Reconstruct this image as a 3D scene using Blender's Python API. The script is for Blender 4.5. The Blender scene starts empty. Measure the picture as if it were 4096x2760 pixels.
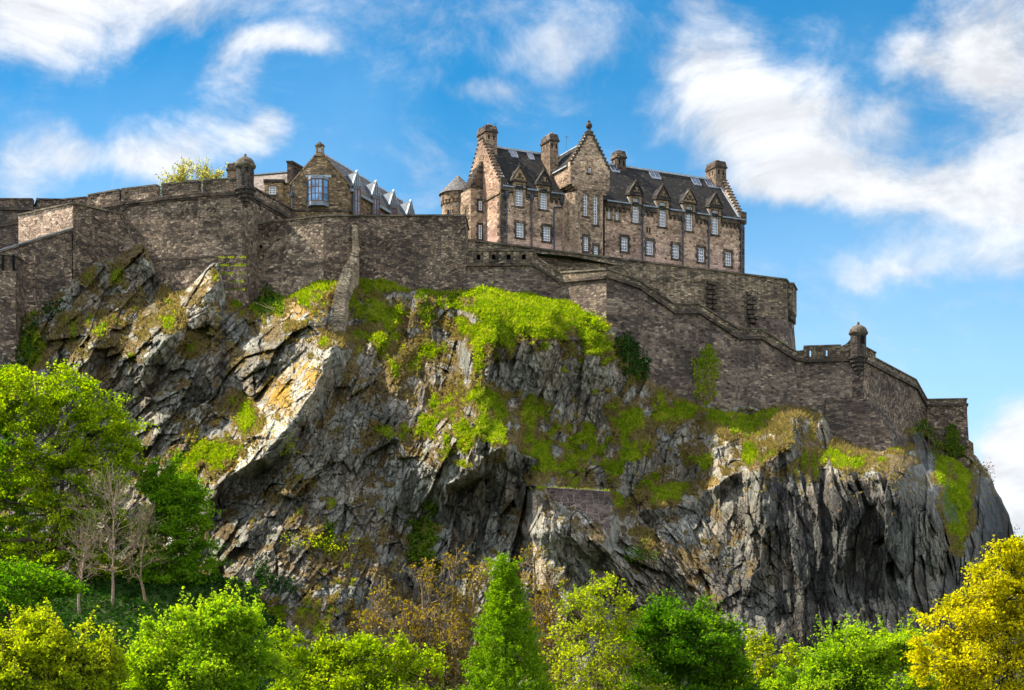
import bpy, math, random
import numpy as np
from mathutils import Vector, Matrix

scene = bpy.context.scene
# ---------------------------------------------------------------- camera
FD, CX, HV = 4772.2, 1163.5, 1779.3      # focal length, centre and horizon in survey units
cam_d = bpy.data.cameras.new('camera'); cam = bpy.data.objects.new('camera', cam_d)
scene.collection.objects.link(cam); scene.camera = cam
cam.location = (0, 0, 0); cam.rotation_euler = (math.radians(90), 0, 0)
cam_d.sensor_width = 36; cam_d.lens = 36 * 2100 / 1024
cam_d.shift_y = (783 - 345) / 1024
cam_d.clip_start = 1; cam_d.clip_end = 6000
# ---------------------------------------------------------------- light
SUN_H = (-0.98, 0.19); SUN_EL = 47.0
sun_az = math.atan2(SUN_H[0], SUN_H[1])          # clockwise from +Y
scene.view_settings.view_transform = 'Standard'; scene.view_settings.look = 'None'
scene.view_settings.gamma = 1; scene.view_settings.exposure = 1.32
sd = bpy.data.lights.new('sun', 'SUN'); sd.energy = 5.0; sd.angle = math.radians(0.5); sd.color = (1, 0.92, 0.78)
so = bpy.data.objects.new('sun', sd); scene.collection.objects.link(so)
el = math.radians(SUN_EL)
to_sun = Vector((math.sin(sun_az) * math.cos(el), math.cos(sun_az) * math.cos(el), math.sin(el)))
so.rotation_euler = to_sun.to_track_quat('Z', 'Y').to_euler(); so.location = to_sun * 300

world = bpy.data.worlds.new('World'); scene.world = world; world.use_nodes = True
WT = world.node_tree; WT.nodes.clear()
def N(t, kind, **kw):
    n = t.nodes.new(kind)
    for k, v in kw.items():
        if k == 'inp':
            for a, b in v.items():
                if hasattr(b, 'is_output'): t.links.new(b, n.inputs[a])
                else: n.inputs[a].default_value = b
        else: setattr(n, k, v)
    return n
def math_(t, op, a, b=None, c=None, clamp=False):
    n = N(t, 'ShaderNodeMath', operation=op, use_clamp=clamp)
    for i, x in enumerate((a, b, c)):
        if x is None: continue
        if hasattr(x, 'is_output'): t.links.new(x, n.inputs[i])
        else: n.inputs[i].default_value = x
    return n.outputs[0]
def vmath(t, op, a, b=None, scale=None):
    n = N(t, 'ShaderNodeVectorMath', operation=op)
    for i, x in enumerate((a, b)):
        if x is None: continue
        if hasattr(x, 'is_output'): t.links.new(x, n.inputs[i])
        else: n.inputs[i].default_value = x
    if scale is not None:
        if hasattr(scale, 'is_output'): t.links.new(scale, n.inputs['Scale'])
        else: n.inputs['Scale'].default_value = scale
    return n.outputs['Value'] if op in ('LENGTH', 'DOT_PRODUCT') else n.outputs[0]
def maprange(t, x, a, b, c=0.0, d=1.0, smooth=True):
    n = N(t, 'ShaderNodeMapRange', interpolation_type='SMOOTHSTEP' if smooth else 'LINEAR')
    t.links.new(x, n.inputs['Value'])
    for k, v in zip(('From Min', 'From Max', 'To Min', 'To Max'), (a, b, c, d)): n.inputs[k].default_value = v
    return n.outputs[0]
def mixc(t, f, a, b, mode='MIX'):
    n = N(t, 'ShaderNodeMix', data_type='RGBA', blend_type=mode)
    for i, x in ((0, f), (6, a), (7, b)):
        if hasattr(x, 'is_output'): t.links.new(x, n.inputs[i])
        else: n.inputs[i].default_value = x if i == 0 else (tuple(x) + (1,) if len(x) == 3 else x)
    return n.outputs[2]
def noise(t, vec, scale, detail=4, rough=0.55, dist=0.0, col=False, dim='3D'):
    n = N(t, 'ShaderNodeTexNoise', noise_dimensions=dim)
    t.links.new(vec, n.inputs['Vector'])
    n.inputs['Scale'].default_value = scale; n.inputs['Detail'].default_value = detail
    n.inputs['Roughness'].default_value = rough; n.inputs['Distortion'].default_value = dist
    return n.outputs['Color'] if col else n.outputs[0]
def ramp(t, f, stops, interp='LINEAR'):
    n = N(t, 'ShaderNodeValToRGB'); cr = n.color_ramp; cr.interpolation = interp
    while len(cr.elements) < len(stops): cr.elements.new(0.5)
    for e, (p, c) in zip(cr.elements, stops):
        e.position = p; e.color = tuple(c) + (1,) if len(c) == 3 else c
    t.links.new(f, n.inputs[0]); return n.outputs[0]

def build_world():
    t = WT
    sky = N(t, 'ShaderNodeTexSky', sky_type='NISHITA', sun_disc=False)
    sky.sun_elevation = el; sky.sun_rotation = sun_az
    sky.air_density = 1.0; sky.dust_density = 0.2; sky.ozone_density = 3.0
    d = N(t, 'ShaderNodeTexCoord').outputs['Generated']
    s = N(t, 'ShaderNodeSeparateXYZ', inp={0: d})
    ay = math_(t, 'MAXIMUM', math_(t, 'ABSOLUTE', s.outputs[1]), 0.08)
    pq = N(t, 'ShaderNodeCombineXYZ', inp={0: math_(t, 'DIVIDE', s.outputs[0], ay), 1: math_(t, 'DIVIDE', s.outputs[2], ay)}).outputs[0]
    w1 = vmath(t, 'SCALE', vmath(t, 'SUBTRACT', noise(t, d, 9, 6, 0.6, col=True), (0.5, 0.5, 0.5)), scale=0.075)
    pw = vmath(t, 'ADD', pq, w1)
    blobs = [(60, 20, 260, 110, 1), (330, 10, 330, 60, .75), (150, 110, 130, 70, .8), (560, 130, 110, 40, .8), (660, 120, 120, 45, .55), (455, 205, 65, 70, .7),
             (440, 340, 170, 75, .95), (300, 400, 130, 50, .8), (130, 380, 75, 80, .9), (5, 400, 60, 110, .8), (560, 340, 60, 60, .5),
             (1240, 95, 110, 50, .55), (1105, 190, 85, 32, .55), (900, 20, 260, 60, .45), (1380, 60, 120, 60, .4), (1170, 268, 70, 22, .35), (1410, 330, 40, 30, .45),
             (1600, 20, 110, 40, .6), (1640, 120, 110, 80, .95), (1720, 230, 170, 95, 1), (1850, 310, 220, 110, 1.1), (1780, 390, 160, 60, .8), (1990, 420, 220, 80, 1), (2180, 470, 220, 80, .95),
             (2300, 330, 130, 210, 1.05), (2290, 60, 130, 130, 1.0), (2085, 95, 62, 62, .8), (2205, 135, 65, 60, .75), (1870, 70, 90, 40, .45), (2020, 250, 70, 40, .3),
             (2190, 590, 330, 45, .7), (2000, 610, 120, 25, .4), (2310, 670, 90, 25, .5), (2330, 1010, 120, 110, 1.9), (2270, 1100, 75, 80, 1.3), (2320, 1150, 90, 80, 1.4)]
    tot = None
    for (u, v, ru, rv, a) in blobs:
        c = ((u - CX) / FD, (HV - v) / FD, 0)
        q = vmath(t, 'MULTIPLY', vmath(t, 'SUBTRACT', pw, c), (FD / ru / 1.75, FD / rv / 1.75, 0))
        g = maprange(t, vmath(t, 'LENGTH', q), 1.0, 0.0, 0.0, a)
        tot = g if tot is None else math_(t, 'ADD', tot, g)
    fb = noise(t, vmath(t, 'MULTIPLY', d, (1, 1, 1.6)), 13, 10, 0.64, 0.6)
    fb2 = noise(t, d, 5, 5, 0.55)
    up_ = noise(t, vmath(t, 'MULTIPLY', vmath(t, 'ADD', d, (-.008, 0, .011)), (1, 1, 1.6)), 13, 7, 0.64, 0.6)
    hf = noise(t, vmath(t, 'MULTIPLY', d, (1, 1, 1.3)), 42, 6, .65, .8)
    dens = math_(t, 'ADD', tot, math_(t, 'MULTIPLY', math_(t, 'SUBTRACT', fb, 0.5), 2.3))
    dens = math_(t, 'ADD', dens, math_(t, 'MULTIPLY', math_(t, 'SUBTRACT', hf, .5), .75))
    inside = maprange(t, dens, 0.02, 1.45)
    # unseen cloud cover added outside the view to fill the shade
    rest = maprange(t, noise(t, d, 2.6, 7, 0.6, 0.4), 0.43, 0.60)
    far = maprange(t, s.outputs[1], 0.86, 0.70)
    mask = math_(t, 'ADD', math_(t, 'MULTIPLY', inside, math_(t, 'SUBTRACT', 1.0, far)), math_(t, 'MULTIPLY', rest, far), clamp=True)
    mask = math_(t, 'MULTIPLY', mask, 0.95)
    blue = N(t, 'ShaderNodeGamma', inp={0: sky.outputs[0], 1: 1.0}).outputs[0]
    blue = N(t, 'ShaderNodeHueSaturation', inp={'Color': blue, 'Hue': 0.492, 'Saturation': SKY_SAT, 'Value': SKY_VAL}).outputs[0]
    # thin high veil, paler towards the skyline, deeper blue above
    veil = maprange(t, s.outputs[2], 0.10, 0.37, SKY_VEIL[0], SKY_VEIL[1])
    veil = math_(t, 'ADD', veil, math_(t, 'MULTIPLY', math_(t, 'SUBTRACT', fb2, 0.5), 0.35), clamp=True)
    blue = mixc(t, veil, blue, (5.6, 7.6, 9.6))
    shade = maprange(t, math_(t, 'ADD', fb2, math_(t, 'MULTIPLY', dens, 0.12)), 0.35, 0.75, 0.80, 1.03)
    cl = vmath(t, 'SCALE', (.97, .985, 1.02), scale=math_(t, 'MULTIPLY', shade, maprange(t, s.outputs[1], 0.86, 0.70, CLOUD_L, CLOUD_L * 3.3)))  # clouds out of view are brightened to lift the shade
    relief = maprange(t, math_(t, 'SUBTRACT', fb, up_), -.10, .10, .84, 1.08, smooth=False)
    cl = vmath(t, 'SCALE', cl, scale=relief)
    col = mixc(t, mask, blue, cl)
    bg = N(t, 'ShaderNodeBackground', inp={'Color': col, 'Strength': 0.075})
    N(t, 'ShaderNodeOutputWorld', inp={0: bg.outputs[0]})
SKY_SAT, SKY_VAL, SKY_VEIL, CLOUD_L = 1.55, 0.8, (0.46, 0.02), 5.5
build_world()

# ---------------------------------------------------------------- helpers
COL = scene.collection
rng = np.random.default_rng(7); random.seed(7)
def P(u, v, Y): return Vector(((u - CX) / FD * Y, Y, (HV - v) / FD * Y))
def zat(v, Y): return (HV - v) / FD * Y
def tag(o, label=None, cat=None, group=None, kind=None):
    if label: o['label'] = label
    if cat: o['category'] = cat
    if group: o['group'] = group
    if kind: o['kind'] = kind
    return o
def empty(name, loc, label, cat, group=None):
    o = bpy.data.objects.new(name, None); COL.objects.link(o); o.location = loc; o.empty_display_size = 0.5
    ROOT[o.name] = Vector(loc)
    return tag(o, label, cat, group, 'thing')
ROOT = {}
def wloc(o): return ROOT[o.name]
class MB:
    def __init__(s): s.v = []; s.f = []; s.m = []; s.g = []; s.cur = 0
    def nxt(s): s.cur += 1          # the faces that follow become a part of their own
    def face(s, pts, m=0):
        i = len(s.v); s.v.extend(tuple(p) for p in pts); s.f.append(tuple(range(i, i + len(pts)))); s.m.append(m); s.g.append(s.cur)
    def box(s, o, a, b, c, m=0):
        """box from corner o with edge vectors a, b, c (any handedness)"""
        o, a, b, c = (Vector(x) for x in (o, a, b, c))
        if a.cross(b).dot(c) < 0: a, b = b, a
        p = [o, o + a, o + a + b, o + b, o + c, o + a + c, o + a + b + c, o + b + c]
        for q in ((3, 2, 1, 0), (4, 5, 6, 7), (0, 1, 5, 4), (1, 2, 6, 5), (2, 3, 7, 6), (3, 0, 4, 7)): s.face([p[i] for i in q], m)
    def prism(s, poly, d, m=0):
        """closed prism: 3-D polygon extruded by d"""
        d = Vector(d); poly = [Vector(p) for p in poly]; n = Vector((0, 0, 0))
        for i in range(len(poly)): n += poly[i].cross(poly[(i + 1) % len(poly)])
        if n.dot(d) > 0: poly = poly[::-1]
        s.face(poly, m); s.face([p + d for p in poly[::-1]], m)
        for i in range(len(poly)):
            a, b = poly[i], poly[(i + 1) % len(poly)]
            s.face([b, a, a + d, b + d], m)
    def lathe(s, c, prof, n=20, m=0, a0=0.0, a1=2 * math.pi):
        c = Vector(c); full = abs(a1 - a0 - 2 * math.pi) < 1e-6
        k = n if full else n + 1
        ang = [a0 + (a1 - a0) * i / n for i in range(k)]
        for j in range(len(prof) - 1):
            (r0, z0), (r1, z1) = prof[j], prof[j + 1]
            for i in range(n):
                A, B = ang[i], ang[(i + 1) % k]
                q = [c + Vector((r0 * math.cos(A), r0 * math.sin(A), z0)), c + Vector((r0 * math.cos(B), r0 * math.sin(B), z0)),
                     c + Vector((r1 * math.cos(B), r1 * math.sin(B), z1)), c + Vector((r1 * math.cos(A), r1 * math.sin(A), z1))]
                if r0 < 1e-5: q = [q[0], q[2], q[3]]
                elif r1 < 1e-5: q = q[:3]
                s.face(q, m)
    def tube(s, pts, rad, n=5, m=0):
        pts = [Vector(p) for p in pts]; rad = rad if hasattr(rad, '__len__') else [rad] * len(pts)
        rings = []
        for i, p in enumerate(pts):
            d = (pts[min(i + 1, len(pts) - 1)] - pts[max(i - 1, 0)]).normalized()
            x = d.cross(Vector((0, 0, 1)) if abs(d.z) < 0.9 else Vector((1, 0, 0))).normalized(); y = d.cross(x)
            rings.append([p + (x * math.cos(2 * math.pi * k / n) + y * math.sin(2 * math.pi * k / n)) * rad[i] for k in range(n)])
        for a, b in zip(rings, rings[1:]):
            for k in range(n): s.face([a[k], a[(k + 1) % n], b[(k + 1) % n], b[k]], m)
        s.face(rings[0][::-1], m); s.face(rings[-1], m)
    def strip(s, pts, out, h, m=0, back=0.0):
        """moulding along pts: 'out' forward of the line (to -normal in plan), h high"""
        pts = [Vector(p) for p in pts]; k = len(pts); nn = []
        for i in range(k):
            d = pts[min(i + 1, k - 1)] - pts[max(i - 1, 0)]; d.z = 0; d.normalize()
            nn.append(Vector((d.y, -d.x, 0)))
        for i in range(k - 1):
            a, b, na, nb = pts[i], pts[i + 1], nn[i], nn[i + 1]
            ra = [a - na * back, a + na * out, a + na * out + Vector((0, 0, h)), a - na * back + Vector((0, 0, h))]
            rb = [b - nb * back, b + nb * out, b + nb * out + Vector((0, 0, h)), b - nb * back + Vector((0, 0, h))]
            for j in range(4): s.face([ra[j], ra[(j + 1) % 4], rb[(j + 1) % 4], rb[j]][::-1], m)
            if i == 0: s.face(ra, m)
            if i == k - 2: s.face(rb[::-1], m)
    def build(s, name, mats, parent=None, smooth=False, label=None):
        if len(set(s.g)) > 1:
            outs = []
            for q in sorted(set(s.g)):
                mb = MB()
                for f, m_, g_ in zip(s.f, s.m, s.g):
                    if g_ == q: mb.face([s.v[i] for i in f], m_)
                outs.append(mb.build(name, mats, parent, smooth, label))
            return outs[0]
        mats = mats if isinstance(mats, (list, tuple)) else [mats]
        V = np.array(s.v, dtype=np.float64)
        me = bpy.data.meshes.new(name); o = bpy.data.objects.new(name, me); COL.objects.link(o)
        if parent is None:
            org = np.array([(V[:, 0].min() + V[:, 0].max()) / 2, (V[:, 1].min() + V[:, 1].max()) / 2, V[:, 2].min()])
            o.location = org
        else: org = np.array(wloc(parent)); o.parent = parent
        ROOT[o.name] = Vector(org)
        me.from_pydata((V - org).tolist(), [], s.f); me.update()
        uvl = me.uv_layers.new(name='UVMap'); uv = np.zeros((len(me.loops), 2)); k = 0
        for f in s.f:
            p = V[list(f)]; n = np.zeros(3)
            for i in range(len(f)): n += np.cross(p[i] - p[0], p[(i + 1) % len(f)] - p[0])
            l = np.linalg.norm(n); n = n / l if l > 1e-12 else np.array([0, 0, 1.])
            if abs(n[2]) > 0.97: t = np.array([1., 0, 0])
            else: t = np.cross([0, 0, 1.], n); t /= np.linalg.norm(t)
            b = np.cross(n, t)
            uv[k:k + len(f), 0] = p @ t; uv[k:k + len(f), 1] = p @ b; k += len(f)
        uvl.data.foreach_set('uv', uv.ravel())
        for m in mats: me.materials.append(m)
        me.polygons.foreach_set('material_index', np.array(s.m, dtype=np.int32))
        if smooth: me.polygons.foreach_set('use_smooth', np.ones(len(s.f), dtype=bool))
        if label: o['label'] = label
        return o
def np_mesh(name, V, F, mats, parent=None, smooth=False, attrs=None, matidx=None):
    """V (n,3), F (m,3|4) arrays -> object"""
    V = np.asarray(V, dtype=np.float64); F = np.asarray(F, dtype=np.int32)
    me = bpy.data.meshes.new(name); o = bpy.data.objects.new(name, me); COL.objects.link(o)
    if parent is None:
        org = np.array([(V[:, 0].min() + V[:, 0].max()) / 2, (V[:, 1].min() + V[:, 1].max()) / 2, V[:, 2].min()]); o.location = org
    else: org = np.array(wloc(parent)); o.parent = parent
    ROOT[o.name] = Vector(org)
    me.vertices.add(len(V)); me.vertices.foreach_set('co', (V - org).astype(np.float32).ravel())
    k = F.shape[1]
    me.loops.add(F.size); me.loops.foreach_set('vertex_index', F.ravel())
    me.polygons.add(len(F)); me.polygons.foreach_set('loop_start', np.arange(0, F.size, k, dtype=np.int32))
    if smooth: me.polygons.foreach_set('use_smooth', np.ones(len(F), dtype=bool))
    if matidx is not None: me.polygons.foreach_set('material_index', np.asarray(matidx, dtype=np.int32))
    for m in (mats if isinstance(mats, (list, tuple)) else [mats]): me.materials.append(m)
    me.update(calc_edges=True)
    for nm, arr in (attrs or {}).items():
        a = me.attributes.new(nm, 'FLOAT', 'POINT'); a.data.foreach_set('value', np.asarray(arr, dtype=np.float32).ravel())
    me.validate()
    return o
# hash noise in numpy
def hsh(ix, iy, s):
    n = (ix.astype(np.int64) * 374761393 + iy.astype(np.int64) * 668265263 + s * 974634541) & 0xffffffff
    n = ((n ^ (n >> 13)) * 1274126177) & 0xffffffff
    n = ((n ^ (n >> 15)) * 2246822519) & 0xffffffff
    return ((n ^ (n >> 16)) & 0xffffff) / float(0xffffff)
def vnoise(x, y, s):
    ix, iy = np.floor(x), np.floor(y); fx, fy = x - ix, y - iy
    fx = fx * fx * fx * (fx * (fx * 6 - 15) + 10); fy = fy * fy * fy * (fy * (fy * 6 - 15) + 10)
    a, b, c, d = hsh(ix, iy, s), hsh(ix + 1, iy, s), hsh(ix, iy + 1, s), hsh(ix + 1, iy + 1, s)
    return (a * (1 - fx) + b * fx) * (1 - fy) + (c * (1 - fx) + d * fx) * fy - 0.5
def fbm(x, y, s, o=5, g=0.5):
    r = 0; a = 1
    for i in range(o): r = r + a * vnoise(x * 2 ** i, y * 2 ** i, s + i * 17); a *= g
    return r
def facet(x, y, s, off=1.0, tilt=1.0, cone=0.0):
    """angular blocks: every cell a randomly offset and tilted plane; returns height, edge distance, cell random"""
    ix, iy = np.floor(x), np.floor(y)
    d1 = np.full(x.shape, 1e9); d2 = np.full(x.shape, 1e9); h = np.zeros(x.shape); rc = np.zeros(x.shape)
    for dx in (-1, 0, 1):
        for dy in (-1, 0, 1):
            cx, cy = ix + dx, iy + dy
            r1, r2 = hsh(cx, cy, s), hsh(cx, cy, s + 1)
            ex, ey = x - cx - r1, y - cy - r2
            d = np.sqrt(ex * ex + ey * ey)
            hv = off * (hsh(cx, cy, s + 2) - 0.5) + tilt * ((hsh(cx, cy, s + 3) - 0.5) * ex + (hsh(cx, cy, s + 4) - 0.5) * ey) * 2 - cone * d
            near = d < d1
            d2 = np.where(near, d1, np.minimum(d2, d)); h = np.where(near, hv, h); rc = np.where(near, hsh(cx, cy, s + 5), rc)
            d1 = np.where(near, d, d1)
    return h, d2 - d1, rc
# ---------------------------------------------------------------- materials
def new_mat(name):
    m = bpy.data.materials.new(name); m.use_nodes = True; m.node_tree.nodes.clear(); return m, m.node_tree
def finish(t, col, rough=0.9, bump=None, bdist=0.05, bstr=1.0, spec=0.25, metal=0.0):
    b = N(t, 'ShaderNodeBsdfPrincipled', inp={'Base Color': col if hasattr(col, 'is_output') else tuple(col) + (1,), 'Metallic': metal, 'Specular IOR Level': spec})
    if hasattr(rough, 'is_output'): t.links.new(rough, b.inputs['Roughness'])
    else: b.inputs['Roughness'].default_value = rough
    if bump is not None:
        bp = N(t, 'ShaderNodeBump', inp={'Height': bump, 'Distance': bdist, 'Strength': bstr}); t.links.new(bp.outputs[0], b.inputs['Normal'])
    N(t, 'ShaderNodeOutputMaterial', inp={0: b.outputs[0]}); return b
def masonry(name, stops, mortar, sx=0.62, sz=0.34, soot=0.5, joint=0.05, bd=0.09, sat=1.0, rand=0.85, streak=0.5, pink=None, moss=0.0, gain=1.0):
    m, t = new_mat(name)
    uv = N(t, 'ShaderNodeTexCoord').outputs['UV']
    obj = N(t, 'ShaderNodeNewGeometry').outputs['Position']
    wob = vmath(t, 'SCALE', vmath(t, 'SUBTRACT', noise(t, uv, 1.3, 3, .5, col=True), (.5, .5, .5)), scale=0.22)
    sx *= .6; sz *= .66; gain *= 1.68; joint *= 1.15; stops = [(c[0] * 1.0, c[1] * .965, c[2] * .91) for c in stops]
    wob = vmath(t, 'ADD', wob, vmath(t, 'SCALE', vmath(t, 'SUBTRACT', noise(t, uv, .4, 2, .5, col=True), (.5, .5, .5)), scale=1.5 if rand > .7 else .7))
    q = vmath(t, 'MULTIPLY', vmath(t, 'ADD', uv, wob), (1 / sx, 1 / sz, 1))
    v1 = N(t, 'ShaderNodeTexVoronoi', voronoi_dimensions='2D', feature='F1', inp={'Vector': q, 'Scale': 1.0, 'Randomness': rand})
    v2 = N(t, 'ShaderNodeTexVoronoi', voronoi_dimensions='2D', feature='DISTANCE_TO_EDGE', inp={'Vector': q, 'Scale': 1.0, 'Randomness': rand})
    sep = N(t, 'ShaderNodeSeparateColor', inp={0: v1.outputs['Color']})
    patch = noise(t, uv, 0.32, 4, .6)
    pick = math_(t, 'ADD', math_(t, 'MULTIPLY', sep.outputs[0], 0.8), math_(t, 'MULTIPLY', math_(t, 'SUBTRACT', patch, 0.4), 0.9), clamp=True)
    k = len(stops)
    st = ramp(t, pick, [(i / max(k - 1, 1), c) for i, c in enumerate(stops)])
    if pink:
        big = maprange(t, noise(t, uv, 0.16, 3, .6), 0.42, 0.62)
        zf = maprange(t, N(t, 'ShaderNodeSeparateXYZ', inp={0: obj}).outputs[2], pink[1], pink[2], 1.0, 0.0)
        st = mixc(t, math_(t, 'MULTIPLY', math_(t, 'MULTIPLY', zf, math_(t, 'ADD', big, 0.25), clamp=True), 0.75), st, mixc(t, sep.outputs[1], pink[0], [c * .6 for c in pink[0]]))
    # a few black and a few very pale stones
    st = mixc(t, math_(t, 'MULTIPLY', maprange(t, sep.outputs[2], 0.84, 0.98), .7), st, (0.03, 0.026, 0.024))
    st = mixc(t, math_(t, 'MULTIPLY', maprange(t, sep.outputs[1], 0.9, 1.0), .35), st, [min(1, c * 1.9 + .05) for c in stops[-1]])
    fine = noise(t, uv, 9, 4, .6)
    st = mixc(t, 0.55, st, mixc(t, 1.0, st, N(t, 'ShaderNodeCombineColor', inp={0: fine, 1: fine, 2: fine}).outputs[0], 'MULTIPLY'), 'MIX')
    mort = maprange(t, v2.outputs[0], joint, joint * 0.3)
    c = mixc(t, math_(t, 'MULTIPLY', mort, 0.85), st, mortar)
    lf = N(t, 'ShaderNodeSeparateXYZ', inp={0: uv}).outputs[1]
    bandn = noise(t, vmath(t, 'MULTIPLY', uv, (.12, .55, 1)), 1.0, 4, .6)
    vv = maprange(t, math_(t, 'ADD', math_(t, 'MULTIPLY', bandn, .55), math_(t, 'MULTIPLY', noise(t, uv, .19, 5, .6), .45)), .36, .64, .5, 1.6, smooth=False)
    c = vmath(t, 'SCALE', c, scale=vv)
    # soot, rain streaks
    sm = maprange(t, noise(t, uv, 0.11, 6, .65, .4), 0.42, 0.66)
    c = mixc(t, math_(t, 'MULTIPLY', sm, soot), c, (0.028, 0.024, 0.022))
    sr = maprange(t, noise(t, vmath(t, 'MULTIPLY', uv, (1, .07, 1)), 0.75, 5, .65), 0.52, 0.72)
    c = mixc(t, math_(t, 'MULTIPLY', sr, streak), c, (0.03, 0.026, 0.023))
    lm = maprange(t, noise(t, vmath(t, 'MULTIPLY', uv, (1, .25, 1)), .7, 6, .7), .62, .74)
    c = mixc(t, math_(t, 'MULTIPLY', lm, .28), c, (.30, .26, .21))
    if moss:
        mm = maprange(t, noise(t, uv, 0.25, 6, .65), 0.55, 0.7)
        c = mixc(t, math_(t, 'MULTIPLY', mm, moss), c, (0.10, 0.11, 0.035))
    c = N(t, 'ShaderNodeHueSaturation', inp={'Color': c, 'Saturation': sat, 'Value': gain}).outputs[0]
    hgt = math_(t, 'ADD', maprange(t, v2.outputs[0], 0.0, 0.16), math_(t, 'ADD', math_(t, 'MULTIPLY', sep.outputs[1], 0.9), math_(t, 'MULTIPLY', noise(t, uv, 5, 4, .65), 0.9)))
    finish(t, c, 0.95, hgt, bd, 1.0, spec=0.15)
    return m
BROWN = [(.040, .030, .026), (.085, .063, .051), (.145, .110, .084), (.20, .145, .10), (.33, .265, .205)]
M = {}
M['wall'] = masonry('brown rubble masonry', BROWN, (.06, .05, .042), soot=.42, streak=.4)
M['wall_pale'] = masonry('paler rubble masonry', [(.05, .038, .031), (.11, .083, .064), (.18, .138, .102), (.24, .18, .13), (.38, .31, .235)], (.075, .06, .05), soot=.36, streak=.38)
M['wall_dark'] = masonry('dark brown coursed masonry', [(.034, .026, .022), (.08, .06, .05), (.13, .098, .078), (.175, .135, .102), (.27, .215, .165)], (.16, .135, .12), sx=.75, sz=.33, soot=.5, rand=.7, streak=.6)
M['wall_lit'] = masonry('rubble masonry with sunlight in its tone', [(.14, .095, .075), (.22, .16, .12), (.30, .22, .17), (.36, .27, .21), (.40, .31, .24)], (.30, .23, .18), soot=.1, streak=.12)  # lit copy of the wall stone: sunlight put into a paler pink
M['terrace'] = masonry('terrace wall masonry', [(.045, .037, .032), (.10, .08, .06), (.18, .142, .098), (.25, .195, .13), (.36, .295, .205)], (.09, .075, .058), sx=.7, sz=.27, rand=.65, soot=.5, streak=.35)
M['hosp'] = masonry('pinkish brown rubble', [(.15, .095, .066), (.28, .185, .13), (.38, .26, .18), (.45, .315, .22), (.54, .42, .31)], (.40, .30, .24), sx=.62, sz=.32, soot=.16, joint=.07, streak=.2, pink=((.52, .32, .29), 55.5, 61.0))
M['hosp_gable'] = masonry('warm rubble gable', [(.17, .10, .07), (.27, .17, .12), (.34, .23, .165), (.41, .30, .22)], (.38, .29, .23), sx=.6, sz=.28, soot=.1, streak=.12, pink=((.46, .27, .24), 55.5, 63.0))
M['tower'] = masonry('tan rubble', [(.13, .09, .064), (.24, .17, .12), (.34, .25, .17), (.40, .30, .21), (.34, .21, .17)], (.33, .26, .2), sx=.68, sz=.32, soot=.18, streak=.2)
M['house'] = masonry('brown squared masonry', [(.09, .064, .042), (.15, .108, .066), (.20, .145, .085), (.26, .19, .105), (.34, .25, .135)], (.12, .09, .06), sx=.75, sz=.3, rand=.6, soot=.15, streak=.15)
M['sooty'] = masonry('soot-blackened dressed stone', [(.010, .009, .009), (.022, .019, .018), (.036, .03, .026), (.07, .054, .042)], (.07, .06, .05), sx=.8, sz=.5, rand=.35, soot=.5, joint=.05, bd=.03, streak=.4)
M['dress'] = masonry('dark dressed stone', [(.018, .015, .014), (.042, .034, .028), (.075, .058, .044), (.115, .086, .06)], (.05, .042, .035), sx=.8, sz=.45, rand=.5, soot=.55, joint=.03, bd=.03, streak=.4)
M['dress_tan'] = masonry('tan dressed stone', [(.09, .066, .044), (.19, .135, .085), (.26, .185, .11), (.17, .125, .085)], (.08, .065, .05), sx=.7, sz=.4, rand=.5, soot=.3, joint=.03, bd=.03, streak=.4)
M['coping'] = masonry('weathered coping stone', [(.05, .042, .033), (.09, .076, .057), (.14, .12, .088)], (.06, .05, .04), sx=1.3, sz=.5, rand=.4, soot=.4, joint=.03, bd=.03, moss=.5)
M['chimney'] = masonry('sooty chimney stone', [(.022, .019, .018), (.05, .04, .034), (.10, .075, .055), (.18, .125, .08)], (.07, .055, .045), sx=.7, sz=.36, rand=.55, soot=.5, joint=.05, bd=.05)
M['chimney_tan'] = masonry('brown chimney stone', [(.09, .06, .042), (.18, .125, .085), (.26, .19, .13), (.2, .12, .09)], (.25, .2, .15), sx=.6, sz=.32, rand=.6, soot=.25, joint=.05, bd=.06)
M['spur'] = masonry('thin bedded rubble', [(.19, .155, .115), (.29, .24, .18), (.37, .31, .23), (.45, .38, .29)], (.09, .075, .06), sx=.6, sz=.2, soot=.05, streak=.08)
M['ruin'] = masonry('dark purple ruined masonry', [(.035, .025, .026), (.075, .053, .052), (.11, .08, .075), (.15, .11, .10)], (.20, .165, .15), sx=.85, sz=.5, rand=.6, soot=.15, streak=.15, joint=.07)
M['slate'] = None
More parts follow.
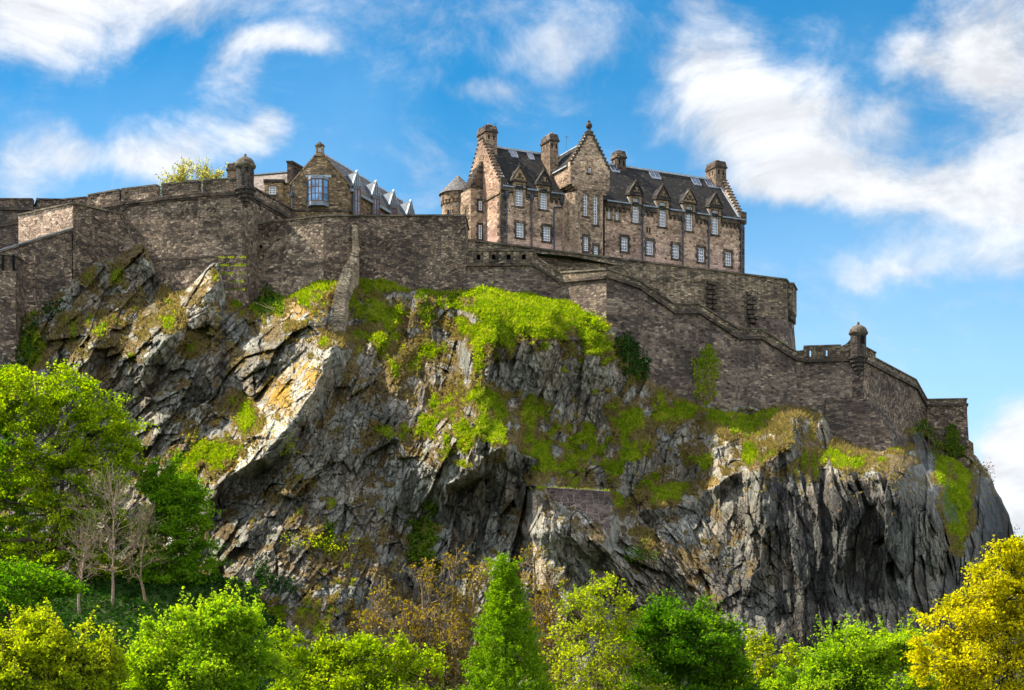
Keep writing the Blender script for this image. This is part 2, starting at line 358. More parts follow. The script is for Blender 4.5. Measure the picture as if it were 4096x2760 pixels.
def slate(name, base, sz=.26):
    m, t = new_mat(name); uv = N(t, 'ShaderNodeTexCoord').outputs['UV']
    br = N(t, 'ShaderNodeTexBrick', offset=.5, inp={'Vector': uv, 'Color1': (0, 0, 0, 1), 'Color2': (1, 1, 1, 1), 'Mortar': (.0, .0, .0, 1), 'Scale': 1.0, 'Mortar Size': .012, 'Brick Width': .34, 'Row Height': sz, 'Bias': 0.0})
    r = N(t, 'ShaderNodeSeparateColor', inp={0: br.outputs[0]}).outputs[0]
    f = math_(t, 'ADD', math_(t, 'MULTIPLY', r, .5), math_(t, 'MULTIPLY', noise(t, uv, .5, 6, .7), .55), clamp=True)
    c = ramp(t, f, [(.15, [b * .45 for b in base]), (.5, base), (.72, [b * 1.25 for b in base]), (.95, (.16, .135, .09))])
    mo = maprange(t, noise(t, uv, .9, 6, .7), .56, .72)
    c = mixc(t, math_(t, 'MULTIPLY', mo, .5), c, (.085, .08, .04))
    c = mixc(t, math_(t, 'MULTIPLY', br.outputs[1], .8), c, (.012, .012, .013))
    h = math_(t, 'SUBTRACT', math_(t, 'MULTIPLY', r, .5), br.outputs[1])
    finish(t, c, .9, h, .03, 1.0, spec=.12); return m
M['slate'] = slate('dark slate roof', (.026, .024, .023))
M['slate_grey'] = slate('grey slate roof', (.15, .14, .135), .3)
M['slate_tan'] = slate('pale brown slate roof', (.24, .2, .17), .3)
def plain(name, col, rough=.6, spec=.4, metal=0, var=.35, sc=3, bd=0.01):
    m, t = new_mat(name); pos = N(t, 'ShaderNodeNewGeometry').outputs['Position']
    n = noise(t, pos, sc, 5, .65)
    c = mixc(t, maprange(t, n, .3, .7), [x * (1 - var) for x in col], [min(1, x * (1 + var * .5)) for x in col])
    finish(t, c, rough, n, bd, 1.0, spec, metal); return m
M['lead'] = plain('lead sheet', (.19, .225, .265), .55, .5, .15, .35, 1.5)
M['lead_dark'] = plain('dull grey lead cladding', (.115, .14, .168), .7, .25, 0, .35, 1.5)
M['lead_pale'] = plain('pale lead flashing', (.33, .37, .40), .6, .4, 0, .25, 2)
M['white'] = plain('white window paint', (.78, .79, .80), .5, .4, 0, .12, 2)
M['brownframe'] = plain('brown painted timber', (.13, .062, .03), .55, .4, 0, .3, 4)
M['iron'] = plain('blue-black iron', (.028, .038, .058), .5, .5, 0, .3, 4)
M['black'] = plain('dark recess', (.01, .009, .009), .9, .1)  # stands in for the shade inside loops, slits and holes
M['pot'] = plain('buff clay pot', (.48, .29, .15), .8, .2, 0, .3, 6)
M['bark'] = plain('bark', (.075, .058, .042), .95, .1, 0, .6, 5, .03)
M['bark_pale'] = plain('pale twig bark', (.25, .185, .135), .95, .1, 0, .4, 5, .03)
M['bark_ochre'] = plain('ochre twig bark', (.20, .145, .085), .95, .1, 0, .5, 5, .03)
M['net'] = plain('grey wire net', (.16, .18, .2), .6, .4, .3, .3, 4)
M['skin'] = plain('skin', (.5, .3, .22), .6, .3, 0, .1)
M['cloth_light'] = plain('pale jacket', (.5, .52, .55), .9, .1)
M['cloth_red'] = plain('red jacket', (.4, .08, .06), .9, .1)
M['cloth_dark'] = plain('dark trousers', (.03, .03, .04), .9, .1)
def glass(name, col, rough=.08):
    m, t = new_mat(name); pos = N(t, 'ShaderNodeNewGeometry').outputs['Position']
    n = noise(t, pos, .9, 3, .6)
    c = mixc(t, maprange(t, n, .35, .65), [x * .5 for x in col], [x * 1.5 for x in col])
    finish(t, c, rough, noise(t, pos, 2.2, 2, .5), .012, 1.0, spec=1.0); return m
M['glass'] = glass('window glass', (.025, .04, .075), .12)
M['glass_blue'] = glass('bay glass with painted sky reflection', (.10, .27, .50), .2)  # sky reflection put into the blue base colour
def leaf(name, cols, trans=.5, hue=0.0, tr=1.5):
    """cols: ramp over each leaf's own random value"""
    m, t = new_mat(name)
    g = N(t, 'ShaderNodeNewGeometry')
    big = math_(t, 'ADD', math_(t, 'MULTIPLY', noise(t, g.outputs['Position'], .3, 2, .6), .5), math_(t, 'MULTIPLY', noise(t, g.outputs['Position'], 1.1, 3, .6), .5))
    f = math_(t, 'ADD', math_(t, 'MULTIPLY', g.outputs['Random Per Island'], .5), math_(t, 'MULTIPLY', math_(t, 'SUBTRACT', big, .36), 1.9), clamp=True)
    c = ramp(t, f, [(i / max(1, len(cols) - 1), x) for i, x in enumerate(cols)])
    d = N(t, 'ShaderNodeBsdfDiffuse', inp={'Color': c, 'Roughness': .6})
    tc = N(t, 'ShaderNodeHueSaturation', inp={'Color': c, 'Saturation': 1.12, 'Value': tr, 'Hue': .5}).outputs[0]
    tl = N(t, 'ShaderNodeBsdfTranslucent', inp={'Color': tc})
    mx = N(t, 'ShaderNodeMixShader', inp={0: trans, 1: d.outputs[0], 2: tl.outputs[0]})
    N(t, 'ShaderNodeOutputMaterial', inp={0: mx.outputs[0]}); return m
M['leaf_lime'] = leaf('lime sycamore leaves', [(.06, .12, .006), (.15, .25, .008), (.29, .38, .010), (.42, .47, .018)])
M['leaf_green'] = leaf('mid green leaves', [(.02, .07, .006), (.06, .15, .010), (.12, .24, .014), (.22, .34, .018)])
M['leaf_mid'] = leaf('fresh mid green sycamore leaves', [(.04, .11, .006), (.10, .22, .010), (.18, .33, .014), (.28, .43, .02)])
M['leaf_dark'] = leaf('dark ivy leaves', [(.008, .030, .006), (.016, .05, .008), (.03, .075, .012), (.055, .11, .018)], .25)
M['leaf_bright'] = leaf('bright spring maple leaves', [(.09, .19, .010), (.18, .32, .016), (.31, .44, .026), (.46, .53, .05)])
M['leaf_yellow'] = leaf('yellow spring leaves', [(.16, .21, .008), (.40, .38, .008), (.60, .53, .010), (.72, .66, .03)])
M['leaf_yg'] = leaf('yellow-green leaves', [(.13, .20, .008), (.24, .32, .012), (.38, .43, .016), (.50, .50, .03)])
M['leaf_ochre'] = leaf('ochre budding leaves', [(.15, .10, .015), (.22, .155, .02), (.28, .21, .028), (.27, .26, .04)])
M['leaf_cyp'] = leaf('fine conifer sprays', [(.06, .13, .006), (.11, .21, .010), (.18, .30, .014), (.27, .39, .02)], .4)
M['leaf_pale'] = leaf('pale budding leaves', [(.3, .3, .08), (.38, .36, .1), (.45, .42, .14)])
M['leaf_ivy'] = leaf('ivy leaves', [(.03, .065, .008), (.06, .11, .010), (.10, .16, .014), (.16, .22, .02)], .3)
M['leaf_red'] = leaf('reddish shrub leaves', [(.10, .10, .02), (.22, .10, .06), (.14, .16, .03)], .4)
M['blade'] = leaf('grass blades', [(.06, .115, .008), (.14, .215, .013), (.26, .32, .022), (.38, .36, .065)], .45)
M['blade_dry'] = leaf('dry grass blades', [(.12, .10, .035), (.19, .15, .05), (.25, .19, .07), (.15, .16, .04)], .4)

def rock_material():
    m, t = new_mat('castle rock')
    pos = N(t, 'ShaderNodeNewGeometry').outputs['Position']
    gr = N(t, 'ShaderNodeAttribute', attribute_name='grass').outputs['Fac']
    go = N(t, 'ShaderNodeAttribute', attribute_name='gold').outputs['Fac']
    dk = N(t, 'ShaderNodeAttribute', attribute_name='stain').outputs['Fac']
    cr = N(t, 'ShaderNodeAttribute', attribute_name='crack').outputs['Fac']
    tint = N(t, 'ShaderNodeAttribute', attribute_name='tint').outputs['Fac']
    an = vmath(t, 'MULTIPLY', pos, (1.0, .5, .45))
    n1 = noise(t, an, .9, 7, .68, .4); n2 = noise(t, pos, 3.2, 6, .7); n3 = noise(t, pos, .22, 5, .6)
    rv = vmath(t, 'MULTIPLY', vmath(t, 'ADD', pos, vmath(t, 'SCALE', vmath(t, 'SUBTRACT', noise(t, pos, .8, 2, .5, col=True), (.5, .5, .5)), scale=.5)), (1.25, .9, .55))
    ve = N(t, 'ShaderNodeTexVoronoi', voronoi_dimensions='3D', feature='DISTANCE_TO_EDGE', inp={'Vector': rv, 'Scale': 1.15}).outputs['Distance']
    vc = N(t, 'ShaderNodeTexVoronoi', voronoi_dimensions='3D', feature='F1', inp={'Vector': rv, 'Scale': 1.15})
    vcs = N(t, 'ShaderNodeSeparateColor', inp={0: vc.outputs['Color']})
    joint_ = maprange(t, ve, .05, .0)
    f = math_(t, 'ADD', math_(t, 'MULTIPLY', math_(t, 'SUBTRACT', vcs.outputs[0], .5), .16), math_(t, 'MULTIPLY', n1, .55))
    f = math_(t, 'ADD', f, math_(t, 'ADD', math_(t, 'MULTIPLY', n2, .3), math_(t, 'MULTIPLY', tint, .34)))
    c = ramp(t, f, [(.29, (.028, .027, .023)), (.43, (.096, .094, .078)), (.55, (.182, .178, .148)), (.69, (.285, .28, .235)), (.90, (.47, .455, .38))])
    c = mixc(t, math_(t, 'MULTIPLY', maprange(t, n3, .42, .62), .5), c, mixc(t, 1.0, c, (1.0, .72, .52), 'MULTIPLY'))
    c = mixc(t, math_(t, 'MULTIPLY', maprange(t, noise(t, pos, .5, 5, .65), .5, .66), .35), c, mixc(t, 1.0, c, (.66, .74, .80), 'MULTIPLY'))
    # white lichen spots and seepage lines
    c = mixc(t, math_(t, 'MULTIPLY', maprange(t, noise(t, pos, 6.5, 3, .6), .66, .72), .6), c, (.5, .5, .46))
    sv = noise(t, vmath(t, 'MULTIPLY', pos, (1.3, 1.3, .09)), 1.0, 6, .7)
    c = mixc(t, math_(t, 'MULTIPLY', maprange(t, sv, .62, .74), .35), c, (.42, .41, .38))
    c = mixc(t, math_(t, 'MULTIPLY', dk, maprange(t, noise(t, vmath(t, 'MULTIPLY', pos, (.5, .5, .1)), 1.0, 6, .65), .36, .58)), c, (.045, .042, .042))
    c = mixc(t, math_(t, 'MULTIPLY', joint_, .6), c, (.03, .027, .022))
    c = mixc(t, math_(t, 'MULTIPLY', cr, .7), c, (.03, .027, .022))
    # dried grass and soil caught in the cracks
    dr = N(t, 'ShaderNodeAttribute', attribute_name='dry').outputs['Fac']
    dm = maprange(t, math_(t, 'ADD', dr, math_(t, 'MULTIPLY', math_(t, 'SUBTRACT', n2, .5), 1.1)), .40, .58)
    c = mixc(t, dm, c, ramp(t, noise(t, pos, 1.1, 5, .7), [(.3, (.05, .034, .016)), (.48, (.12, .082, .034)), (.6, (.17, .125, .05)), (.72, (.09, .10, .025))]))
    # orange-gold moss
    rot = N(t, 'ShaderNodeVectorRotate', rotation_type='Y_AXIS', inp={'Vector': pos, 'Angle': math.radians(50)}).outputs[0]
    st_ = noise(t, vmath(t, 'MULTIPLY', rot, (.35, 1.0, 2.2)), 1.0, 5, .7)
    gm = maprange(t, math_(t, 'ADD', math_(t, 'MULTIPLY', go, .8), math_(t, 'ADD', math_(t, 'MULTIPLY', math_(t, 'SUBTRACT', n2, .5), .8), math_(t, 'MULTIPLY', math_(t, 'SUBTRACT', st_, .5), 2.6))), .36, .58)
    c = mixc(t, gm, c, ramp(t, noise(t, pos, 1.7, 5, .7), [(.3, (.20, .085, .012)), (.5, (.36, .20, .02)), (.7, (.34, .28, .04))]))
    # turf
    tf = maprange(t, math_(t, 'ADD', gr, math_(t, 'MULTIPLY', math_(t, 'SUBTRACT', n2, .5), 0.9)), .42, .58)
    turf = ramp(t, math_(t, 'ADD', math_(t, 'MULTIPLY', noise(t, pos, .55, 6, .7), .75), math_(t, 'MULTIPLY', n2, .3)), [(.32, (.03, .065, .008)), (.46, (.07, .135, .014)), (.56, (.13, .165, .025)), (.68, (.22, .17, .06)), (.8, (.14, .09, .035))])
    c = mixc(t, tf, c, turf)
    rx = vmath(t, 'MULTIPLY', pos, (1.0, .6, .38))
    tl = N(t, 'ShaderNodeVectorMath', operation='DOT_PRODUCT', inp={0: vmath(t, 'SUBTRACT', rv, vc.outputs['Position']), 1: vmath(t, 'SUBTRACT', vc.outputs['Color'], (.5, .5, .5))}).outputs['Value']
    h = math_(t, 'ADD', math_(t, 'ADD', math_(t, 'MULTIPLY', vcs.outputs[1], .55), math_(t, 'MULTIPLY', tl, 1.6)), math_(t, 'ADD', math_(t, 'MULTIPLY', noise(t, rx, 1.9, 8, .75), .35), math_(t, 'MULTIPLY', noise(t, pos, 5, 6, .75), .4)))
    h = math_(t, 'SUBTRACT', h, math_(t, 'MULTIPLY', joint_, .5))
    finish(t, c, .9, h, .42, 1.0, spec=.2)
    return m
M['rock'] = rock_material()
def ground_material():
    m, t = new_mat('rough grassy ground'); pos = N(t, 'ShaderNodeNewGeometry').outputs['Position']
    n = noise(t, pos, .35, 6, .7)
    c = ramp(t, n, [(.3, (.012, .022, .006)), (.5, (.025, .045, .010)), (.65, (.05, .075, .018)), (.8, (.05, .04, .022))])
    finish(t, c, .95, noise(t, pos, 2, 5, .7), .2, 1.0, spec=.1); return m
M['ground'] = ground_material()
# ---------------------------------------------------------------- ground
GY = np.array([-400, 0, 60, 110, 150, 165, 175, 200, 215, 330, 600, 3000.]); GZ = np.array([-8, -8, -8, -4, 8.5, 13.2, 17.0, 21, 22, 20, -6, -8.])
def gz(x, y):
    b = np.interp(y, GY, GZ)
    k = 1 / (1 + np.exp((np.asarray(x, dtype=float) + 17) / 2.5))       # higher bank under the trees on the left
    r = 1 / (1 + np.exp((np.abs(np.asarray(x, dtype=float)) - 260) / 30.0))
    return -8 + (b + 8) * (0.62 + 0.38 * k) * r
def build_ground():
    xs = np.concatenate([np.linspace(-3000, -140, 22), np.linspace(-120, 120, 121), np.linspace(140, 3000, 22)])
    ys = np.concatenate([np.linspace(-1500, 20, 14), np.linspace(24, 340, 159), np.linspace(380, 3000, 24)])
    Xg, Yg = np.meshgrid(xs, ys); Z = gz(Xg, Yg) + 0.5 * fbm(Xg / 6, Yg / 6, 5, 4) * (np.abs(Xg) < 150)
    n, k = Xg.shape; idx = np.arange(n * k).reshape(n, k)
    F = np.stack([idx[:-1, :-1], idx[:-1, 1:], idx[1:, 1:], idx[1:, :-1]], -1).reshape(-1, 4)
    tag(np_mesh('ground', np.stack([Xg, Yg, Z], -1).reshape(-1, 3), F, M['ground'], smooth=True), kind='structure')
build_ground()
# ---------------------------------------------------------------- the rock
WB_U = [-300, -60, 0, 30, 100, 130, 215, 300, 325, 345, 362, 385, 400, 420, 440, 460, 476, 486, 497, 505, 514, 528, 560, 590, 600, 640, 690, 740, 790, 815, 870, 940, 1060, 1090, 1115, 1200, 1300, 1390, 1420, 1470, 1500, 1530, 1580, 1640, 1760, 1850, 1910, 1950, 1985, 2010, 2040, 2075, 2100, 2120, 2205, 2214, 2230, 2250, 2270, 2285, 2300, 2310, 2330, 2450, 2700]
WB_V = [800, 760, 745, 735, 690, 660, 600, 566, 553, 590, 640, 665, 670, 658, 641, 622, 606, 599, 599, 630, 668, 686, 690, 690, 655, 680, 655, 640, 640, 634, 640, 660, 668, 656, 660, 672, 692, 742, 780, 855, 880, 897, 915, 925, 925, 925, 962, 992, 1000, 985, 968, 978, 985, 1000, 1036, 1041, 1062, 1095, 1130, 1165, 1195, 1235, 1300, 1480, 1600]
WD_U = [-300, 0, 163, 167, 285, 556, 558, 590, 735, 1058, 1275, 1378, 1450, 1588, 1729, 1826, 1963, 2081, 2105, 2214, 2330, 2700]
WD_Y = [208, 206, 207.5, 207.8, 211.8, 208, 208, 210.7, 207.8, 207.6, 208, 203, 204.2, 207.7, 211, 213, 212, 226.5, 229.5, 229, 222, 215]
PTS = []
for u in range(-300, 2700, 45):
    vb = np.interp(u, WB_U, WB_V); PTS.append((u, vb + 4, np.interp(u, WD_U, WD_Y) - 0.35))
PTS += [tuple(map(float, s.split(','))) for s in '''
-300,1700,160 0,1700,160 300,1700,158 700,1700,156 1000,1700,154 1300,1700,153 1600,1700,153 1900,1700,156 2200,1700,160 2600,1700,166
-300,1500,172 0,1500,172 300,1500,170 500,1450,170 600,1450,168 700,1450,166 900,1450,165 1050,1450,164 1200,1450,161 1300,1400,162 1500,1500,160 1700,1480,163 2000,1450,166 2150,1400,171 2250,1450,176 2500,1500,180
-300,1200,188 0,1200,188 300,1200,186 470,1200,181 600,1200,177 800,1230,174 940,1200,173 1050,1230,170 1170,1230,170.5 1212,1215,176 1310,1192,176.6 1352,1210,177.2 1290,1230,176.4 1400,1240,172 1550,1240,171 1700,1200,170 1900,1200,170 2100,1220,176 2180,1250,186 2270,1230,205 2500,1300,205
480,1300,178 650,1320,172 800,1330,170 950,1330,169 1100,1330,166 1210,1330,163 1290,1340,163 1420,1380,166 1550,1350,168 1700,1330,167 1900,1330,168 2080,1340,172
200,1100,193 330,1100,190 430,1080,188 480,1110,184 600,1100,182 760,1100,180 870,1100,179 950,1110,177 1010,1110,174 1130,1090,175 1165,1110,176 1200,1075,182 1300,1085,186 1395,1090,182 1420,1165,177 1500,1160,174 1560,1100,186 1650,1115,175 1720,1085,174 1800,1090,173 1900,1100,173 2040,1110,176 2120,1120,183 2200,1110,207 2250,1140,214
1222,1120,177.2 1260,1176,177.2 1300,1150,180 1380,1170,181.5 1300,1100,186 1380,1106,188 1215,1098,184
60,1000,198 200,1000,197 300,1000,195 400,1000,193 470,1000,192 545,1000,187.5 640,1000,184 740,1000,184.5 850,1000,187 940,1010,186 1000,1010,181 1080,960,180.5 1140,1015,177 1170,1020,181 1250,1010,189 1350,1010,192 1450,1000,194 1550,1000,192 1600,1010,188 1650,990,187 1700,1040,181 1780,1010,178 1850,1040,180 1930,1030,182 1990,1060,178 2060,1060,184 2110,1060,203 2170,1050,216
50,900,199.5 200,900,199 330,900,196.5 430,900,195 560,900,195 620,900,190.5 690,900,186.5 740,900,188.5 850,900,191.5 960,900,193 1040,900,191.5 1070,910,187 1130,930,188 1200,900,192 1300,900,195 1400,900,198 1500,930,202 1600,960,198 1700,960,202 1760,950,199 1810,940,196 1870,960,199 1900,990,202
30,800,203 150,800,202 250,800,201 340,800,198.5 390,760,196.5 450,800,197 540,800,199 590,820,195 650,790,194 720,800,191.5 765,790,191 800,800,195 860,800,198 950,800,199.5 1040,800,199 1066,800,191.5 1150,800,191.5 1250,800,194 1350,800,197 1420,820,201
110,740,205 220,700,206 300,650,208 335,600,209 400,720,202 440,690,203 490,605,205.2 480,650,203.5 500,660,204 520,700,205.6 555,696,206.8 450,660,205.5 530,720,204 600,730,205 640,740,200 690,700,199 735,690,201 778,640,204.2 770,690,201.2 764,730,199.6 762,762,198 790,690,202 800,740,201.5 785,760,199 900,720,203.5 1000,720,205 1055,720,204 1070,705,196 1110,672,200 1150,700,196.5 1250,705,197 1330,715,199.5 1385,750,200.5'''.split()]
def sm(x): x = min(1, max(0, x)); return x * x * (3 - 2 * x)
def push(u, v, Y):
    r = sm((u - 1450) / 150)
    return Y + 12.5 * r * sm((v - 905) / 95) * (1 - .25 * sm((v - 1300) / 200)) + (1 - r) * 9 * sm((v - 1050) / 100) * sm((u - 700) / 300) + (1 - r) * 3 * sm((v - 950) / 150)
PTS = [(u, v, push(u, v, Y)) if not (1200 < u < 1400 and 1090 < v < 1235) else (u, v, Y - 5 * (v > 1109)) for u, v, Y in PTS]
PTS += [(1188, 1150, 185), (1194, 1225, 181), (1200, 1300, 177), (1176, 1110, 187), (1410, 1190, 183), (1420, 1236, 179), (1345, 1216, 171.2), (1378, 1230, 171.6), (1392, 1250, 172.4), (1300, 1216, 170.3), (1360, 1222, 171)]
PTS = [(u, v, Y - 3.2 * math.exp(-((u - 1215) / 120) ** 4 - ((v - 775) / 95) ** 4) - 2.5 * math.exp(-((u - 1085) / 70) ** 4 - ((v - 1010) / 55) ** 4)) for u, v, Y in PTS]
PTS = np.array(PTS)
# ridge crests: path, lift towards the camera, width on the left, width on the right
RIDGES = [([(762, 785), (735, 850), (665, 960), (595, 1035), (495, 1100)], 5.5, 95, 40),
          ([(738, 668), (690, 715), (640, 770), (580, 835)], 3.6, 70, 45), ([(742, 715), (710, 760), (660, 810)], 2.4, 45, 30),
          ([(485, 640), (455, 675), (415, 720), (370, 790), (330, 838)], 4.0, 75, 50), ([(480, 700), (545, 740)], 2, 40, 40),
          ([(1072, 720), (1064, 800), (1066, 880), (1075, 940)], 4.5, 30, 90), ([(1015, 1100), (1085, 1050), (1145, 1015)], 4.0, 90, 30),
          ([(1145, 1010), (1230, 1050), (1330, 1075)], 2.5, 50, 40), ([(1225, 1115), (1250, 1200), (1290, 1330), (1300, 1400)], 3.5, 55, 70),
          ([(1420, 1175), (1500, 1150), (1580, 1140), (1650, 1085)], 2.2, 50, 30), ([(1640, 1090), (1720, 1060), (1800, 1015)], 3.2, 70, 30),
          ([(1600, 1045), (1650, 1000), (1690, 985)], 2.4, 55, 30), ([(1760, 955), (1805, 918), (1860, 945), (1880, 985)], 3, 40, 35),
          ([(1900, 1075), (1965, 1080), (2030, 1075)], 2.5, 55, 35), ([(2010, 985), (2065, 1090), (2120, 1180), (2170, 1260)], 5, 70, 35),
          ([(900, 1000), (930, 1060), (905, 1140)], 2.5, 45, 60), ([(230, 770), (190, 850), (150, 900)], 3, 60, 60), ([(330, 560), (350, 640)], 1.5, 40, 30),
          ([(860, 770), (900, 850), (890, 930)], 2, 40, 60), ([(1550, 960), (1500, 1010), (1430, 1050)], 2, 50, 50), ([(1730, 1090), (1745, 1200), (1700, 1330)], 2.5, 50, 30),
          ([(1900, 1090), (1910, 1200), (1880, 1330)], 2, 40, 60), ([(2040, 1110), (2060, 1230), (2050, 1350)], 2.4, 60, 40)]
DU = 1.7
def seg_dist(U, V, path):
    best = np.full(U.shape, 1e9); side = np.zeros(U.shape)
    for (a, b) in zip(path, path[1:]):
        ax, ay = a; dx, dy = b[0] - ax, b[1] - ay; L2 = dx * dx + dy * dy
        t = np.clip(((U - ax) * dx + (V - ay) * dy) / L2, 0, 1)
        ex, ey = U - ax - t * dx, V - ay - t * dy
        d = np.sqrt(ex * ex + ey * ey); s = np.sign(dx * ey - dy * ex) * (1 if dy >= 0 or abs(dx) > abs(dy) else -1)
        s = np.where(ex < 0, 1, -1) if abs(dy) > 0.3 * abs(dx) else np.where(ey > 0, -1, 1)
        side = np.where(d < best, s, side); best = np.minimum(best, d)
    return best, side
def G(U, V, u, v, ru, rv): return np.exp(-((U - u) / ru) ** 2 - ((V - v) / rv) ** 2)
def build_rock():
    us = np.arange(-250, 2560, DU); nt = 660
    vb = np.interp(us, WB_U, WB_V) + 3 * np.sin(us / 13.0)
    vb = vb + np.where(us > 2214, 16, 0) * fbm(us / 22.0, us * 0 + 3.3, 15, 4, .6)
    t = np.linspace(0, 1, nt)[:, None]
    top = 34.0
    V = (vb - top)[None, :] + t * (1690 - (vb - top))[None, :]
    U = np.broadcast_to(us[None, :], V.shape).copy()
    # large form: linear-kernel RBF through the survey points (coarse grid, then interpolated)
    S = np.array([1.0, 1.0])
    A = PTS[:, :2]; n = len(A)
    K = np.linalg.norm(A[:, None] - A[None], axis=2); Mx = np.zeros((n + 3, n + 3)); Mx[:n, :n] = K - 2.0 * np.eye(n)
    Mx[:n, n] = 1; Mx[:n, n + 1:] = A / 1000; Mx[n, :n] = 1; Mx[n + 1:, :n] = (A / 1000).T
    w = np.linalg.solve(Mx, np.concatenate([PTS[:, 2], [0, 0, 0]]))
    cu = np.arange(-260, 2580, 8.0); cv = np.arange(500, 1720, 8.0)
    CU, CV = np.meshgrid(cu, cv); flat = np.stack([CU.ravel(), CV.ravel()], 1); B = np.zeros(len(flat))
    for i in range(0, len(flat), 20000):
        q = flat[i:i + 20000]; B[i:i + 20000] = np.linalg.norm(q[:, None] - A[None], axis=2) @ w[:n] + w[n] + (q / 1000) @ w[n + 1:]
    B = B.reshape(CU.shape)
    fx = (U - cu[0]) / 8; fy = (V - cv[0]) / 8; ix = np.clip(fx.astype(int), 0, len(cu) - 2); iy = np.clip(fy.astype(int), 0, len(cv) - 2); fx -= ix; fy -= iy
    Y = (B[iy, ix] * (1 - fx) + B[iy, ix + 1] * fx) * (1 - fy) + (B[iy + 1, ix] * (1 - fx) + B[iy + 1, ix + 1] * fx) * fy
    x = U * .042; y = V * .042                                # about metres
    wx = x + .9 * fbm(x / 7, y / 7, 91, 2); wy = y + .9 * fbm(x / 7, y / 7, 97, 2)
    below = np.clip((V - np.interp(U, us, vb)) / 26.0, 0, 1)
    fade = below ** 0.7
    wu = U + 16 * fbm(x / 2.5, y / 2.5, 33, 3); wv = V + 16 * fbm(x / 2.5, y / 2.5, 37, 3)
    for path, amp, wl, wr in RIDGES:
        d, s = seg_dist(wu, wv, path); wd = np.where(s > 0, wl, wr)
        Y -= amp * np.clip(1 - d / wd, 0, 1) * fade
    # fractured blocks, their long axis following the bedding of each part of the face
    turf = grass_regions(U, V)
    slab = np.clip(sum(a * G(U, V, u, v, ru, rv) for u, v, ru, rv, a in ((690, 880, 40, 60, 1), (620, 960, 40, 60, 1), (550, 1040, 40, 50, 1), (690, 700, 70, 50, .6), (730, 790, 30, 50, .8), (1960, 1060, 60, 25, .8))), 0, 1)
    calm = 1 - np.clip(np.maximum(.42 * turf, slab * .62), 0, 1)
    WL = 1 / (1 + np.exp((U - 780) / 60)); WR = np.clip(1.3 * np.exp(-((U - 1480) / 210) ** 2 - ((V - 1300) / 150) ** 2), 0, 1); WF = 1 / (1 + np.exp(-(U - 1640) / 50))
    WF = WF * (1 - WR); WC = np.clip(1 - WL - WR - WF, 0, 1)
    sets = [(WL, 52, 2.3), (WC, 74, 3.0), (WR, 124, 3.6), (WF, 94, 5.0)]
    H = np.zeros(U.shape); E = np.ones(U.shape); RC = np.zeros(U.shape)
    for k, (wgt, ang, asp) in enumerate(sets):
        a = math.radians(ang); ca, sa = math.cos(a), -math.sin(a)      # image v runs down
        al = wx * ca + wy * sa; ac = -wx * sa + wy * ca
        for sc, off, tilt, cr, cw in ((4.4, 1.7, 2.3, .3, .25), (1.9, .95, 1.45, .5, .4), (.85, .42, .66, .5, .35), (.42, .18, .3, .25, .25)):
            h, e, r = facet(al / (sc * asp ** .5), ac / (sc / asp ** .5), 100 * k + int(sc * 10), off, tilt)
            if k == 3 and sc < 1: h = h * .5
            H += wgt * h; E -= wgt * cr * np.clip(1 - e / .09, 0, 1)
            RC += wgt * cw * r
    fine = 0.14 * fbm(x * 1.3, y * 1.3, 61, 4, .6) + 1.2 * fbm(x / 7, y / 7, 71, 3)
    Y -= (H * 0.85 * calm + fine) * fade
    Y += np.clip(1 - E, 0, 1) * .2 * fade * calm
    turfb = turf * fade
    Y -= turfb * (0.25 + 0.6 * fbm(x * .8, y * .8, 81, 4, .6))
    # behind the wall foot / skyline the surface turns back
    up = np.clip(np.interp(U, us, vb) - V, 0, None)
    sky = U > 2212
    Yb = np.where(sky, 400, np.interp(U, WD_U, WD_Y))
    Y = np.where((up > 0) & ~sky, Yb + .2 + up * .05, np.minimum(Y, Yb - 0.15 + 40 * (below >= .35)))
    V = np.where((up > 0) & sky, V + up * .75, V); Y = np.where((up > 0) & sky, Y + up * .45, Y)
    X = (U - CX) / FD * Y; Z = (HV - V) / FD * Y
    Pn = np.stack([X, Y, Z], -1)
    du = np.gradient(Pn, axis=1); dv = np.gradient(Pn, axis=0); nr = np.cross(dv, du); nr /= np.linalg.norm(nr, axis=2, keepdims=True) + 1e-9
    nr *= np.where(nr[..., 1:2] > 0, -1, 1)
    # smooth the slope so ledges, not single chips, carry turf
    nz = nr[..., 2]
    def blur(a, k):
        for ax in (0, 1):
            c = np.cumsum(np.pad(a, [(k + 1, k) if i == ax else (0, 0) for i in (0, 1)], mode='edge'), axis=ax)
            a = (np.take(c, range(2 * k + 1, c.shape[ax]), ax) - np.take(c, range(0, c.shape[ax] - 2 * k - 1), ax)) / (2 * k + 1)
        return a
    nzs = blur(nz, 3)
    ledge = np.clip((nzs - .66) / .2, 0, 1) * np.clip(1.0 - (V - 1020) / 420 * (U > 1380), 0.15, 1)
    ledge *= np.clip(.45 + 2.2 * fbm(x / 4, y / 4, 41, 5, .6), 0, 1.2)
    ledge *= 1 - .8 * WF * np.clip((V - 1040) / 90, 0, 1)
    patch = np.clip(turf * 1.15 + 1.5 * fbm(x / 1.4, y / 2.4, 43, 5, .62) - .28 + .35 * (turf > .9), 0, 1) * np.clip(turf * 3, 0, 1)
    patch *= np.clip((nzs - .12) / .2, 0, 1)
    grass = np.clip(np.maximum(ledge, patch), 0, 1) * (1 - .9 * np.clip(1.5 * G(U, V, 1815, 955, 62, 38) + 1.3 * G(U, V, 1950, 1000, 70, 40) + 1.2 * G(U, V, 1610, 985, 45, 32) + G(U, V, 1490, 985, 40, 25), 0, 1))
    dry = np.clip((nzs - .20) / .25, 0, 1) * np.clip(.58 + 1.8 * fbm(x / 2.2, y / 2.2, 47, 4, .6), 0, 1) * (1 - .75 * WF * np.clip((V - 1040) / 90, 0, 1)) * (1 - slab)
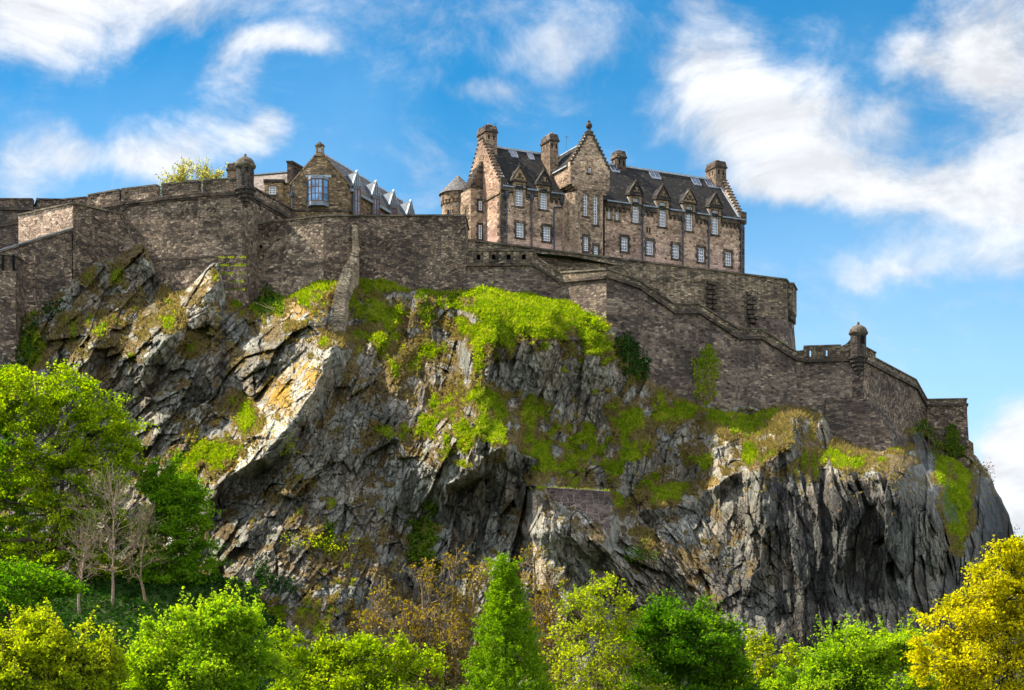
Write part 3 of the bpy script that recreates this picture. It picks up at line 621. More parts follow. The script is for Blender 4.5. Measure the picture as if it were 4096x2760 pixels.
    pale = np.clip(slab + .8 * G(U, V, 440, 690, 50, 90) + .7 * G(U, V, 1020, 1090, 70, 60) + .7 * G(U, V, 1265, 1260, 40, 90) + .6 * G(U, V, 1600, 1110, 120, 40) + .6 * G(U, V, 1640, 1000, 40, 30) + .5 * G(U, V, 930, 1030, 50, 50), 0, 1)  # lightens ridges and ledges the sun strikes: sunlight put into the tint
    gold = np.zeros(U.shape)
    for (u, v, ru, rv, a) in ((690, 700, 80, 55, .85), (640, 900, 45, 70, 1), (700, 850, 50, 45, .9), (590, 980, 35, 60, .75), (520, 1060, 40, 40, .6), (735, 760, 35, 40, .9), (1480, 1150, 70, 28, .75), (1620, 1110, 60, 25, .7),
                              (1660, 1060, 60, 30, .45), (1960, 1030, 60, 20, .6), (1100, 1000, 60, 40, .35), (460, 640, 30, 30, .6), (400, 720, 30, 40, .4), (480, 705, 60, 14, .6), (1075, 800, 20, 90, .4), (1240, 1160, 25, 50, .5), (500, 960, 50, 60, .35), (330, 760, 60, 40, .3)):
        gold = np.maximum(gold, a * .8 * G(U, V, u, v, ru, rv))
    gold *= np.clip((nzs + .1) / .4, 0, 1)
    stain = np.clip(.85 * G(U, V, 1650, 1320, 70, 100) + .6 * G(U, V, 1960, 1130, 140, 60) + .6 * G(U, V, 1750, 1110, 70, 60) + .75 * G(U, V, 1090, 1190, 80, 80) + .7 * G(U, V, 1790, 1130, 70, 70) + .45 * G(U, V, 1890, 1300, 90, 100) + .5 * G(U, V, 480, 870, 60, 60) + .35 * G(U, V, 700, 1160, 120, 60) + .35 * G(U, V, 900, 1330, 260, 80), 0, .92)
    inn = (np.clip(1 - E, 0, 1) * calm * np.clip(fade * 1.3, 0, 1))
    F = np.arange(U.size).reshape(U.shape); F = np.stack([F[:-1, :-1], F[1:, :-1], F[1:, 1:], F[:-1, 1:]], -1).reshape(-1, 4)
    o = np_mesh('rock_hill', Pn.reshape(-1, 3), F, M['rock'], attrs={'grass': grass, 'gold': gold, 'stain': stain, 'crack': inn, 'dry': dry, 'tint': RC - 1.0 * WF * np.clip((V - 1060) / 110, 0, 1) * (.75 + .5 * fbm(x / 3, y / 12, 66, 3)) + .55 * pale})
    tag(o, kind='structure')
    return us, V, Pn, nr, grass, vb, dry
GR = [(1205, 720, 160, 66, 1.5), (1130, 700, 70, 45, 1.2), (1350, 760, 60, 70, .8), (1330, 860, 120, 60, .98), (1200, 870, 130, 60, .85), (1120, 910, 60, 35, 1.0), (1180, 940, 120, 30, .75), (1420, 945, 150, 45, .8), (1540, 935, 100, 26, .8), (1320, 1000, 130, 45, .95),
      (1085, 985, 75, 38, 1.35), (1060, 1045, 60, 34, 1.15), (1210, 1040, 110, 22, .9), (1430, 1050, 70, 70, .9), (1280, 1050, 90, 30, .8), (870, 650, 90, 22, .9), (900, 720, 130, 45, .85), (870, 780, 80, 35, .75), (930, 800, 120, 45, .7), (920, 985, 110, 18, .8), (1000, 960, 60, 25, .5),
      (1750, 937, 70, 12, .8), (1650, 945, 80, 20, .8), (1720, 1035, 45, 25, .9), (1690, 960, 40, 30, .8), (1600, 1045, 50, 22, .7), (1945, 1016, 30, 8, .6), (1530, 1120, 60, 22, .6), (1430, 1130, 60, 30, .6), (2172, 1110, 26, 105, 1.4), (2145, 1050, 22, 50, 1.1), (2175, 1200, 22, 36, .9),
      (540, 960, 40, 70, .75), (480, 1030, 50, 50, .8), (430, 1060, 40, 40, .7), (600, 700, 40, 40, .55), (310, 700, 110, 60, .25), (160, 740, 90, 50, .3), (250, 640, 60, 35, .35), (70, 800, 40, 60, .8), (440, 770, 60, 40, .3), (1200, 790, 120, 45, .85), (1088, 790, 22, 80, 1.15), (1085, 900, 30, 30, 1.1),
      (760, 1240, 90, 30, .35), (960, 1190, 40, 20, .5), (1000, 1290, 90, 25, .4), (650, 1400, 130, 40, .5), (820, 660, 40, 20, .6), (1060, 665, 50, 14, 1), (2080, 990, 30, 20, .7)]
def grass_regions(U, V):
    g = np.zeros(U.shape)
    for (u, v, ru, rv, a) in GR: g = np.maximum(g, a * G(U, V, u, v, ru, rv))
    return np.clip(g, 0, 1)
RU, RV, RP, RN, RG, RVB, RDRY = build_rock()
def rock_at(u, v):
    """point and normal of the rock surface on the survey sight line (u, v)"""
    j = int(np.clip(round((u - RU[0]) / DU), 0, len(RU) - 1)); i = int(np.argmin(np.abs(RV[:, j] - v)))
    return Vector(RP[i, j]), Vector(RN[i, j])
# ---------------------------------------------------------------- walls
def wall_body(mb, pts, thick, m=0, cap=True):
    """pts: (x, y, zbot, ztop, batter) along the foot line, front face towards the right-hand side of travel"""
    k = len(pts); nn = []
    for i in range(k):
        d = Vector(pts[min(i + 1, k - 1)][:2]) - Vector(pts[max(i - 1, 0)][:2]); d.normalize(); nn.append(Vector((d.y, -d.x, 0)))
    def rows(i):
        x, y, zb, zt = pts[i][:4]; bt = pts[i][4] if len(pts[i]) > 4 else 0
        f = Vector((x, y, 0)); b = f - nn[i] * thick
        return [Vector((f.x, f.y, zb)) + nn[i] * bt, Vector((f.x, f.y, zt)), Vector((b.x, b.y, zt)), Vector((b.x, b.y, zb))]
    R = [rows(i) for i in range(k)]
    for i in range(k - 1):
        a, b = R[i], R[i + 1]
        mb.face([a[0], b[0], b[1], a[1]], m); mb.face([a[1], b[1], b[2], a[2]], m); mb.face([b[0], a[0], a[3], b[3]], m); mb.face([a[3], a[2], b[2], b[3]], m)
    mb.face([R[0][0], R[0][1], R[0][2], R[0][3]], m); mb.face([R[-1][0], R[-1][3], R[-1][2], R[-1][1]], m)
def XY(u, Y): return ((u - CX) / FD * Y, Y)
def quoins(mb, x, y, n1, n2, z0, z1, w=.75, h=.42, proud=.04, m=0):
    """alternating corner stones; n1, n2 outward normals of the two faces, the stones run back along the other face"""
    z = z0; k = 0; n1 = Vector(n1 + (0,)) if len(n1) == 2 else Vector(n1); n2 = Vector(n2 + (0,)) if len(n2) == 2 else Vector(n2)
    while z < z1 - .1:
        a, b = (w, w * .5) if k % 2 == 0 else (w * .5, w)
        hh = min(h, z1 - z) - .03
        c = Vector((x, y, z)) + n1 * proud + n2 * proud
        mb.box(c, -n2 * (a + proud), -n1 * (b + proud), (0, 0, hh), m); z += h; k += 1

# --- left bastion with battlements and sentry turret
def bastion():
    zs = zat(440, 208); root = empty('bastion_wall', (XY(450, 209)[0], 209, 44), 'tall brown bastion wall crowned with battlements and a domed sentry turret on its corner', 'wall', 'castle walls')
    U = [(150, 215.6), (205, 214), (276, 212), (367, 210.3), (450, 209), (556, 208)]
    front = [XY(*q) for q in U] + [(-22.4, 219.2)]
    mb = MB(); wall_body(mb, [(x, y, 43, zs) for x, y in front], 3.0)
    cx, cy = front[5]; quoins(mb, cx, cy, (0.05, -1), (.94, -.33), 47, zs - .3, .8, .45)
    mb.build('wall', M['wall_pale'], root)
    s = MB(); s.strip([(x, y, zs - .06) for x, y in front], .26, .3); s.nxt(); s.strip([(x, y, zs - .26) for x, y in front], .12, .2); s.nxt()
    # offset course half way up
    s.strip([XY(u, Y) + (zat(605 - 0.03 * u, Y) + (u - 320) * .0012,) for u, Y in ((330, 210.8), (450, 209), (535, 208.2))], .1, .2)
    s.build('string_course', M['dress'], root)
    # parapet: low breastwork, then merlons
    bw = MB()
    for a, b in zip(front, front[1:]):
        pass
    wall_body(bw, [(x, y + .05, zs + .24, zs + .52) for x, y in front], .7); bw.build('breastwork', M['wall_pale'], root)
    mer = [(-60, 74, 458), (84, 196, 450), (200, 271, 437), (276, 356, 424), (367, 450, 415), (462, 556, 410)]
    def Yat(u): return np.interp(u, [q[0] for q in U], [q[1] for q in U])
    for a, b, v in mer[2:]:
        m1 = MB(); pts = [XY(u, Yat(u)) for u in np.linspace(a, b, 4)]
        zt = zs + 1.5
        wall_body(m1, [(x, y + .05, zs + .52, zt) for x, y in pts], .7)
        o = m1.build('merlon', M['wall_pale'], root)
        c = MB(); c.strip([(x, y + .05, zt) for x, y in pts], .1, .16, back=.8)
        jb = c.build('merlon_coping', M['coping'], o); c = MB()
        for (x, y), sg in ((pts[0], 1), (pts[-1], -1)):          # dark dressed jambs of the embrasures
            d = (Vector(pts[-1]) - Vector(pts[0])).normalized() * sg
            for q, w in ((0, .75), (.34, .45), (.68, .75)):
                c.box((x - d.x * .02, y + .02, zs + .54 + q), (d.x * w, d.y * w, 0), (.0, -.06, 0), (0, 0, .31))
            c.nxt(); c.box((x - d.x * .02, y + .02, zs - .62), (d.x * .5, d.y * .5, 0), (0, -.1, 0), (0, 0, .34)); c.nxt()
        c.build('embrasure_jamb', M['dress'], o)
    # parapet along the right return
    p = [(front[5][0], front[5][1]), (-22.6, 218.6)]
    pr = MB(); wall_body(pr, [(x, y + .0, zs + .52, zs + 1.05) for x, y in p], .7); pr.build('parapet', M['wall_pale'], root)
    pc = MB(); pc.strip([(x, y, zs + 1.05) for x, y in p], .1, .16, back=.8); pc.build('parapet_coping', M['dress'], root); pc = MB()
    d = (Vector(p[1]) - Vector(p[0])).normalized(); n = Vector((d.y, -d.x, 0))
    for q in (3.2, 6.6):
        c = Vector((p[0][0] + d.x * q, p[0][1] + d.y * q, zs - .7)); pc.box(c - n * .05, (d.x * .5, d.y * .5, 0), n * .22, (0, 0, .5)); pc.nxt()
    pc.build('corbel_stone', M['dress'], root)
    sl = MB()
    for q, zz, h in ((5.0, -3.4, .55), (7.2, -3.9, 1.25), (9.3, -4.4, 1.2)):
        c = Vector((p[0][0] + d.x * q, p[0][1] + d.y * q, zs + zz)); sl.box(c - n * .12, (d.x * .34, d.y * .34, 0), n * .13, (0, 0, h)); sl.nxt()
    sl.build('slit_opening', M['black'], root)
    wb = MB(); wb.box(Vector((p[0][0] + d.x * 7.7, p[0][1] + d.y * 7.7, zs - 3.85)) - n * .12, (d.x * .35, d.y * .35, 0), n * .135, (0, 0, 1.0)); wb.build('window_slit', M['lead_pale'], root)
    # stepped foot below the corner
    ft = MB()
    for k in range(5):
        z1 = zat(588 + k * 20, 208); z0 = z1 - 1.6
        x0 = XY(497 - k * 3, 208)[0]; x1 = XY(560, 208)[0] - .02
        ft.box((x0, 207.75 - k * .3, z0), (x1 - x0 + .1 * k, 0, 0), (0, 1.2 + k * .3, 0), (0, 0, z1 - z0))
    ft.build('stepped_footing', M['wall'], root)
bastion()
# --- wall running back at the far left
def far_left_wall():
    root = empty('rampart_wall', (XY(60, 216.5)[0], 216.5, 46), 'dark battlemented wall with a cannon in its gap behind the sunlit pink wall', 'wall', 'castle walls')
    zs = zat(476, 216.5)
    f = [XY(-140, 217.5), XY(0, 216.8), XY(150, 217.2), XY(206, 216.2)]
    mb = MB(); wall_body(mb, [(x, y, 45, zs) for x, y in f], 2.5); mb.build('wall', M['wall_dark'], root)
    s = MB(); s.strip([(x, y, zs) for x, y in f], .22, .3); s.build('string_course', M['dress'], root)
    bw = MB(); wall_body(bw, [(x, y + .05, zs + .3, zs + .42) for x, y in f], .7); bw.build('breastwork', M['wall_dark'], root)
    for a, b, v in ((-140, 74, 455), (85, 197, 456)):
        q = MB(); p = [XY(u, np.interp(u, [-140, 0, 150, 206], [217.5, 216.8, 217.2, 216.2])) for u in (a, (a + b) / 2, b)]
        wall_body(q, [(x, y + .05, zs + .42, zs + 1.15) for x, y in p], .7); o = q.build('merlon', M['wall'], root)
        c = MB(); c.strip([(x, y + .05, zs + 1.15) for x, y in p], .1, .16, back=.8); c.build('merlon_coping', M['dress'], o)
    return zs
ZFL = far_left_wall()
def cannon():
    x, y = XY(80, 217.3); root = empty('cannon', (x, y, ZFL + .42), 'small black cannon pointing out through a gap in the battlements', 'cannon')
    b = MB(); d = Vector((.35, -.9, .28)).normalized(); c = Vector((x, y + .4, ZFL + .85))
    b.tube([c - d * .9, c - d * .75, c - d * .1, c + d * .9, c + d * 1.0, c + d * 1.08], [.12, .2, .19, .14, .17, .15], 10); b.build('barrel', M['iron'], root)
    g = MB()
    for sx in (-.3, .22): g.prism([(x + sx, y - .2, ZFL + .42), (x + sx, y + 1.5, ZFL + .42), (x + sx, y + 1.2, ZFL + .62), (x + sx, y + .3, ZFL + .9), (x + sx, y - .2, ZFL + .85)], (.08, 0, 0)); g.nxt()
    g.build('carriage', M['iron'], root)
cannon()
# --- sunlit wall and the lower wall with the lead-capped slope
def left_salient():
    zt = zat(463, 207.8)
    root = empty('salient_wall', (XY(165, 207.8)[0], 209, 43), 'angled wall with one sunlit pink face and one shaded brown face', 'wall', 'castle walls')
    A, B, C = XY(42, 212.2), XY(166, 207.8), XY(292, 212.4)
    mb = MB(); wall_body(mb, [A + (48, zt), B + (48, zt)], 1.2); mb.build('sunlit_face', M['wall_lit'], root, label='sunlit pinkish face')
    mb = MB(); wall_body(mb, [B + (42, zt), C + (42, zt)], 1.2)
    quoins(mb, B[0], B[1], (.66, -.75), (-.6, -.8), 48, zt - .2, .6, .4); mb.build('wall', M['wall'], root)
    c = MB(); c.strip([A + (zt,), B + (zt,)], .12, .16, back=1.2); c.strip([B + (zt + .005,), C + (zt + .005,)], .12, .16, back=1.2); c.build('coping', M['coping'], root)
    r2 = empty('low_sloping_wall', (XY(80, 205)[0], 205, 42), 'dark lower wall with a sloping lead-capped top directly below the sunlit pink wall', 'wall', 'castle walls')
    p = [(-140, 203.2, 620), (0, 204.4, 574), (80, 205.6, 549), (163, 207.2, 524)]
    mb = MB(); wall_body(mb, [XY(u, Y) + (40, zat(v, Y)) for u, Y, v in p], 1.0); mb.build('wall', M['wall'], r2)
    c = MB(); c.strip([XY(u, Y) + (zat(v, Y),) for u, Y, v in p], .14, .2, back=.4); c.build('coping', M['coping'], r2)
    c = MB(); c.strip([XY(u, Y + .7) + (zat(v - 5, Y),) for u, Y, v in p], .2, .25, back=2.2); c.build('lead_capping', M['lead'], r2)
    r3 = empty('loop_wall', (XY(-10, 202)[0], 202, 42), 'short wall pierced by two narrow slits below the sloping lead-capped wall', 'wall', 'castle walls')
    z1 = zat(583, 202.4); p = [XY(-150, 201.2) + (40, zat(560, 201.2)), XY(36, 202.4) + (40, z1), (XY(36, 202.4)[0] + .5, 206.5, 40, z1)]
    mb = MB(); wall_body(mb, p, .9); mb.build('wall', M['wall'], r3)
    c = MB(); c.strip([q[:2] + (q[3],) for q in p], .12, .18, back=.9); c.build('coping', M['coping'], r3)
    s = MB()
    for u in (4, 28):
        x, y = XY(u, 202.15); s.box((x, y - .03, zat(612, 202)), (.22, 0, 0), (0, .5, 0), (0, 0, 1.5)); s.nxt()
    s.build('slit_opening', M['black'], r3)
    r4 = empty('inner_wall', (XY(20, 214)[0], 214, 46), 'dark wall piece behind the sunlit pink wall with a tall dark doorway', 'wall', 'castle walls')
    mb = MB(); wall_body(mb, [XY(-140, 213.6) + (46, zat(540, 213.6)), XY(0, 213.6) + (46, zat(516, 213.6)), XY(52, 213.6) + (46, zat(507, 213.6))], .8); mb.build('wall', M['wall_dark'], r4)
    c = MB(); c.strip([XY(u, 213.6) + (zat(v, 213.6),) for u, v in ((-140, 540), (0, 516), (52, 507))], .12, .16, back=.8); c.build('coping', M['coping'], r4)
    s = MB(); x, y = XY(41, 212.9); s.box((x, y, zat(562, 213)), (.5, 0, 0), (0, .6, 0), (0, 0, 2.3)); s.build('doorway', M['iron'], r4)
left_salient()
# --- curtain wall
def curtain():
    zt = zat(510, 210.7); root = empty('curtain_wall', (XY(850, 208)[0], 209, 42), 'long dark curtain wall below the gabled house with a level stone coping', 'wall', 'castle walls')
    p = [XY(586, 210.8), XY(735, 207.8), XY(1058, 207.7), (XY(1058, 207.7)[0] + .15, 213.0)]
    mb = MB(); wall_body(mb, [p[0] + (42, zt), p[1] + (42, zt)], 1.6); mb.build('pale_bay', M['wall_pale'], root)
    mb = MB(); wall_body(mb, [q + (42, zt + .003) for q in p[1:]], 1.6)
    quoins(mb, p[2][0], p[2][1], (0, -1), (1, 0), zat(600, 207.7), zt - .1, .8, .5); mb.build('wall', M['wall'], root)
    c = MB(); c.strip([q + (zt + .006,) for q in p], .14, .17, back=1.6); c.build('coping', M['coping'], root)
    s = MB()
    for u, v in ((717, 590), (800, 583), (692, 604)):
        Y = np.interp(u, [586, 735, 1058], [210.8, 207.8, 207.7]); x, y = XY(u, Y); s.box((x, y - .02, zat(v, Y)), (.22, 0, 0), (0, .3, 0), (0, 0, .3)); s.nxt()
    x, y = XY(591, 210.6); s.box((x, y - .6, zat(561, 210)), (.25, 0, 0), (0, .7, 0), (0, 0, .22))
    s.build('drain_hole', M['black'], root)
curtain()
# --- rough spur wall running down the ridge towards the viewer
def spur_wall():
    root = empty('spur_wall', (XY(785, 201)[0], 201, 40), 'rough stepped rubble wall climbing the sunlit ridge to the curtain wall', 'wall', 'castle walls')
    key = [(801, 513, 207.6), (802, 560, 206.6), (791, 592, 205.2), (777, 615, 203.4), (766, 642, 201.4), (760, 670, 199.6), (757, 702, 198.2), (755, 737, 197.0), (755, 766, 196.2)]
    mb = MB(); cp = MB(); n = 46
    for i in range(n):
        t = i / (n - 1) * (len(key) - 1); k = min(int(t), len(key) - 2); f = t - k
        u, v, Y = (key[k][j] * (1 - f) + key[k + 1][j] * f for j in range(3)); Y -= .0
        x = XY(u, Y)[0]; zt = zat(v, Y) + random.uniform(-.06, .1); w = .48 + .62 * min(1, t / 4); d = 11.8 / n + .06
        for q in range(3):                                 # three thin ragged courses, then the body
            h = .16; cp.box((x + random.uniform(-.07, .05), Y - d / 2 - random.uniform(0, .06), zt - h * (q + 1)), (w + random.uniform(-.08, .08), 0, 0), (0, d + .1, 0), (0, 0, h - .015))
        mb.box((x, Y - d / 2, zt - 6.5), (w, 0, 0), (0, d, 0), (0, 0, 6.5 - .5))
    mb.build('wall', M['spur'], root); cp.build('capping_stones', M['spur'], root)
spur_wall()
# --- terrace walls under the long house
def curve_z(tab, u): return np.interp(u, [q[0] for q in tab], [q[1] for q in tab])
TU = [1058, 1212, 1273, 1378, 1450, 1533, 1588, 1678, 1729, 1810, 1826]; TY = [207.9, 207.9, 208.0, 203, 204.2, 206.5, 207.7, 209.8, 211, 212.8, 213]
TT = [(1060.5, 571), (1212, 569.5), (1222, 589), (1273, 621.5), (1378, 613.5), (1385, 615), (1450, 638), (1533, 693), (1588, 692), (1678, 749), (1729, 749), (1810, 801), (1826, 800)]
TS = [(1058, 603), (1211, 602), (1272, 641), (1378, 631), (1388, 632), (1450, 653), (1533, 711), (1587, 710), (1676, 768), (1728, 768), (1810, 818.5), (1826, 818.5)]
def lower_terrace():
    root = empty('lower_terrace_wall', (XY(1450, 208)[0], 208, 30), 'long lower terrace wall whose stone coping steps down in diagonals to a sentry turret', 'wall', 'castle walls')
    us = sorted(set([q[0] for q in TS] + [q[0] for q in TT[1:-1]] + TU + [1058, 1963]))
    us = [u for u in us if 1058 <= u <= 1826]
    ty = lambda u: np.interp(u, TU, TY)
    mb = MB(); wall_body(mb, [XY(u, ty(u)) + (28, zat(curve_z(TS, u), ty(u))) for u in us], 2.2)
    mb.build('wall', M['wall_dark'], root)
    tail = [(1826, 213.0), (1936, 212.3), (1963, 212.0)]
    w2 = MB(); zs = zat(818.5, 212.3); wall_body(w2, [XY(u, Y) + (26, zs) for u, Y in tail], 2.2); cx, cy = XY(1963, 212)
    w2.build('end_bay', M['wall_dark'], root)
    s = MB(); s.strip([XY(u, ty(u)) + (zat(curve_z(TS, u), ty(u)) - .12,) for u in us], .26, .3); s.nxt(); s.strip([XY(u, Y) + (zs - .12,) for u, Y in tail], .26, .3); s.build('string_course', M['dress'], root)
    # parapet with loops
    slots = [(1083, 1091.5), (1117.5, 1126), (1151.5, 1160), (1186, 1195)]
    pb = MB(); cop = MB(); jm = MB(); BT = .55
    ut = [u for u in us if u >= 1060]
    if ut[0] > 1060.5: ut = [1060.5] + ut
    zS = lambda u: zat(curve_z(TS, u), ty(u)) + .18; zT = lambda u: zat(curve_z(TT, u), ty(u))
    flat = [1060.5] + [x for s_ in slots for x in s_] + [1211.5]
    for i, (a, b) in enumerate(zip(flat, flat[1:])):
        pa, pb_ = XY(a, ty(a)), XY(b, ty(b)); z0, z1 = zS(a), zT(1100)
        if i % 2 == 0: pb.box((pa[0], pa[1], z0), (pb_[0] - pa[0], 0, 0), (0, BT, 0), (0, 0, z1 - z0))
        else:
            pb.box((pa[0], pa[1] + .003, z0), (pb_[0] - pa[0], 0, 0), (0, BT, 0), (0, 0, .36)); pb.box((pa[0], pa[1] + .003, z1 - .32), (pb_[0] - pa[0], 0, 0), (0, BT, 0), (0, 0, .32))
            for x0, w in ((pa[0] - .3, .3), (pb_[0], .3)): jm.box((x0, pa[1] - .04, z0 + .3), (w, 0, 0), (0, .035, 0), (0, 0, z1 - z0 - .35))
            jm.box((pa[0] - .3, pa[1] - .045, z0 + .12), (pb_[0] - pa[0] + .6, 0, 0), (0, .04, 0), (0, 0, .18)); jm.nxt()
    for a, b in slots:  # black plates behind the loops stand in for deep shade
        pa, pq = XY(a, ty(a)), XY(b, ty(b)); dk = MB(); dk.box((pa[0] - .05, pa[1] + BT - .06, zS(a) + .3), (pq[0] - pa[0] + .1, 0, 0), (0, .05, 0), (0, 0, zT(1100) - zS(a) - .55)); dk.build('loop_shade_plate', M['black'], root)
    rest = [u for u in ut if u >= 1211.5]
    wall_body(pb, [XY(u, ty(u) + .001) + (zS(u), max(zT(u), zS(u) + .05)) for u in rest], BT)
    tailp = [XY(1826, 213.0), XY(1933, 212.3)]; zp = zat(787.5, 212.8)
    fl = [1826, 1839.6, 1845, 1877, 1882, 1936]
    for i, (a, b) in enumerate(zip(fl, fl[1:])):
        Ya, Yb = np.interp(a, [1826, 1963], [213, 212]), np.interp(b, [1826, 1963], [213, 212]); pa, pq = XY(a, Ya), XY(b, Yb)
        dv = (pq[0] - pa[0], pq[1] - pa[1], 0)
        if i % 2 == 0: pb.box(pa + (zs + .18,), dv, (0, BT, 0), (0, 0, zp - zs - .18))
        else:
            pb.box(pa + (zs + .18,), dv, (0, BT, 0), (0, 0, .32)); pb.box(pa + (zp - .3,), dv, (0, BT, 0), (0, 0, .3))
            for x0 in (pa[0] - .28, pq[0]): jm.box((x0, pa[1] - .04, zs + .4), (.28, 0, 0), (0, .035, 0), (0, 0, zp - zs - .5)); jm.nxt()
    # parapet sweeping up to the turret
    n = 7; q0 = XY(1911, 212.4); q1 = XY(1936, 212.25)
    poly = [Vector((q0[0], q0[1] - .0, zp - .02))] + [Vector((q0[0] + (q1[0] - q0[0]) * i / n, q0[1], zp + .02 + .85 * (i / n) ** 2)) for i in range(n + 1)] + [Vector((q1[0], q0[1], zp - .02))]
    pb.prism(poly, (0, .5, 0)); pb.build('parapet', M['terrace'], root); jm.build('loop_surround', M['dress'], root)
    cop.strip([XY(u, ty(u)) + (zT(1100) + .003,) for u in (1060.5, 1211.5)], .12, .15, back=BT + .1)
    cop.nxt(); cop.strip([XY(u, ty(u)) + (zT(u) + .006,) for u in rest], .12, .17, back=BT + .1)
    cop.nxt(); cop.strip([XY(1826, 213) + (zp + .004,), XY(1911, 212.5) + (zp + .004,)], .1, .14, back=BT + .1)
    cop.build('coping', M['coping'], root)
    # patch buttress joint
    b = MB(); x, y = XY(1450, 204.2); b.box((x, y - .06, 36), (.45, 0, 0), (0, .3, 0), (0, 0, zS(1450) - 36 - .6)); b.build('pilaster', M['wall_dark'], root)
lower_terrace()
def right_wall():
    root = empty('corner_wall', (XY(2020, 219)[0], 219, 26), 'receding brown wall with a low parapet beyond the sentry turret with an open lookout', 'wall', 'castle walls')
    A, B, C, D2 = XY(1963, 212), XY(2081, 226.5), XY(2106, 230), XY(2106, 229.6)
    zs = zat(820, 212.2); zt = zat(797, 212.4)
    mb = MB(); wall_body(mb, [A + (24, zs - .002), B + (24, zs - .002), C + (24, zat(925, 229.6))], 2.0); quoins(mb, A[0], A[1], (0, -1), (.77, -.63), zat(905, 212), zs - .1, .8, .45); mb.build('wall', M['wall'], root)
    s = MB(); s.strip([A + (zs - .14,), B + (zs - .14,), C + (zat(924, 229.6) - .14,)], .24, .3); s.build('string_course', M['dress'], root)
    d = (Vector(B) - Vector(A)); L = d.length; d /= L
    p = MB(); zz = zs + .16
    def pt(q): return (A[0] + d.x * q, A[1] + d.y * q)
    for a, b, h in ((0, 1.0, 1.0), (1.5, 2.1, 1.0), (2.6, 3.6, 1.0)): p.box(pt(a) + (zz,), (d.x * (b - a), d.y * (b - a), 0), (-d.y * .5, d.x * .5, 0), (0, 0, h))
    p.box(pt(0) + (zz + 1.0,), (d.x * 3.6, d.y * 3.6, 0), (-d.y * .5, d.x * .5, 0), (0, 0, .2)); p.box(pt(1.0) + (zz,), (d.x * .5, d.y * .5, 0), (-d.y * .5, d.x * .5, 0), (0, 0, .3)); p.box(pt(2.1) + (zz,), (d.x * .5, d.y * .5, 0), (-d.y * .5, d.x * .5, 0), (0, 0, .3))
    wall_body(p, [pt(3.6) + (zz, zz + .62), B + (zz, zz + .62), C + (zat(922, 229.6), zat(907, 229.6))], .5); p.build('parapet', M['terrace'], root)
    c = MB(); c.strip([pt(3.62) + (zz + .62,), B + (zz + .62,), C + (zat(907, 229.6),)], .1, .14, back=.6); c.nxt(); c.strip([pt(-.05) + (zz + 1.2,), pt(3.6) + (zz + 1.2,)], .1, .13, back=.6); c.build('coping', M['coping'], root)
    # battered masonry footing that spreads below the corner
    f = MB()
    for k in range(7):
        z1 = zat(908 + k * 13, 212) ; w0 = XY(1880 - k * 2 + (k > 3) * 8, 211)[0]; x1 = A[0] + .25 + .35 * k
        f.prism([(w0, 211.7 - k * .35, z1 - 3.2), (x1, 211.7 - k * .35, z1 - 3.2), (x1 + 2.6, 216.5 - k * .2, z1 - 3.2), (w0, 215.5, z1 - 3.2)], (0, 0, 3.2))
    f.build('stepped_footing', M['wall_dark'], root)
    r2 = empty('end_wall', (XY(2155, 230)[0], 230, 26), 'small lone wall end above the steep grass strip on the skyline', 'wall', 'castle walls')
    E, F2 = XY(2105.5, 229.7), XY(2197, 229.2); z1 = zat(921, 229.5)
    mb = MB(); wall_body(mb, [E + (27, z1, .0), F2 + (27, z1, .9), (F2[0] + .5, 235, 27, z1, .9)], 2.0); quoins(mb, F2[0], F2[1], (0, -1), (1, 0), z1 - 4.5, z1 - .05, .7, .45); mb.build('wall', M['wall'], r2)
    s = MB(); s.strip([E + (z1 - .1,), F2 + (z1 - .1,), (F2[0] + .5, 235, z1 - .1)], .2, .26); s.build('string_course', M['dress'], r2)
    p = MB(); wall_body(p, [E + (z1 + .16, z1 + .62), F2 + (z1 + .16, z1 + .62), (F2[0] + .5, 235, z1 + .16, z1 + .62)], .5); p.build('parapet', M['terrace'], r2)
    c = MB(); c.strip([E + (z1 + .62,), F2 + (z1 + .62,), (F2[0] + .5, 235, z1 + .62)], .1, .13, back=.6); c.build('coping', M['coping'], r2)
right_wall()
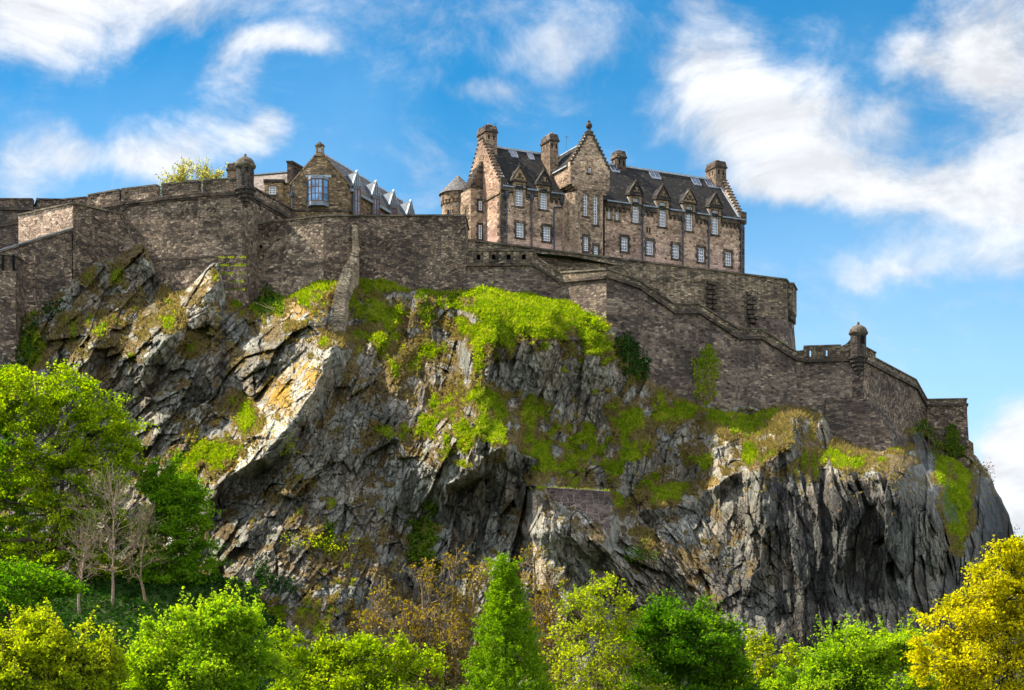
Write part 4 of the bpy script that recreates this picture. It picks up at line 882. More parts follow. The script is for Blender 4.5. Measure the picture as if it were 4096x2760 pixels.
def upper_terrace():
    root = empty('upper_terrace_wall', (XY(1450, 221)[0], 221, 36), 'upper terrace wall with dark toothed stones directly below the long stone house', 'wall', 'castle walls')
    zt = zat(548, 212.6)
    A, B = XY(1059.5, 212.4), XY(1787, 229.2); d = (Vector(B) - Vector(A)); L = d.length; d /= L; n = Vector((d.y, -d.x))
    C = (B[0] + 1.6, B[1] + 5.5)
    zm = zt - 4.3
    mb = MB(); wall_body(mb, [A + (zm, zt), B + (zm, zt), C + (zm, zt)], 1.8); mb.build('wall', M['terrace'], root)
    mb = MB(); wall_body(mb, [A + (34, zm, 1.0), B + (34, zm, 1.5), C + (34, zm, 1.5)], 1.8); mb.build('battered_base', M['wall_dark'], root)
    c = MB(); c.strip([A + (zt + .003,), B + (zt + .003,), C + (zt + .003,)], .14, .18, back=1.8); c.build('coping', M['coping'], root)
    # toothing stones left for a wall never built
    def T(q, z, p): return Vector((A[0] + d.x * q + n.x * p, A[1] + d.y * q + n.y * p, z))
    for u0, dz0 in ((1604, 1.0), (1696, 1.6)):
        k = ((u0 - CX) / FD); q = (k * A[1] - A[0]) / (d.x - k * d.y)
        t = MB(); z = zt - dz0 - .5
        for i in range(11):
            for sx in (0, .62):
                if random.random() < .85:
                    o = T(q + sx + random.uniform(-.1, .1), z - i * .52 + random.uniform(-.05, .05), -.05); t.box(o, (d.x * .5, d.y * .5, 0), (n.x * (.38 + .03 * i + (.1 + .08 * i if z - i * .52 < zm else 0)), n.y * (.38 + .03 * i), 0), (0, 0, .33)); t.nxt()
        t.build('toothing_stone', M['dress'], root)
    # projecting box on corbels at the right end
    bx = empty('garderobe_box', (B[0] + .6, B[1] + 1, zt - 3), 'box shaped stone turret on stepped corbels at the end of the upper terrace wall', 'turret')
    P0 = Vector((B[0] + .25, B[1] + 1.0, zt - 3.1)); e1 = Vector((.72, .06, 0)); e2 = Vector((.7, 3.2, 0)); m = MB()
    m.box(P0, (.62, .05, 0), (0, .5, 0), (0, 0, 2.95)); m.box(P0 + Vector((.62, .05, 0)), (.8, 3.0, 0), (-.6, .0, 0), (0, 0, 2.95)); m.box(P0 + Vector((.12, .5, .0)), (.8, 2.6, 0), (.4, 0, 0), (0, 0, 2.9)); m.build('wall', M['terrace'], bx)
    c = MB(); c.prism([P0 + Vector(q) for q in ((-.1, -.1, 2.95), (.72, -.08, 2.95), (1.55, 3.1, 2.95), (.2, 3.1, 2.95))], (0, 0, .16)); c.build('coping', M['coping'], bx)
    k = MB()
    for j in range(3):
        for i in range(4): o = P0 + Vector((.62 + .2 * i - .03, .1 + .75 * i, -.3 * (j + 1))); k.box(o, (.12, .45, 0), (-.5 + .1 * j - .0, 0, 0), (0, 0, .28)); k.nxt()
        k.box(P0 + Vector((.02 + .06 * j, .05 + .06 * j, -.3 * (j + 1))), (.55 - .1 * j, .04, 0), (0, .6, 0), (0, 0, .28))
    k.build('corbel', M['dress'], bx)
    q = MB()
    for i in range(6): q.box(P0 + Vector((-.3, -.12, .1 + i * .48)), (.35 + .25 * (i % 2), 0, 0), (0, .1, 0), (0, 0, .34)); q.nxt()
    q.build('quoin', M['dress'], bx)
upper_terrace()
def sentry(u, Y, vball, vdome, vcor, vstr, r, label, openside=False):
    x, y = XY(u, Y); zc = zat(vcor, Y); z0 = zat(vstr, Y); zd = zat(vdome, Y); zb = zat(vball, Y)
    root = empty('sentry_turret', (x, y, z0 - 1.8), label, 'turret', 'domed sentry turrets'); c = (x, y, 0)
    b = MB(); b.lathe(c, [(r * .96, z0), (r, z0 + .1), (r, zc - .25)], 20); b.build('drum', M['sooty'], root)
    k = MB(); k.lathe(c, [(.02, z0 - 1.75), (.3 * r, z0 - 1.5), (.3 * r, z0 - 1.3), (.55 * r, z0 - 1.15), (.55 * r, z0 - .9), (.78 * r, z0 - .8), (.8 * r, z0 - .5), (1.02 * r, z0 - .42), (1.06 * r, z0 - .1), (1.22 * r, z0 - .05), (1.24 * r, z0 + .16), (1.1 * r, z0 + .22), (.95 * r, z0 + .22)], 20); k.build('corbel', M['sooty'], root)
    s = MB(); s.lathe(c, [(r * .98, zc - .26), (r * 1.06, zc - .2), (r * 1.22, zc - .05), (r * 1.24, zc + .12), (r * 1.1, zc + .16)], 20); s.build('cornice', M['coping'], root)
    h = zd - zc - .14; d = MB(); d.lathe(c, [(r * 1.12 * math.cos(a), zc + .15 + h * math.sin(a)) for a in np.linspace(0, math.pi / 2 * .96, 9)], 20, a0=0)
    d.build('dome', M['coping'], root, smooth=True)
    f = MB(); br = (zb - zd) * .36; f.lathe(c, [(.16, zd - .06), (.2, zd + .05), (.08, zd + .12), (.08, zb - 2 * br)] + [(max(.003, br * math.sin(a)), zb - br - br * math.cos(a)) for a in np.linspace(.35, math.pi, 8)], 12); f.build('finial', M['coping'], root, smooth=True)
    w = MB()
    for a in ((-1.15,) if openside else (-1.25,)):
        px, py = x + math.cos(a) * r * .985, y + math.sin(a) * r * .985; tx, ty = -math.sin(a), math.cos(a)
        ww, z1, z2 = (.42, z0 + 1.35, zc - .35) if openside else (.16, z0 + 1.7, z0 + 2.2)
        w.box((px - tx * ww / 2 - math.cos(a) * .3, py - ty * ww / 2 - math.sin(a) * .3, z1), (tx * ww, ty * ww, 0), (math.cos(a) * .34, math.sin(a) * .34, 0), (0, 0, z2 - z1))
    w.build('lookout_opening', M['black'], root)
sentry(557.5, 208.15, 349, 357, 379, 433, .86, 'domed sentry turret with a closed drum on the corner of the battlemented bastion')
sentry(1950.5, 212.05, 731, 739, 757.5, 815, .80, 'domed sentry turret with an open lookout at the foot of the stepped terrace wall', True)
def ruin():
    root = empty('ruined_wall', (XY(1315, 170)[0], 170, 20), 'small dark rectangular ruined wall standing on the rock below the grass', 'wall')
    A, B = XY(1243, 172.6), XY(1386, 173.8); zt0, zt1 = zat(1108, 172.6), zat(1117, 173.8)
    mb = MB(); wall_body(mb, [A + (16, zt0), B + (16, zt1), (B[0] + .3, 179.5, 16, zt1 - .4)], 2.6); mb.build('wall', M['ruin'], root)
    A2 = (A[0] - 1.15, 174.6)
    mb = MB(); wall_body(mb, [A2 + (16, zt0 - .25), (A[0] - .01, A[1] + .02, 16, zt0 - .02)], 2.0); mb.build('side_wall', M['spur'], root)  # sunlit side: its sunlight is put into the paler stone colour
    c = MB()
    for i in range(16):
        f = i / 16; x = A[0] + (B[0] - A[0]) * f; c.box((x, A[1] + .05 + f * 1.2, zt0 + (zt1 - zt0) * f - .02), (.3 + random.random() * .1, 0, 0), (0, .5, 0), (0, 0, .05 + random.random() * .12))
    c.build('loose_top_stone', M['spur'], root)
ruin()
# ---------------------------------------------------------------- buildings
class Frame:
    """wall plane: O at foot of s = 0, e along the wall, n outward"""
    def __init__(s, O, e, n): s.O = Vector(O); s.e = Vector(tuple(e)[:2] + (0,)).normalized(); s.n = Vector(tuple(n)[:2] + (0,)).normalized()
    def __call__(s, a, z, p=0.0): return Vector((s.O.x + s.e.x * a + s.n.x * p, s.O.y + s.e.y * a + s.n.y * p, z))
    def inv(s, u, v, p=0.0):
        """wall coordinates of the sight line (u, v) on the plane p in front of the wall"""
        k = (u - CX) / FD; ox, oy = s.O.x + s.n.x * p, s.O.y + s.n.y * p
        a = (k * oy - ox) / (s.e.x - k * s.e.y); Y = oy + s.e.y * a
        return a, (HV - v) / FD * Y
def panel(mb, fr, s0, s1, z0, z1, holes, p=0.0, rec=.22, m=0):
    xs = sorted({s0, s1} | {min(max(x, s0), s1) for h in holes for x in h[:2]}); zs = sorted({z0, z1} | {min(max(z, z0), z1) for h in holes for z in h[2:4]})
    for a, b in zip(xs, xs[1:]):
        for c, d in zip(zs, zs[1:]):
            if b - a < 1e-6 or d - c < 1e-6: continue
            if any(h[0] - 1e-6 <= a and b <= h[1] + 1e-6 and h[2] - 1e-6 <= c and d <= h[3] + 1e-6 for h in holes): continue
            mb.face([fr(a, c, p), fr(b, c, p), fr(b, d, p), fr(a, d, p)], m)
    for (a, b, c, d), op in [(h[:4], len(h) > 4) for h in holes]:
        a, b, c, d = max(a, s0), min(b, s1), max(c, z0), min(d, z1)
        mb.face([fr(a, c, p), fr(a, d, p), fr(a, d, p - rec), fr(a, c, p - rec)], m); mb.face([fr(b, d, p), fr(b, c, p), fr(b, c, p - rec), fr(b, d, p - rec)], m)
        if not op: mb.face([fr(a, d, p), fr(b, d, p), fr(b, d, p - rec), fr(a, d, p - rec)], m)
        mb.face([fr(b, c, p), fr(a, c, p), fr(a, c, p - rec), fr(b, c, p - rec)], m)
def fbox(mb, fr, s0, s1, z0, z1, p0, p1, m=0):
    mb.box(fr(s0, z0, p0), fr(s1, z0, p0) - fr(s0, z0, p0), fr(s0, z0, p1) - fr(s0, z0, p0), (0, 0, z1 - z0), m)
def window(root, fr, h, p=0.0, sw=(.34, .2), rec=.2, cols=3, rows=6, arch=False, fm='white', gm='glass', sill=True, sur=True, surm='dress', bar=.045, mid=True, rec_wall=None):
    a, b, c, d = h; W = b - a; f = MB(); t = .085
    q = p - rec
    def bx(s0, s1, z0, z1, pp=.0, dp=.07): fbox(f, fr, s0, s1, z0, z1, q + pp, q + pp + dp)
    bx(a, a + t, c, d); bx(b - t, b, c, d); bx(a + t, b - t, c, c + t * 1.4); bx(a + t, b - t, d - t, d)
    for i in range(1, cols): s = a + t + (W - 2 * t) * i / cols; bx(s - bar / 2, s + bar / 2, c + t * 1.4, d - t, .005, .05)
    for i in range(1, rows):
        z = c + t * 1.4 + (d - c - t * 2.4) * i / rows; k = bar * (1.7 if mid and i == rows // 2 else 1)
        for j in range(cols):
            s0 = a + t + (W - 2 * t) * j / cols + (bar / 2 if j else 0); s1 = a + t + (W - 2 * t) * (j + 1) / cols - (bar / 2 if j < cols - 1 else 0)
            bx(s0, s1, z - k / 2, z + k / 2, .005, .045)
    if arch:                                       # spandrels fill the square head to a round arch
        for sg, x0 in ((1, a), (-1, b)):
            r = W / 2; cx0 = (a + b) / 2
            poly = [fr(x0, d, q + .06), fr(x0, d - r, q + .06)] + [fr(cx0 - sg * r * math.cos(an), d - r + r * math.sin(an), q + .06) for an in np.linspace(.01, math.pi / 2, 7)]
            f2 = MB(); f2.prism(poly, fr.n * (rec - .08)); SP.setdefault(root.name, []).append((f2, root))
            o2 = f2.build('arch_head', M[surm], root)
    o = f.build('window', M[fm], root)
    g = MB(); g.face([fr(a + t / 2, c + t / 2, q + .012), fr(b - t / 2, c + t / 2, q + .012), fr(b - t / 2, d - t / 2, q + .012), fr(a + t / 2, d - t / 2, q + .012)]); g.build('pane', M[gm], o)
    if sill: sl = MB(); fbox(sl, fr, a - .22, b + .22, c - .2, c - .003, p - rec + .02, p + .1); sl.build('sill', M['dress'], o)
    if sur:
        sm = MB(); z = c; k = 0
        while z < d - .02:
            hh = min(.42, d - z); w = sw[0] if k % 2 else sw[1]
            fbox(sm, fr, a - w, a - .002, z, z + hh - .012, p - .04, p + .025 + .004 * (k % 2)); fbox(sm, fr, b + .002, b + w, z, z + hh - .012, p - .04, p + .025 + .004 * (k % 2)); z += hh; k += 1
        fbox(sm, fr, a - .22, b + .22, d + .002, d + .3, p - .04, p + .03); sm.build('surround', M[surm], o)
    return o
SP = {}
def chimney(root, c, ax, ay, wx, wy, z0, z1, mat, pots, name='chimney', slots=True, cope='chimney'):
    """stack with sloped cope and pots; ax, ay unit plan axes, pots laid along the longer one"""
    ax, ay = Vector(ax + (0,)), Vector(ay + (0,)); c = Vector((c[0], c[1], 0)); mb = MB()
    mb.box(c - ax * wx / 2 - ay * wy / 2 + Vector((0, 0, z0)), ax * wx, ay * wy, (0, 0, z1 - z0)); o = mb.build(name, M[mat], root)
    k = MB(); e = .12; k.box(c - ax * (wx / 2 + e) - ay * (wy / 2 + e) + Vector((0, 0, z1)), ax * (wx + 2 * e), ay * (wy + 2 * e), (0, 0, .16))
    b = [c + ax * sx * (wx / 2 + e * .6) + ay * sy * (wy / 2 + e * .6) + Vector((0, 0, z1 + .16)) for sx, sy in ((-1, -1), (1, -1), (1, 1), (-1, 1))]
    t = [c + ax * sx * (wx / 2 - .06) + ay * sy * (wy / 2 - .06) + Vector((0, 0, z1 + .8)) for sx, sy in ((-1, -1), (1, -1), (1, 1), (-1, 1))]
    for i in range(4): k.face([b[i], b[(i + 1) % 4], t[(i + 1) % 4], t[i]])
    k.face(t); k.build('cope', M[cope], o)
    pm = MB(); L = ax if wx >= wy else ay; span = max(wx, wy) - .5
    for i in range(pots):
        q = c + L * (span * ((i + .5) / pots - .5)) + Vector((0, 0, z1 + .79)); pm.nxt(); pm.lathe(q, [(.001, 0), (.17, 0), (.15, .18), (.18, .2), (.18, .25), (.12, .25), (.12, .1)], 10)
    pm.build('chimney_pot', M['pot'], o)
    if slots:
        s = MB()
        for sx in (-.25, .25):
            q = c + ax * (sx * min(wx, 1.2)) - ay * (wy / 2 + .012) + Vector((0, 0, z1 - .75)); s.box(q - ax * .09, ax * .18, ay * .05, (0, 0, .5)); s.nxt()
            q = c - ax * (wx / 2 + .012) + ay * (sx * min(wy, 1.4)) + Vector((0, 0, z1 - .75)); s.box(q - ay * .09, ay * .18, ax * .05, (0, 0, .5)); s.nxt()
        s.build('vent_slot', M['black'], o)
    return o
def crow_poly(w0, w1, zb, ze, zr, n, top=.0, cut=None):
    """stepped gable outline in (w, z)"""
    L = []; mid = (w0 + w1) / 2; hw = (w1 - w0) / 2 - top
    dz = (zr - ze) / n; dw = hw / n
    L.append((w0, zb)); z = ze + .35
    for i in range(n): L.append((w0 + dw * i, z)); z += dz; L.append((w0 + dw * i, z)) if False else None; L.append((w0 + dw * (i + 1), L[-1][1])); L.append((w0 + dw * (i + 1), z))
    R = [(w1 - (w - w0), zz) for w, zz in L][::-1]
    out = []
    for q in L + R:
        if not out or (abs(out[-1][0] - q[0]) > 1e-6 or abs(out[-1][1] - q[1]) > 1e-6): out.append(q)
    return out
E3 = (.8944, .4472); G3 = (-.4472, .8944)
def long_house():
    O = XY(1137, 222); root = empty('long_stone_house', (O[0] + 13, O[1] + 8, 50), 'long pinkish stone house with crow-stepped gables dormer windows and tall chimneys on the highest terrace', 'building')
    F = Frame(O + (0,), E3, (.4472, -.8944))
    Gf = Frame(O + (0,), G3, (-.8944, -.4472))                      # left gable: a runs back
    zE, zR, zB, W = 63.35, 68.75, 48.0, 9.5
    c3 = lambda x, y: (965.8 + .25362 * x, 255.6 + .25362 * y); c4 = lambda x, y: (1306.6 + .21733 * x, 312.5 + .21733 * y)
    def hole(c, x0, x1, y0, y1, p=0.0):
        a, zt = F.inv(*c(x0, y0), p); b, zt2 = F.inv(*c(x1, y0), p); _, zb = F.inv(*c((x0 + x1) / 2, y1), p); _, zt = F.inv(*c((x0 + x1) / 2, y0), p)
        return (a, b, zb, zt)
    LEN = F.inv(1691.5, 500)[0]
    sT0, sT1 = F.inv(1278, 480)[0], F.inv(1377, 480)[0]             # stair tower against the front
    tallL = [hole(c3, 810, 876, 645, 838), hole(c3, 1030, 1093, 678, 868)]
    lowL = [hole(c3, 818, 885, 990, 1120), hole(c3, 1058, 1123, 1022, 1153)]
    tallR = [hole(c4, 600, 668, 635, 890), hole(c4, 880, 950, 680, 932), hole(c4, 1160, 1228, 720, 975), hole(c4, 1432, 1498, 762, 1012)]
    archR = [hole(c4, 341, 374, 755, 850), hole(c4, 428, 461, 768, 864)]
    lowR = [hole(c4, 483, 553, 1042, 1190), hole(c4, 747, 818, 1080, 1226), hole(c4, 1020, 1088, 1118, 1266), hole(c4, 1287, 1353, 1155, 1302), hole(c4, 1568, 1636, 1197, 1342)]
    put = []
    for s in (5.0, 8.5, 11.8, 14.5, 17.3, 20.1, 23.1, 25.8, 28.4, 1.2, 2.4):
        for z in (54.3, 57.6, 60.4): 
            if random.random() < .75: x = s + random.uniform(-.5, .5); put.append((x, x + .22, z, z + .2))
    allh = tallL + lowL + tallR + archR + lowR
    put = [q for q in put if not (sT0 - .3 < q[0] < sT1 + .3) and all(q[1] < h[0] - .5 or q[0] > h[1] + .5 or q[3] < h[2] - .3 or q[2] > h[3] + .5 for h in allh)]
    w = MB(); clip = lambda h: (h[0], h[1], h[2], zE, 1) if h[3] > zE else h
    panel(w, F, .0, sT0 + .15, zB, zE, [clip(h) for h in tallL + lowL] + [q for q in put if q[1] < sT0])
    panel(w, F, sT1 - .15, LEN, zB, zE, [clip(h) for h in tallR + archR + lowR] + [q for q in put if q[0] > sT1])
    w.face([F(LEN, zB), F(LEN, zB, -W), F(LEN, zE, -W), F(LEN, zE)]); w.face([F(0, zB, -W), F(LEN, zB, -W), F(LEN, zE, -W), F(0, zE, -W)][::-1])
    w.build('wall', M['hosp'], root)
    bk = MB()
    for q in put: bk.face([F(q[0], q[2], -.2), F(q[1], q[2], -.2), F(q[1], q[3], -.2), F(q[0], q[3], -.2)]); bk.nxt()
    bk.build('putlog_hole', M['black'], root)
    qn = MB(); quoins(qn, O[0], O[1], (F.n.x, F.n.y), (Gf.n.x, Gf.n.y), 52, zE - .9, .7, .4, .025); qn.nxt(); ex = F(LEN, 0); quoins(qn, ex.x, ex.y, (F.n.x, F.n.y), (F.e.x, F.e.y), 52, zE - .9, .7, .4, .025); qn.build('quoin', M['dress'], root)
    # roof: two slopes with the ridge parallel to the front
    sl = MB(); ov = .22; tan = (zR - zE) / (W / 2); th = .16
    for sg in (1, -1):
        def R(s, q): p = -W / 2 + sg * q; return F(s, zR - q * tan, p)       # q: distance out from the ridge
        s0, s1 = .58, LEN - .58
        a = [R(s0, 0), R(s1, 0), R(s1, W / 2 + ov), R(s0, W / 2 + ov)]
        if sg < 0: a = a[::-1]
        a = a[::-1]; sl.face(a)
    roof = sl.build('roof', M['slate'], root)
    rg = MB(); fbox(rg, F, .58, LEN - .58, zR - .1, zR + .1, -W / 2 - .14, -W / 2 + .14); rg.build('ridge', M['lead_pale'], roof)
    gut = MB()
    segs = [(.1, tallL[0][0] - .35), (tallL[0][1] + .35, tallL[1][0] - .35), (tallL[1][1] + .35, sT0 + .1), (sT1 - .1, tallR[0][0] - .35)] + [(tallR[i][1] + .35, tallR[i + 1][0] - .35) for i in range(3)] + [(tallR[3][1] + .35, LEN - .1)]
    for a, b in segs: fbox(gut, F, a, b, zE - .34, zE - .2, .3, .46); gut.nxt()
    gut.build('gutter', M['lead'], roof)
    cb = MB()
    for a, b in segs:
        fbox(cb, F, a, b, zE - .8, zE - .32, .0, .26); x = a + .08
        while x < b - .25:
            fbox(cb, F, x, x + .26, zE - 1.08, zE - .803, .0, .2); fbox(cb, F, x, x + .26, zE - 1.28, zE - 1.083, .0, .11); x += .55
        cb.nxt()
    cb.build('corbel_course', M['dress'], root)
    sk = MB(); skg = MB()
    for c, x0, x1, y0, y1 in ((c3, 757, 822, 342, 382), (c3, 921, 970, 364, 404), (c4, 372, 450, 290, 342), (c4, 785, 880, 362, 412), (c4, 1226, 1302, 432, 478), (c4, 1372, 1430, 455, 497), (c4, 1425, 1482, 464, 503)):
        # on the front slope: solve along the slope by stepping out from the ridge
        def onroof(u, v):
            best = None
            for q in np.linspace(.2, 4.5, 130):
                a, z = F.inv(u, v, -W / 2 + q); e = abs(z - (zR - q * tan))
                if best is None or e < best[0]: best = (e, a, q)
            return best[1:]
        a0, q0 = onroof(*c(x0, (y0 + y1) / 2)); a1, _ = onroof(*c(x1 - 6, (y0 + y1) / 2)); hq = .38
        def RR(s, q, h=.0): return F(s, zR - q * tan + h, -W / 2 + q)
        for (sa, sb, qa, qb) in ((a0, a1, q0 - hq - .1, q0 - hq), (a0, a1, q0 + hq, q0 + hq + .14), (a0 - .035, a0 + .035, q0 - hq, q0 + hq), (a1 - .035, a1 + .035, q0 - hq, q0 + hq), ((a0 + a1) / 2 - .03, (a0 + a1) / 2 + .03, q0 - hq, q0 + hq)):
            sk.prism([RR(sa, qa, .02), RR(sb, qa, .02), RR(sb, qb, .02), RR(sa, qb, .02)], (0, 0, .09))
        skg.face([RR(a0, q0 - hq, .09), RR(a0, q0 + hq, .09), RR(a1, q0 + hq, .09), RR(a1, q0 - hq, .09)])
        so_ = sk.build('skylight', M['lead'], root); skg.build('pane', M['glass'], so_); sk = MB(); skg = MB()
    # gables
    def gable(s0, th, zr, n, name, mat, dirn):
        poly = crow_poly(.0, W, zB, zE, zr, n, .55); fr = Frame(F(s0, 0), G3, (-.8944, -.4472)); mb = MB()
        P3 = [fr(a, z) for a, z in poly]; d = Vector((F.e.x * th, F.e.y * th, 0))
        mb.face(P3 if dirn > 0 else P3[::-1]); mb.face([p + d for p in (P3[::-1] if dirn > 0 else P3)])
        # check orientation: outward of the first face is -e
        for i in range(len(P3)):
            a, b = P3[i], P3[(i + 1) % len(P3)]; mb.face([b, a, a + d, b + d] if dirn > 0 else [a, b, b + d, a + d])
        o = mb.build(name, M[mat], root)
        k = MB()
        for (a0, z0), (a1, z1) in zip(poly, poly[1:]):
            if abs(z1 - z0) < 1e-6 and abs(a1 - a0) > .05 and z0 > zE:
                lo, hi = min(a0, a1), max(a0, a1); k.box(fr(lo - .03, z0 + .003, .08), fr(hi + .03, z0, .08) - fr(lo - .03, z0, .08), Vector((F.e.x * (th + .16), F.e.y * (th + .16), 0)), (0, 0, .1))
        k.build('crow_step', M['dress'], o)
        return o
    gable(0.0, .58, zR + .2, 14, 'gable', 'hosp_gable', -1)
    gable(LEN - .58, .58, zR + .2, 14, 'gable', 'hosp', -1)
    band = MB(); band.box(Gf(.1, zE - 1.0, 0), Gf(W, 0, 0) - Gf(.1, 0, 0), Gf.n * .12, (0, 0, .22)); band.build('gable_band', M['dress_tan'], root)
    sk2 = MB()                                                        # lead flashings along the gables
    for s0, sg in ((.58, 1), (LEN - .9, 1)):
        q = [F(s0, zR + .06, -W / 2), F(s0 + .3, zR + .06, -W / 2), F(s0 + .3, zE + .0, .1), F(s0, zE + .0, .1)]; sk2.prism([p + Vector((0, 0, .02)) for p in q], (0, 0, .05)); sk2.nxt()
    sk2.build('lead_flashing', M['lead_pale'], roof)
    ks = MB()
    for s0 in (-.0, LEN - .58): fbox(ks, F, s0 - .08, s0 + .66, zE - .7, zE + .62, .002, .34); ks.nxt()
    ks.build('skewputt', M['dress'], root)
    # gable openings
    a, z = Gf.inv(*c3(503, 480)); window(root, Gf, (a - .28, a + .28, z - .7, z + .75), rec=.12, cols=1, rows=1, fm='dress', sill=False, surm='dress_tan', mid=False)
    # half-stepped stair wing against the left gable
    w0, w1 = Gf.inv(1097.5, 500)[0], Gf.inv(1097.5, 500)[0] + 2.6; pr = 1.45
    wg = MB(); zt = zat(415, 226)
    base = [Gf(w0, zB), Gf(w0, zB, pr), Gf(w1, zB, pr), Gf(w1, zB)]; zlow = zat(432, 226)
    wg.prism(base, (0, 0, zlow - zB)); wing = wg.build('stair_wing', M['tower'], root)
    st = MB(); n = 6
    for i in range(n):
        p1 = pr * (1 - i / n); st.box(Gf(w0 - .03, zlow + .002 + i * .5, -.0), Gf.n * (p1 + .04), Gf.e * .5, (0, 0, .5))
        st.box(Gf(w0 + .5, zlow + .004 + i * .5, 0), Gf.n * max(p1 - .2, .05), Gf.e * (w1 - w0 - .5), (0, 0, .3))
    st.build('crow_step', M['dress'], wing)
    Wf = Frame(Gf(w0, 0, pr), F.e, F.n)
    for x0, x1, y0, y1 in ((480, 506, 795, 880), (480, 506, 1010, 1137)):
        k1, zt1 = Wf.inv(*c3(x0, y0)); k2, zb1 = Wf.inv(*c3(x1, y1)); window(wing_parent(root), Wf, (k1, k2, zb1, zt1), p=.03, rec=.03, cols=1, rows=4 if y0 < 900 else 6, sur=True, bar=.06, mid=False)
    Wl = Frame(Gf(w0, 0, pr), G3, Gf.n)
    for z0, z1 in ((60.2, 61.8), (54.5, 56.3)): window(root, Wl, (.9, 1.5, z0, z1), p=.03, rec=.03, cols=1, rows=1, fm='dress_tan', gm='glass', surm='dress_tan', mid=False)
    # round corner turret with conical slate roof
    cx, cy = XY(1041, 229.5); r = 1.75; zc = zat(444, 229.5)
    rt = MB(); rt.lathe((cx, cy, 0), [(r, zB), (r, zc - 1.15)], 28); tw = rt.build('round_turret', M['tower'], root)
    k = MB(); k.lathe((cx, cy, 0), [(r + .02, zc - .85), (r + .16, zc - .8), (r + .16, zc - .1), (r + .3, zc), (r, zc)], 28)
    for i in range(26):
        an = 2 * math.pi * i / 26; k.box(Vector((cx + math.cos(an) * (r - .05) - math.sin(an) * .12, cy + math.sin(an) * (r - .05) + math.cos(an) * .12, zc - 1.15)), (math.cos(an) * .2, math.sin(an) * .2, 0), (math.sin(an) * .24, -math.cos(an) * .24, 0), (0, 0, .3))
    k.lathe((cx, cy, 0), [(r, zc - 1.2), (r + .01, zc - .84)], 28); k.build('corbel_course', M['dress_tan'], tw)
    cn = MB(); cn.lathe((cx, cy, 0), [(r + .36, zc), (r + .2, zc + .25), (.12, zat(400, 229.5)), (.001, zat(398.5, 229.5))], 28); cn.build('cone_roof', M['slate_grey'], tw)
    for an in (-2.15,):
        fr2 = Frame((cx + math.cos(an) * r, cy + math.sin(an) * r, 0), (-math.sin(an), math.cos(an), 0), (math.cos(an), math.sin(an), 0)); window(root, fr2, (-.25, .25, zc - 3.3, zc - 1.9), p=.05, rec=.0, cols=1, rows=2, fm='dress_tan', surm='dress_tan', mid=False)
    # stair tower
    pT = 2.0; a0, a1 = sT0, F.inv(1376, 480, pT)[0]; f0 = F.inv(1318, 480, pT)[0]
    plan = [F(a0 + (f0 - a0) * (1 - math.cos(t)), 0, pT * math.sin(t)) for t in np.linspace(0, math.pi / 2, 8)] 
    rr = .7; plan += [F(a1 - rr + rr * math.sin(t), 0, pT - rr + rr * math.cos(t)) for t in np.linspace(0.15, math.pi / 2, 5)] + [F(a1, 0, -.1)]
    zc2 = F.inv(*c3(1470, 720), pT)[1]
    tw2 = MB(); Tf = Frame(F(0, 0, pT), F.e, F.n)
    th_ = [hole(c3, 1418, 1456, 725, 926, pT), hole(c3, 1506, 1546, 738, 1004, pT)]; tl = [hole(c3, 1422, 1463, 1115, 1242, pT), hole(c3, 1512, 1550, 1195, 1290, pT)]
    for p, q in zip(plan, plan[1:]):
        mid = (p + q) / 2
        if (q - p).length > 1.2 and abs((q - p).normalized().dot(F.e)) > .95:
            sa = (p - F(0, 0, 0)).dot(F.e); sb = (q - F(0, 0, 0)).dot(F.e); pp = (p - F(0, 0, 0)).dot(F.n)
            panel(tw2, F, sa, sb, zB, zc2 + .02, [h for h in th_ + tl], p=pT, rec=.2)
        else: tw2.face([p + Vector((0, 0, zB)), q + Vector((0, 0, zB)), q + Vector((0, 0, zc2)), p + Vector((0, 0, zc2))])
    tower = tw2.build('stair_tower', M['tower'], root)
    for h, rw in zip(th_, (7, 10)): window(root, Tf, h, cols=2, rows=rw, arch=True, surm='dress_tan')
    for h, rw in zip(tl, (6, 4)): window(root, Tf, h, cols=2, rows=rw, surm='dress')
    h0, h1 = F.inv(1296, 400, pT)[0], F.inv(1385.5, 400, pT)[0]
    zh = F.inv(*c3(1470, 640), pT)[1]; ze = F.inv(*c3(1290, 430), pT)[1] - .35; za = F.inv(*c3(1470, 205), pT)[1]
    cbm = MB(); nst = 4
    for i in range(nst):
        f = (i + 1) / nst; lo = a0 + 1.0 + (h0 - a0 - 1.0) * f; z = zc2 + (zh - zc2) * i / nst; hi = a1 + (h1 - a1) * f
        cbm.box(F(lo, z, pT - 2.2), F(hi, 0, 0) - F(lo, 0, 0), F.n * (2.2 - .1 * (1 - f) + .0), (0, 0, (zh - zc2) / nst - .01))
        cbm.box(F(lo, z + .0, -1.9), F(min(lo + .8, hi), 0, 0) - F(lo, 0, 0), F.n * (pT + .2), (0, 0, (zh - zc2) / nst - .012))
    cbm.build('corbel_course', M['tower'], tower)
    hd = MB(); th3 = hole(c3, 1462, 1491, 440, 540, pT)
    panel(hd, F, h0, h1, zh, ze, [th3], p=pT, rec=.2)
    back = 8.0
    hd.face([F(h0, zh, pT - back), F(h0, zh, pT), F(h0, ze, pT), F(h0, ze, pT - back)]); hd.face([F(h1, zh, pT), F(h1, zh, pT - back), F(h1, ze, pT - back), F(h1, ze, pT)])
    hd.face([F(h0, zh, pT), F(h0, zh, pT - back), F(h1, zh, pT - back), F(h1, zh, pT)])
    hd.build('tower_head', M['tower'], tower)
    window(root, Tf, th3, cols=2, rows=5, arch=True, surm='dress_tan')
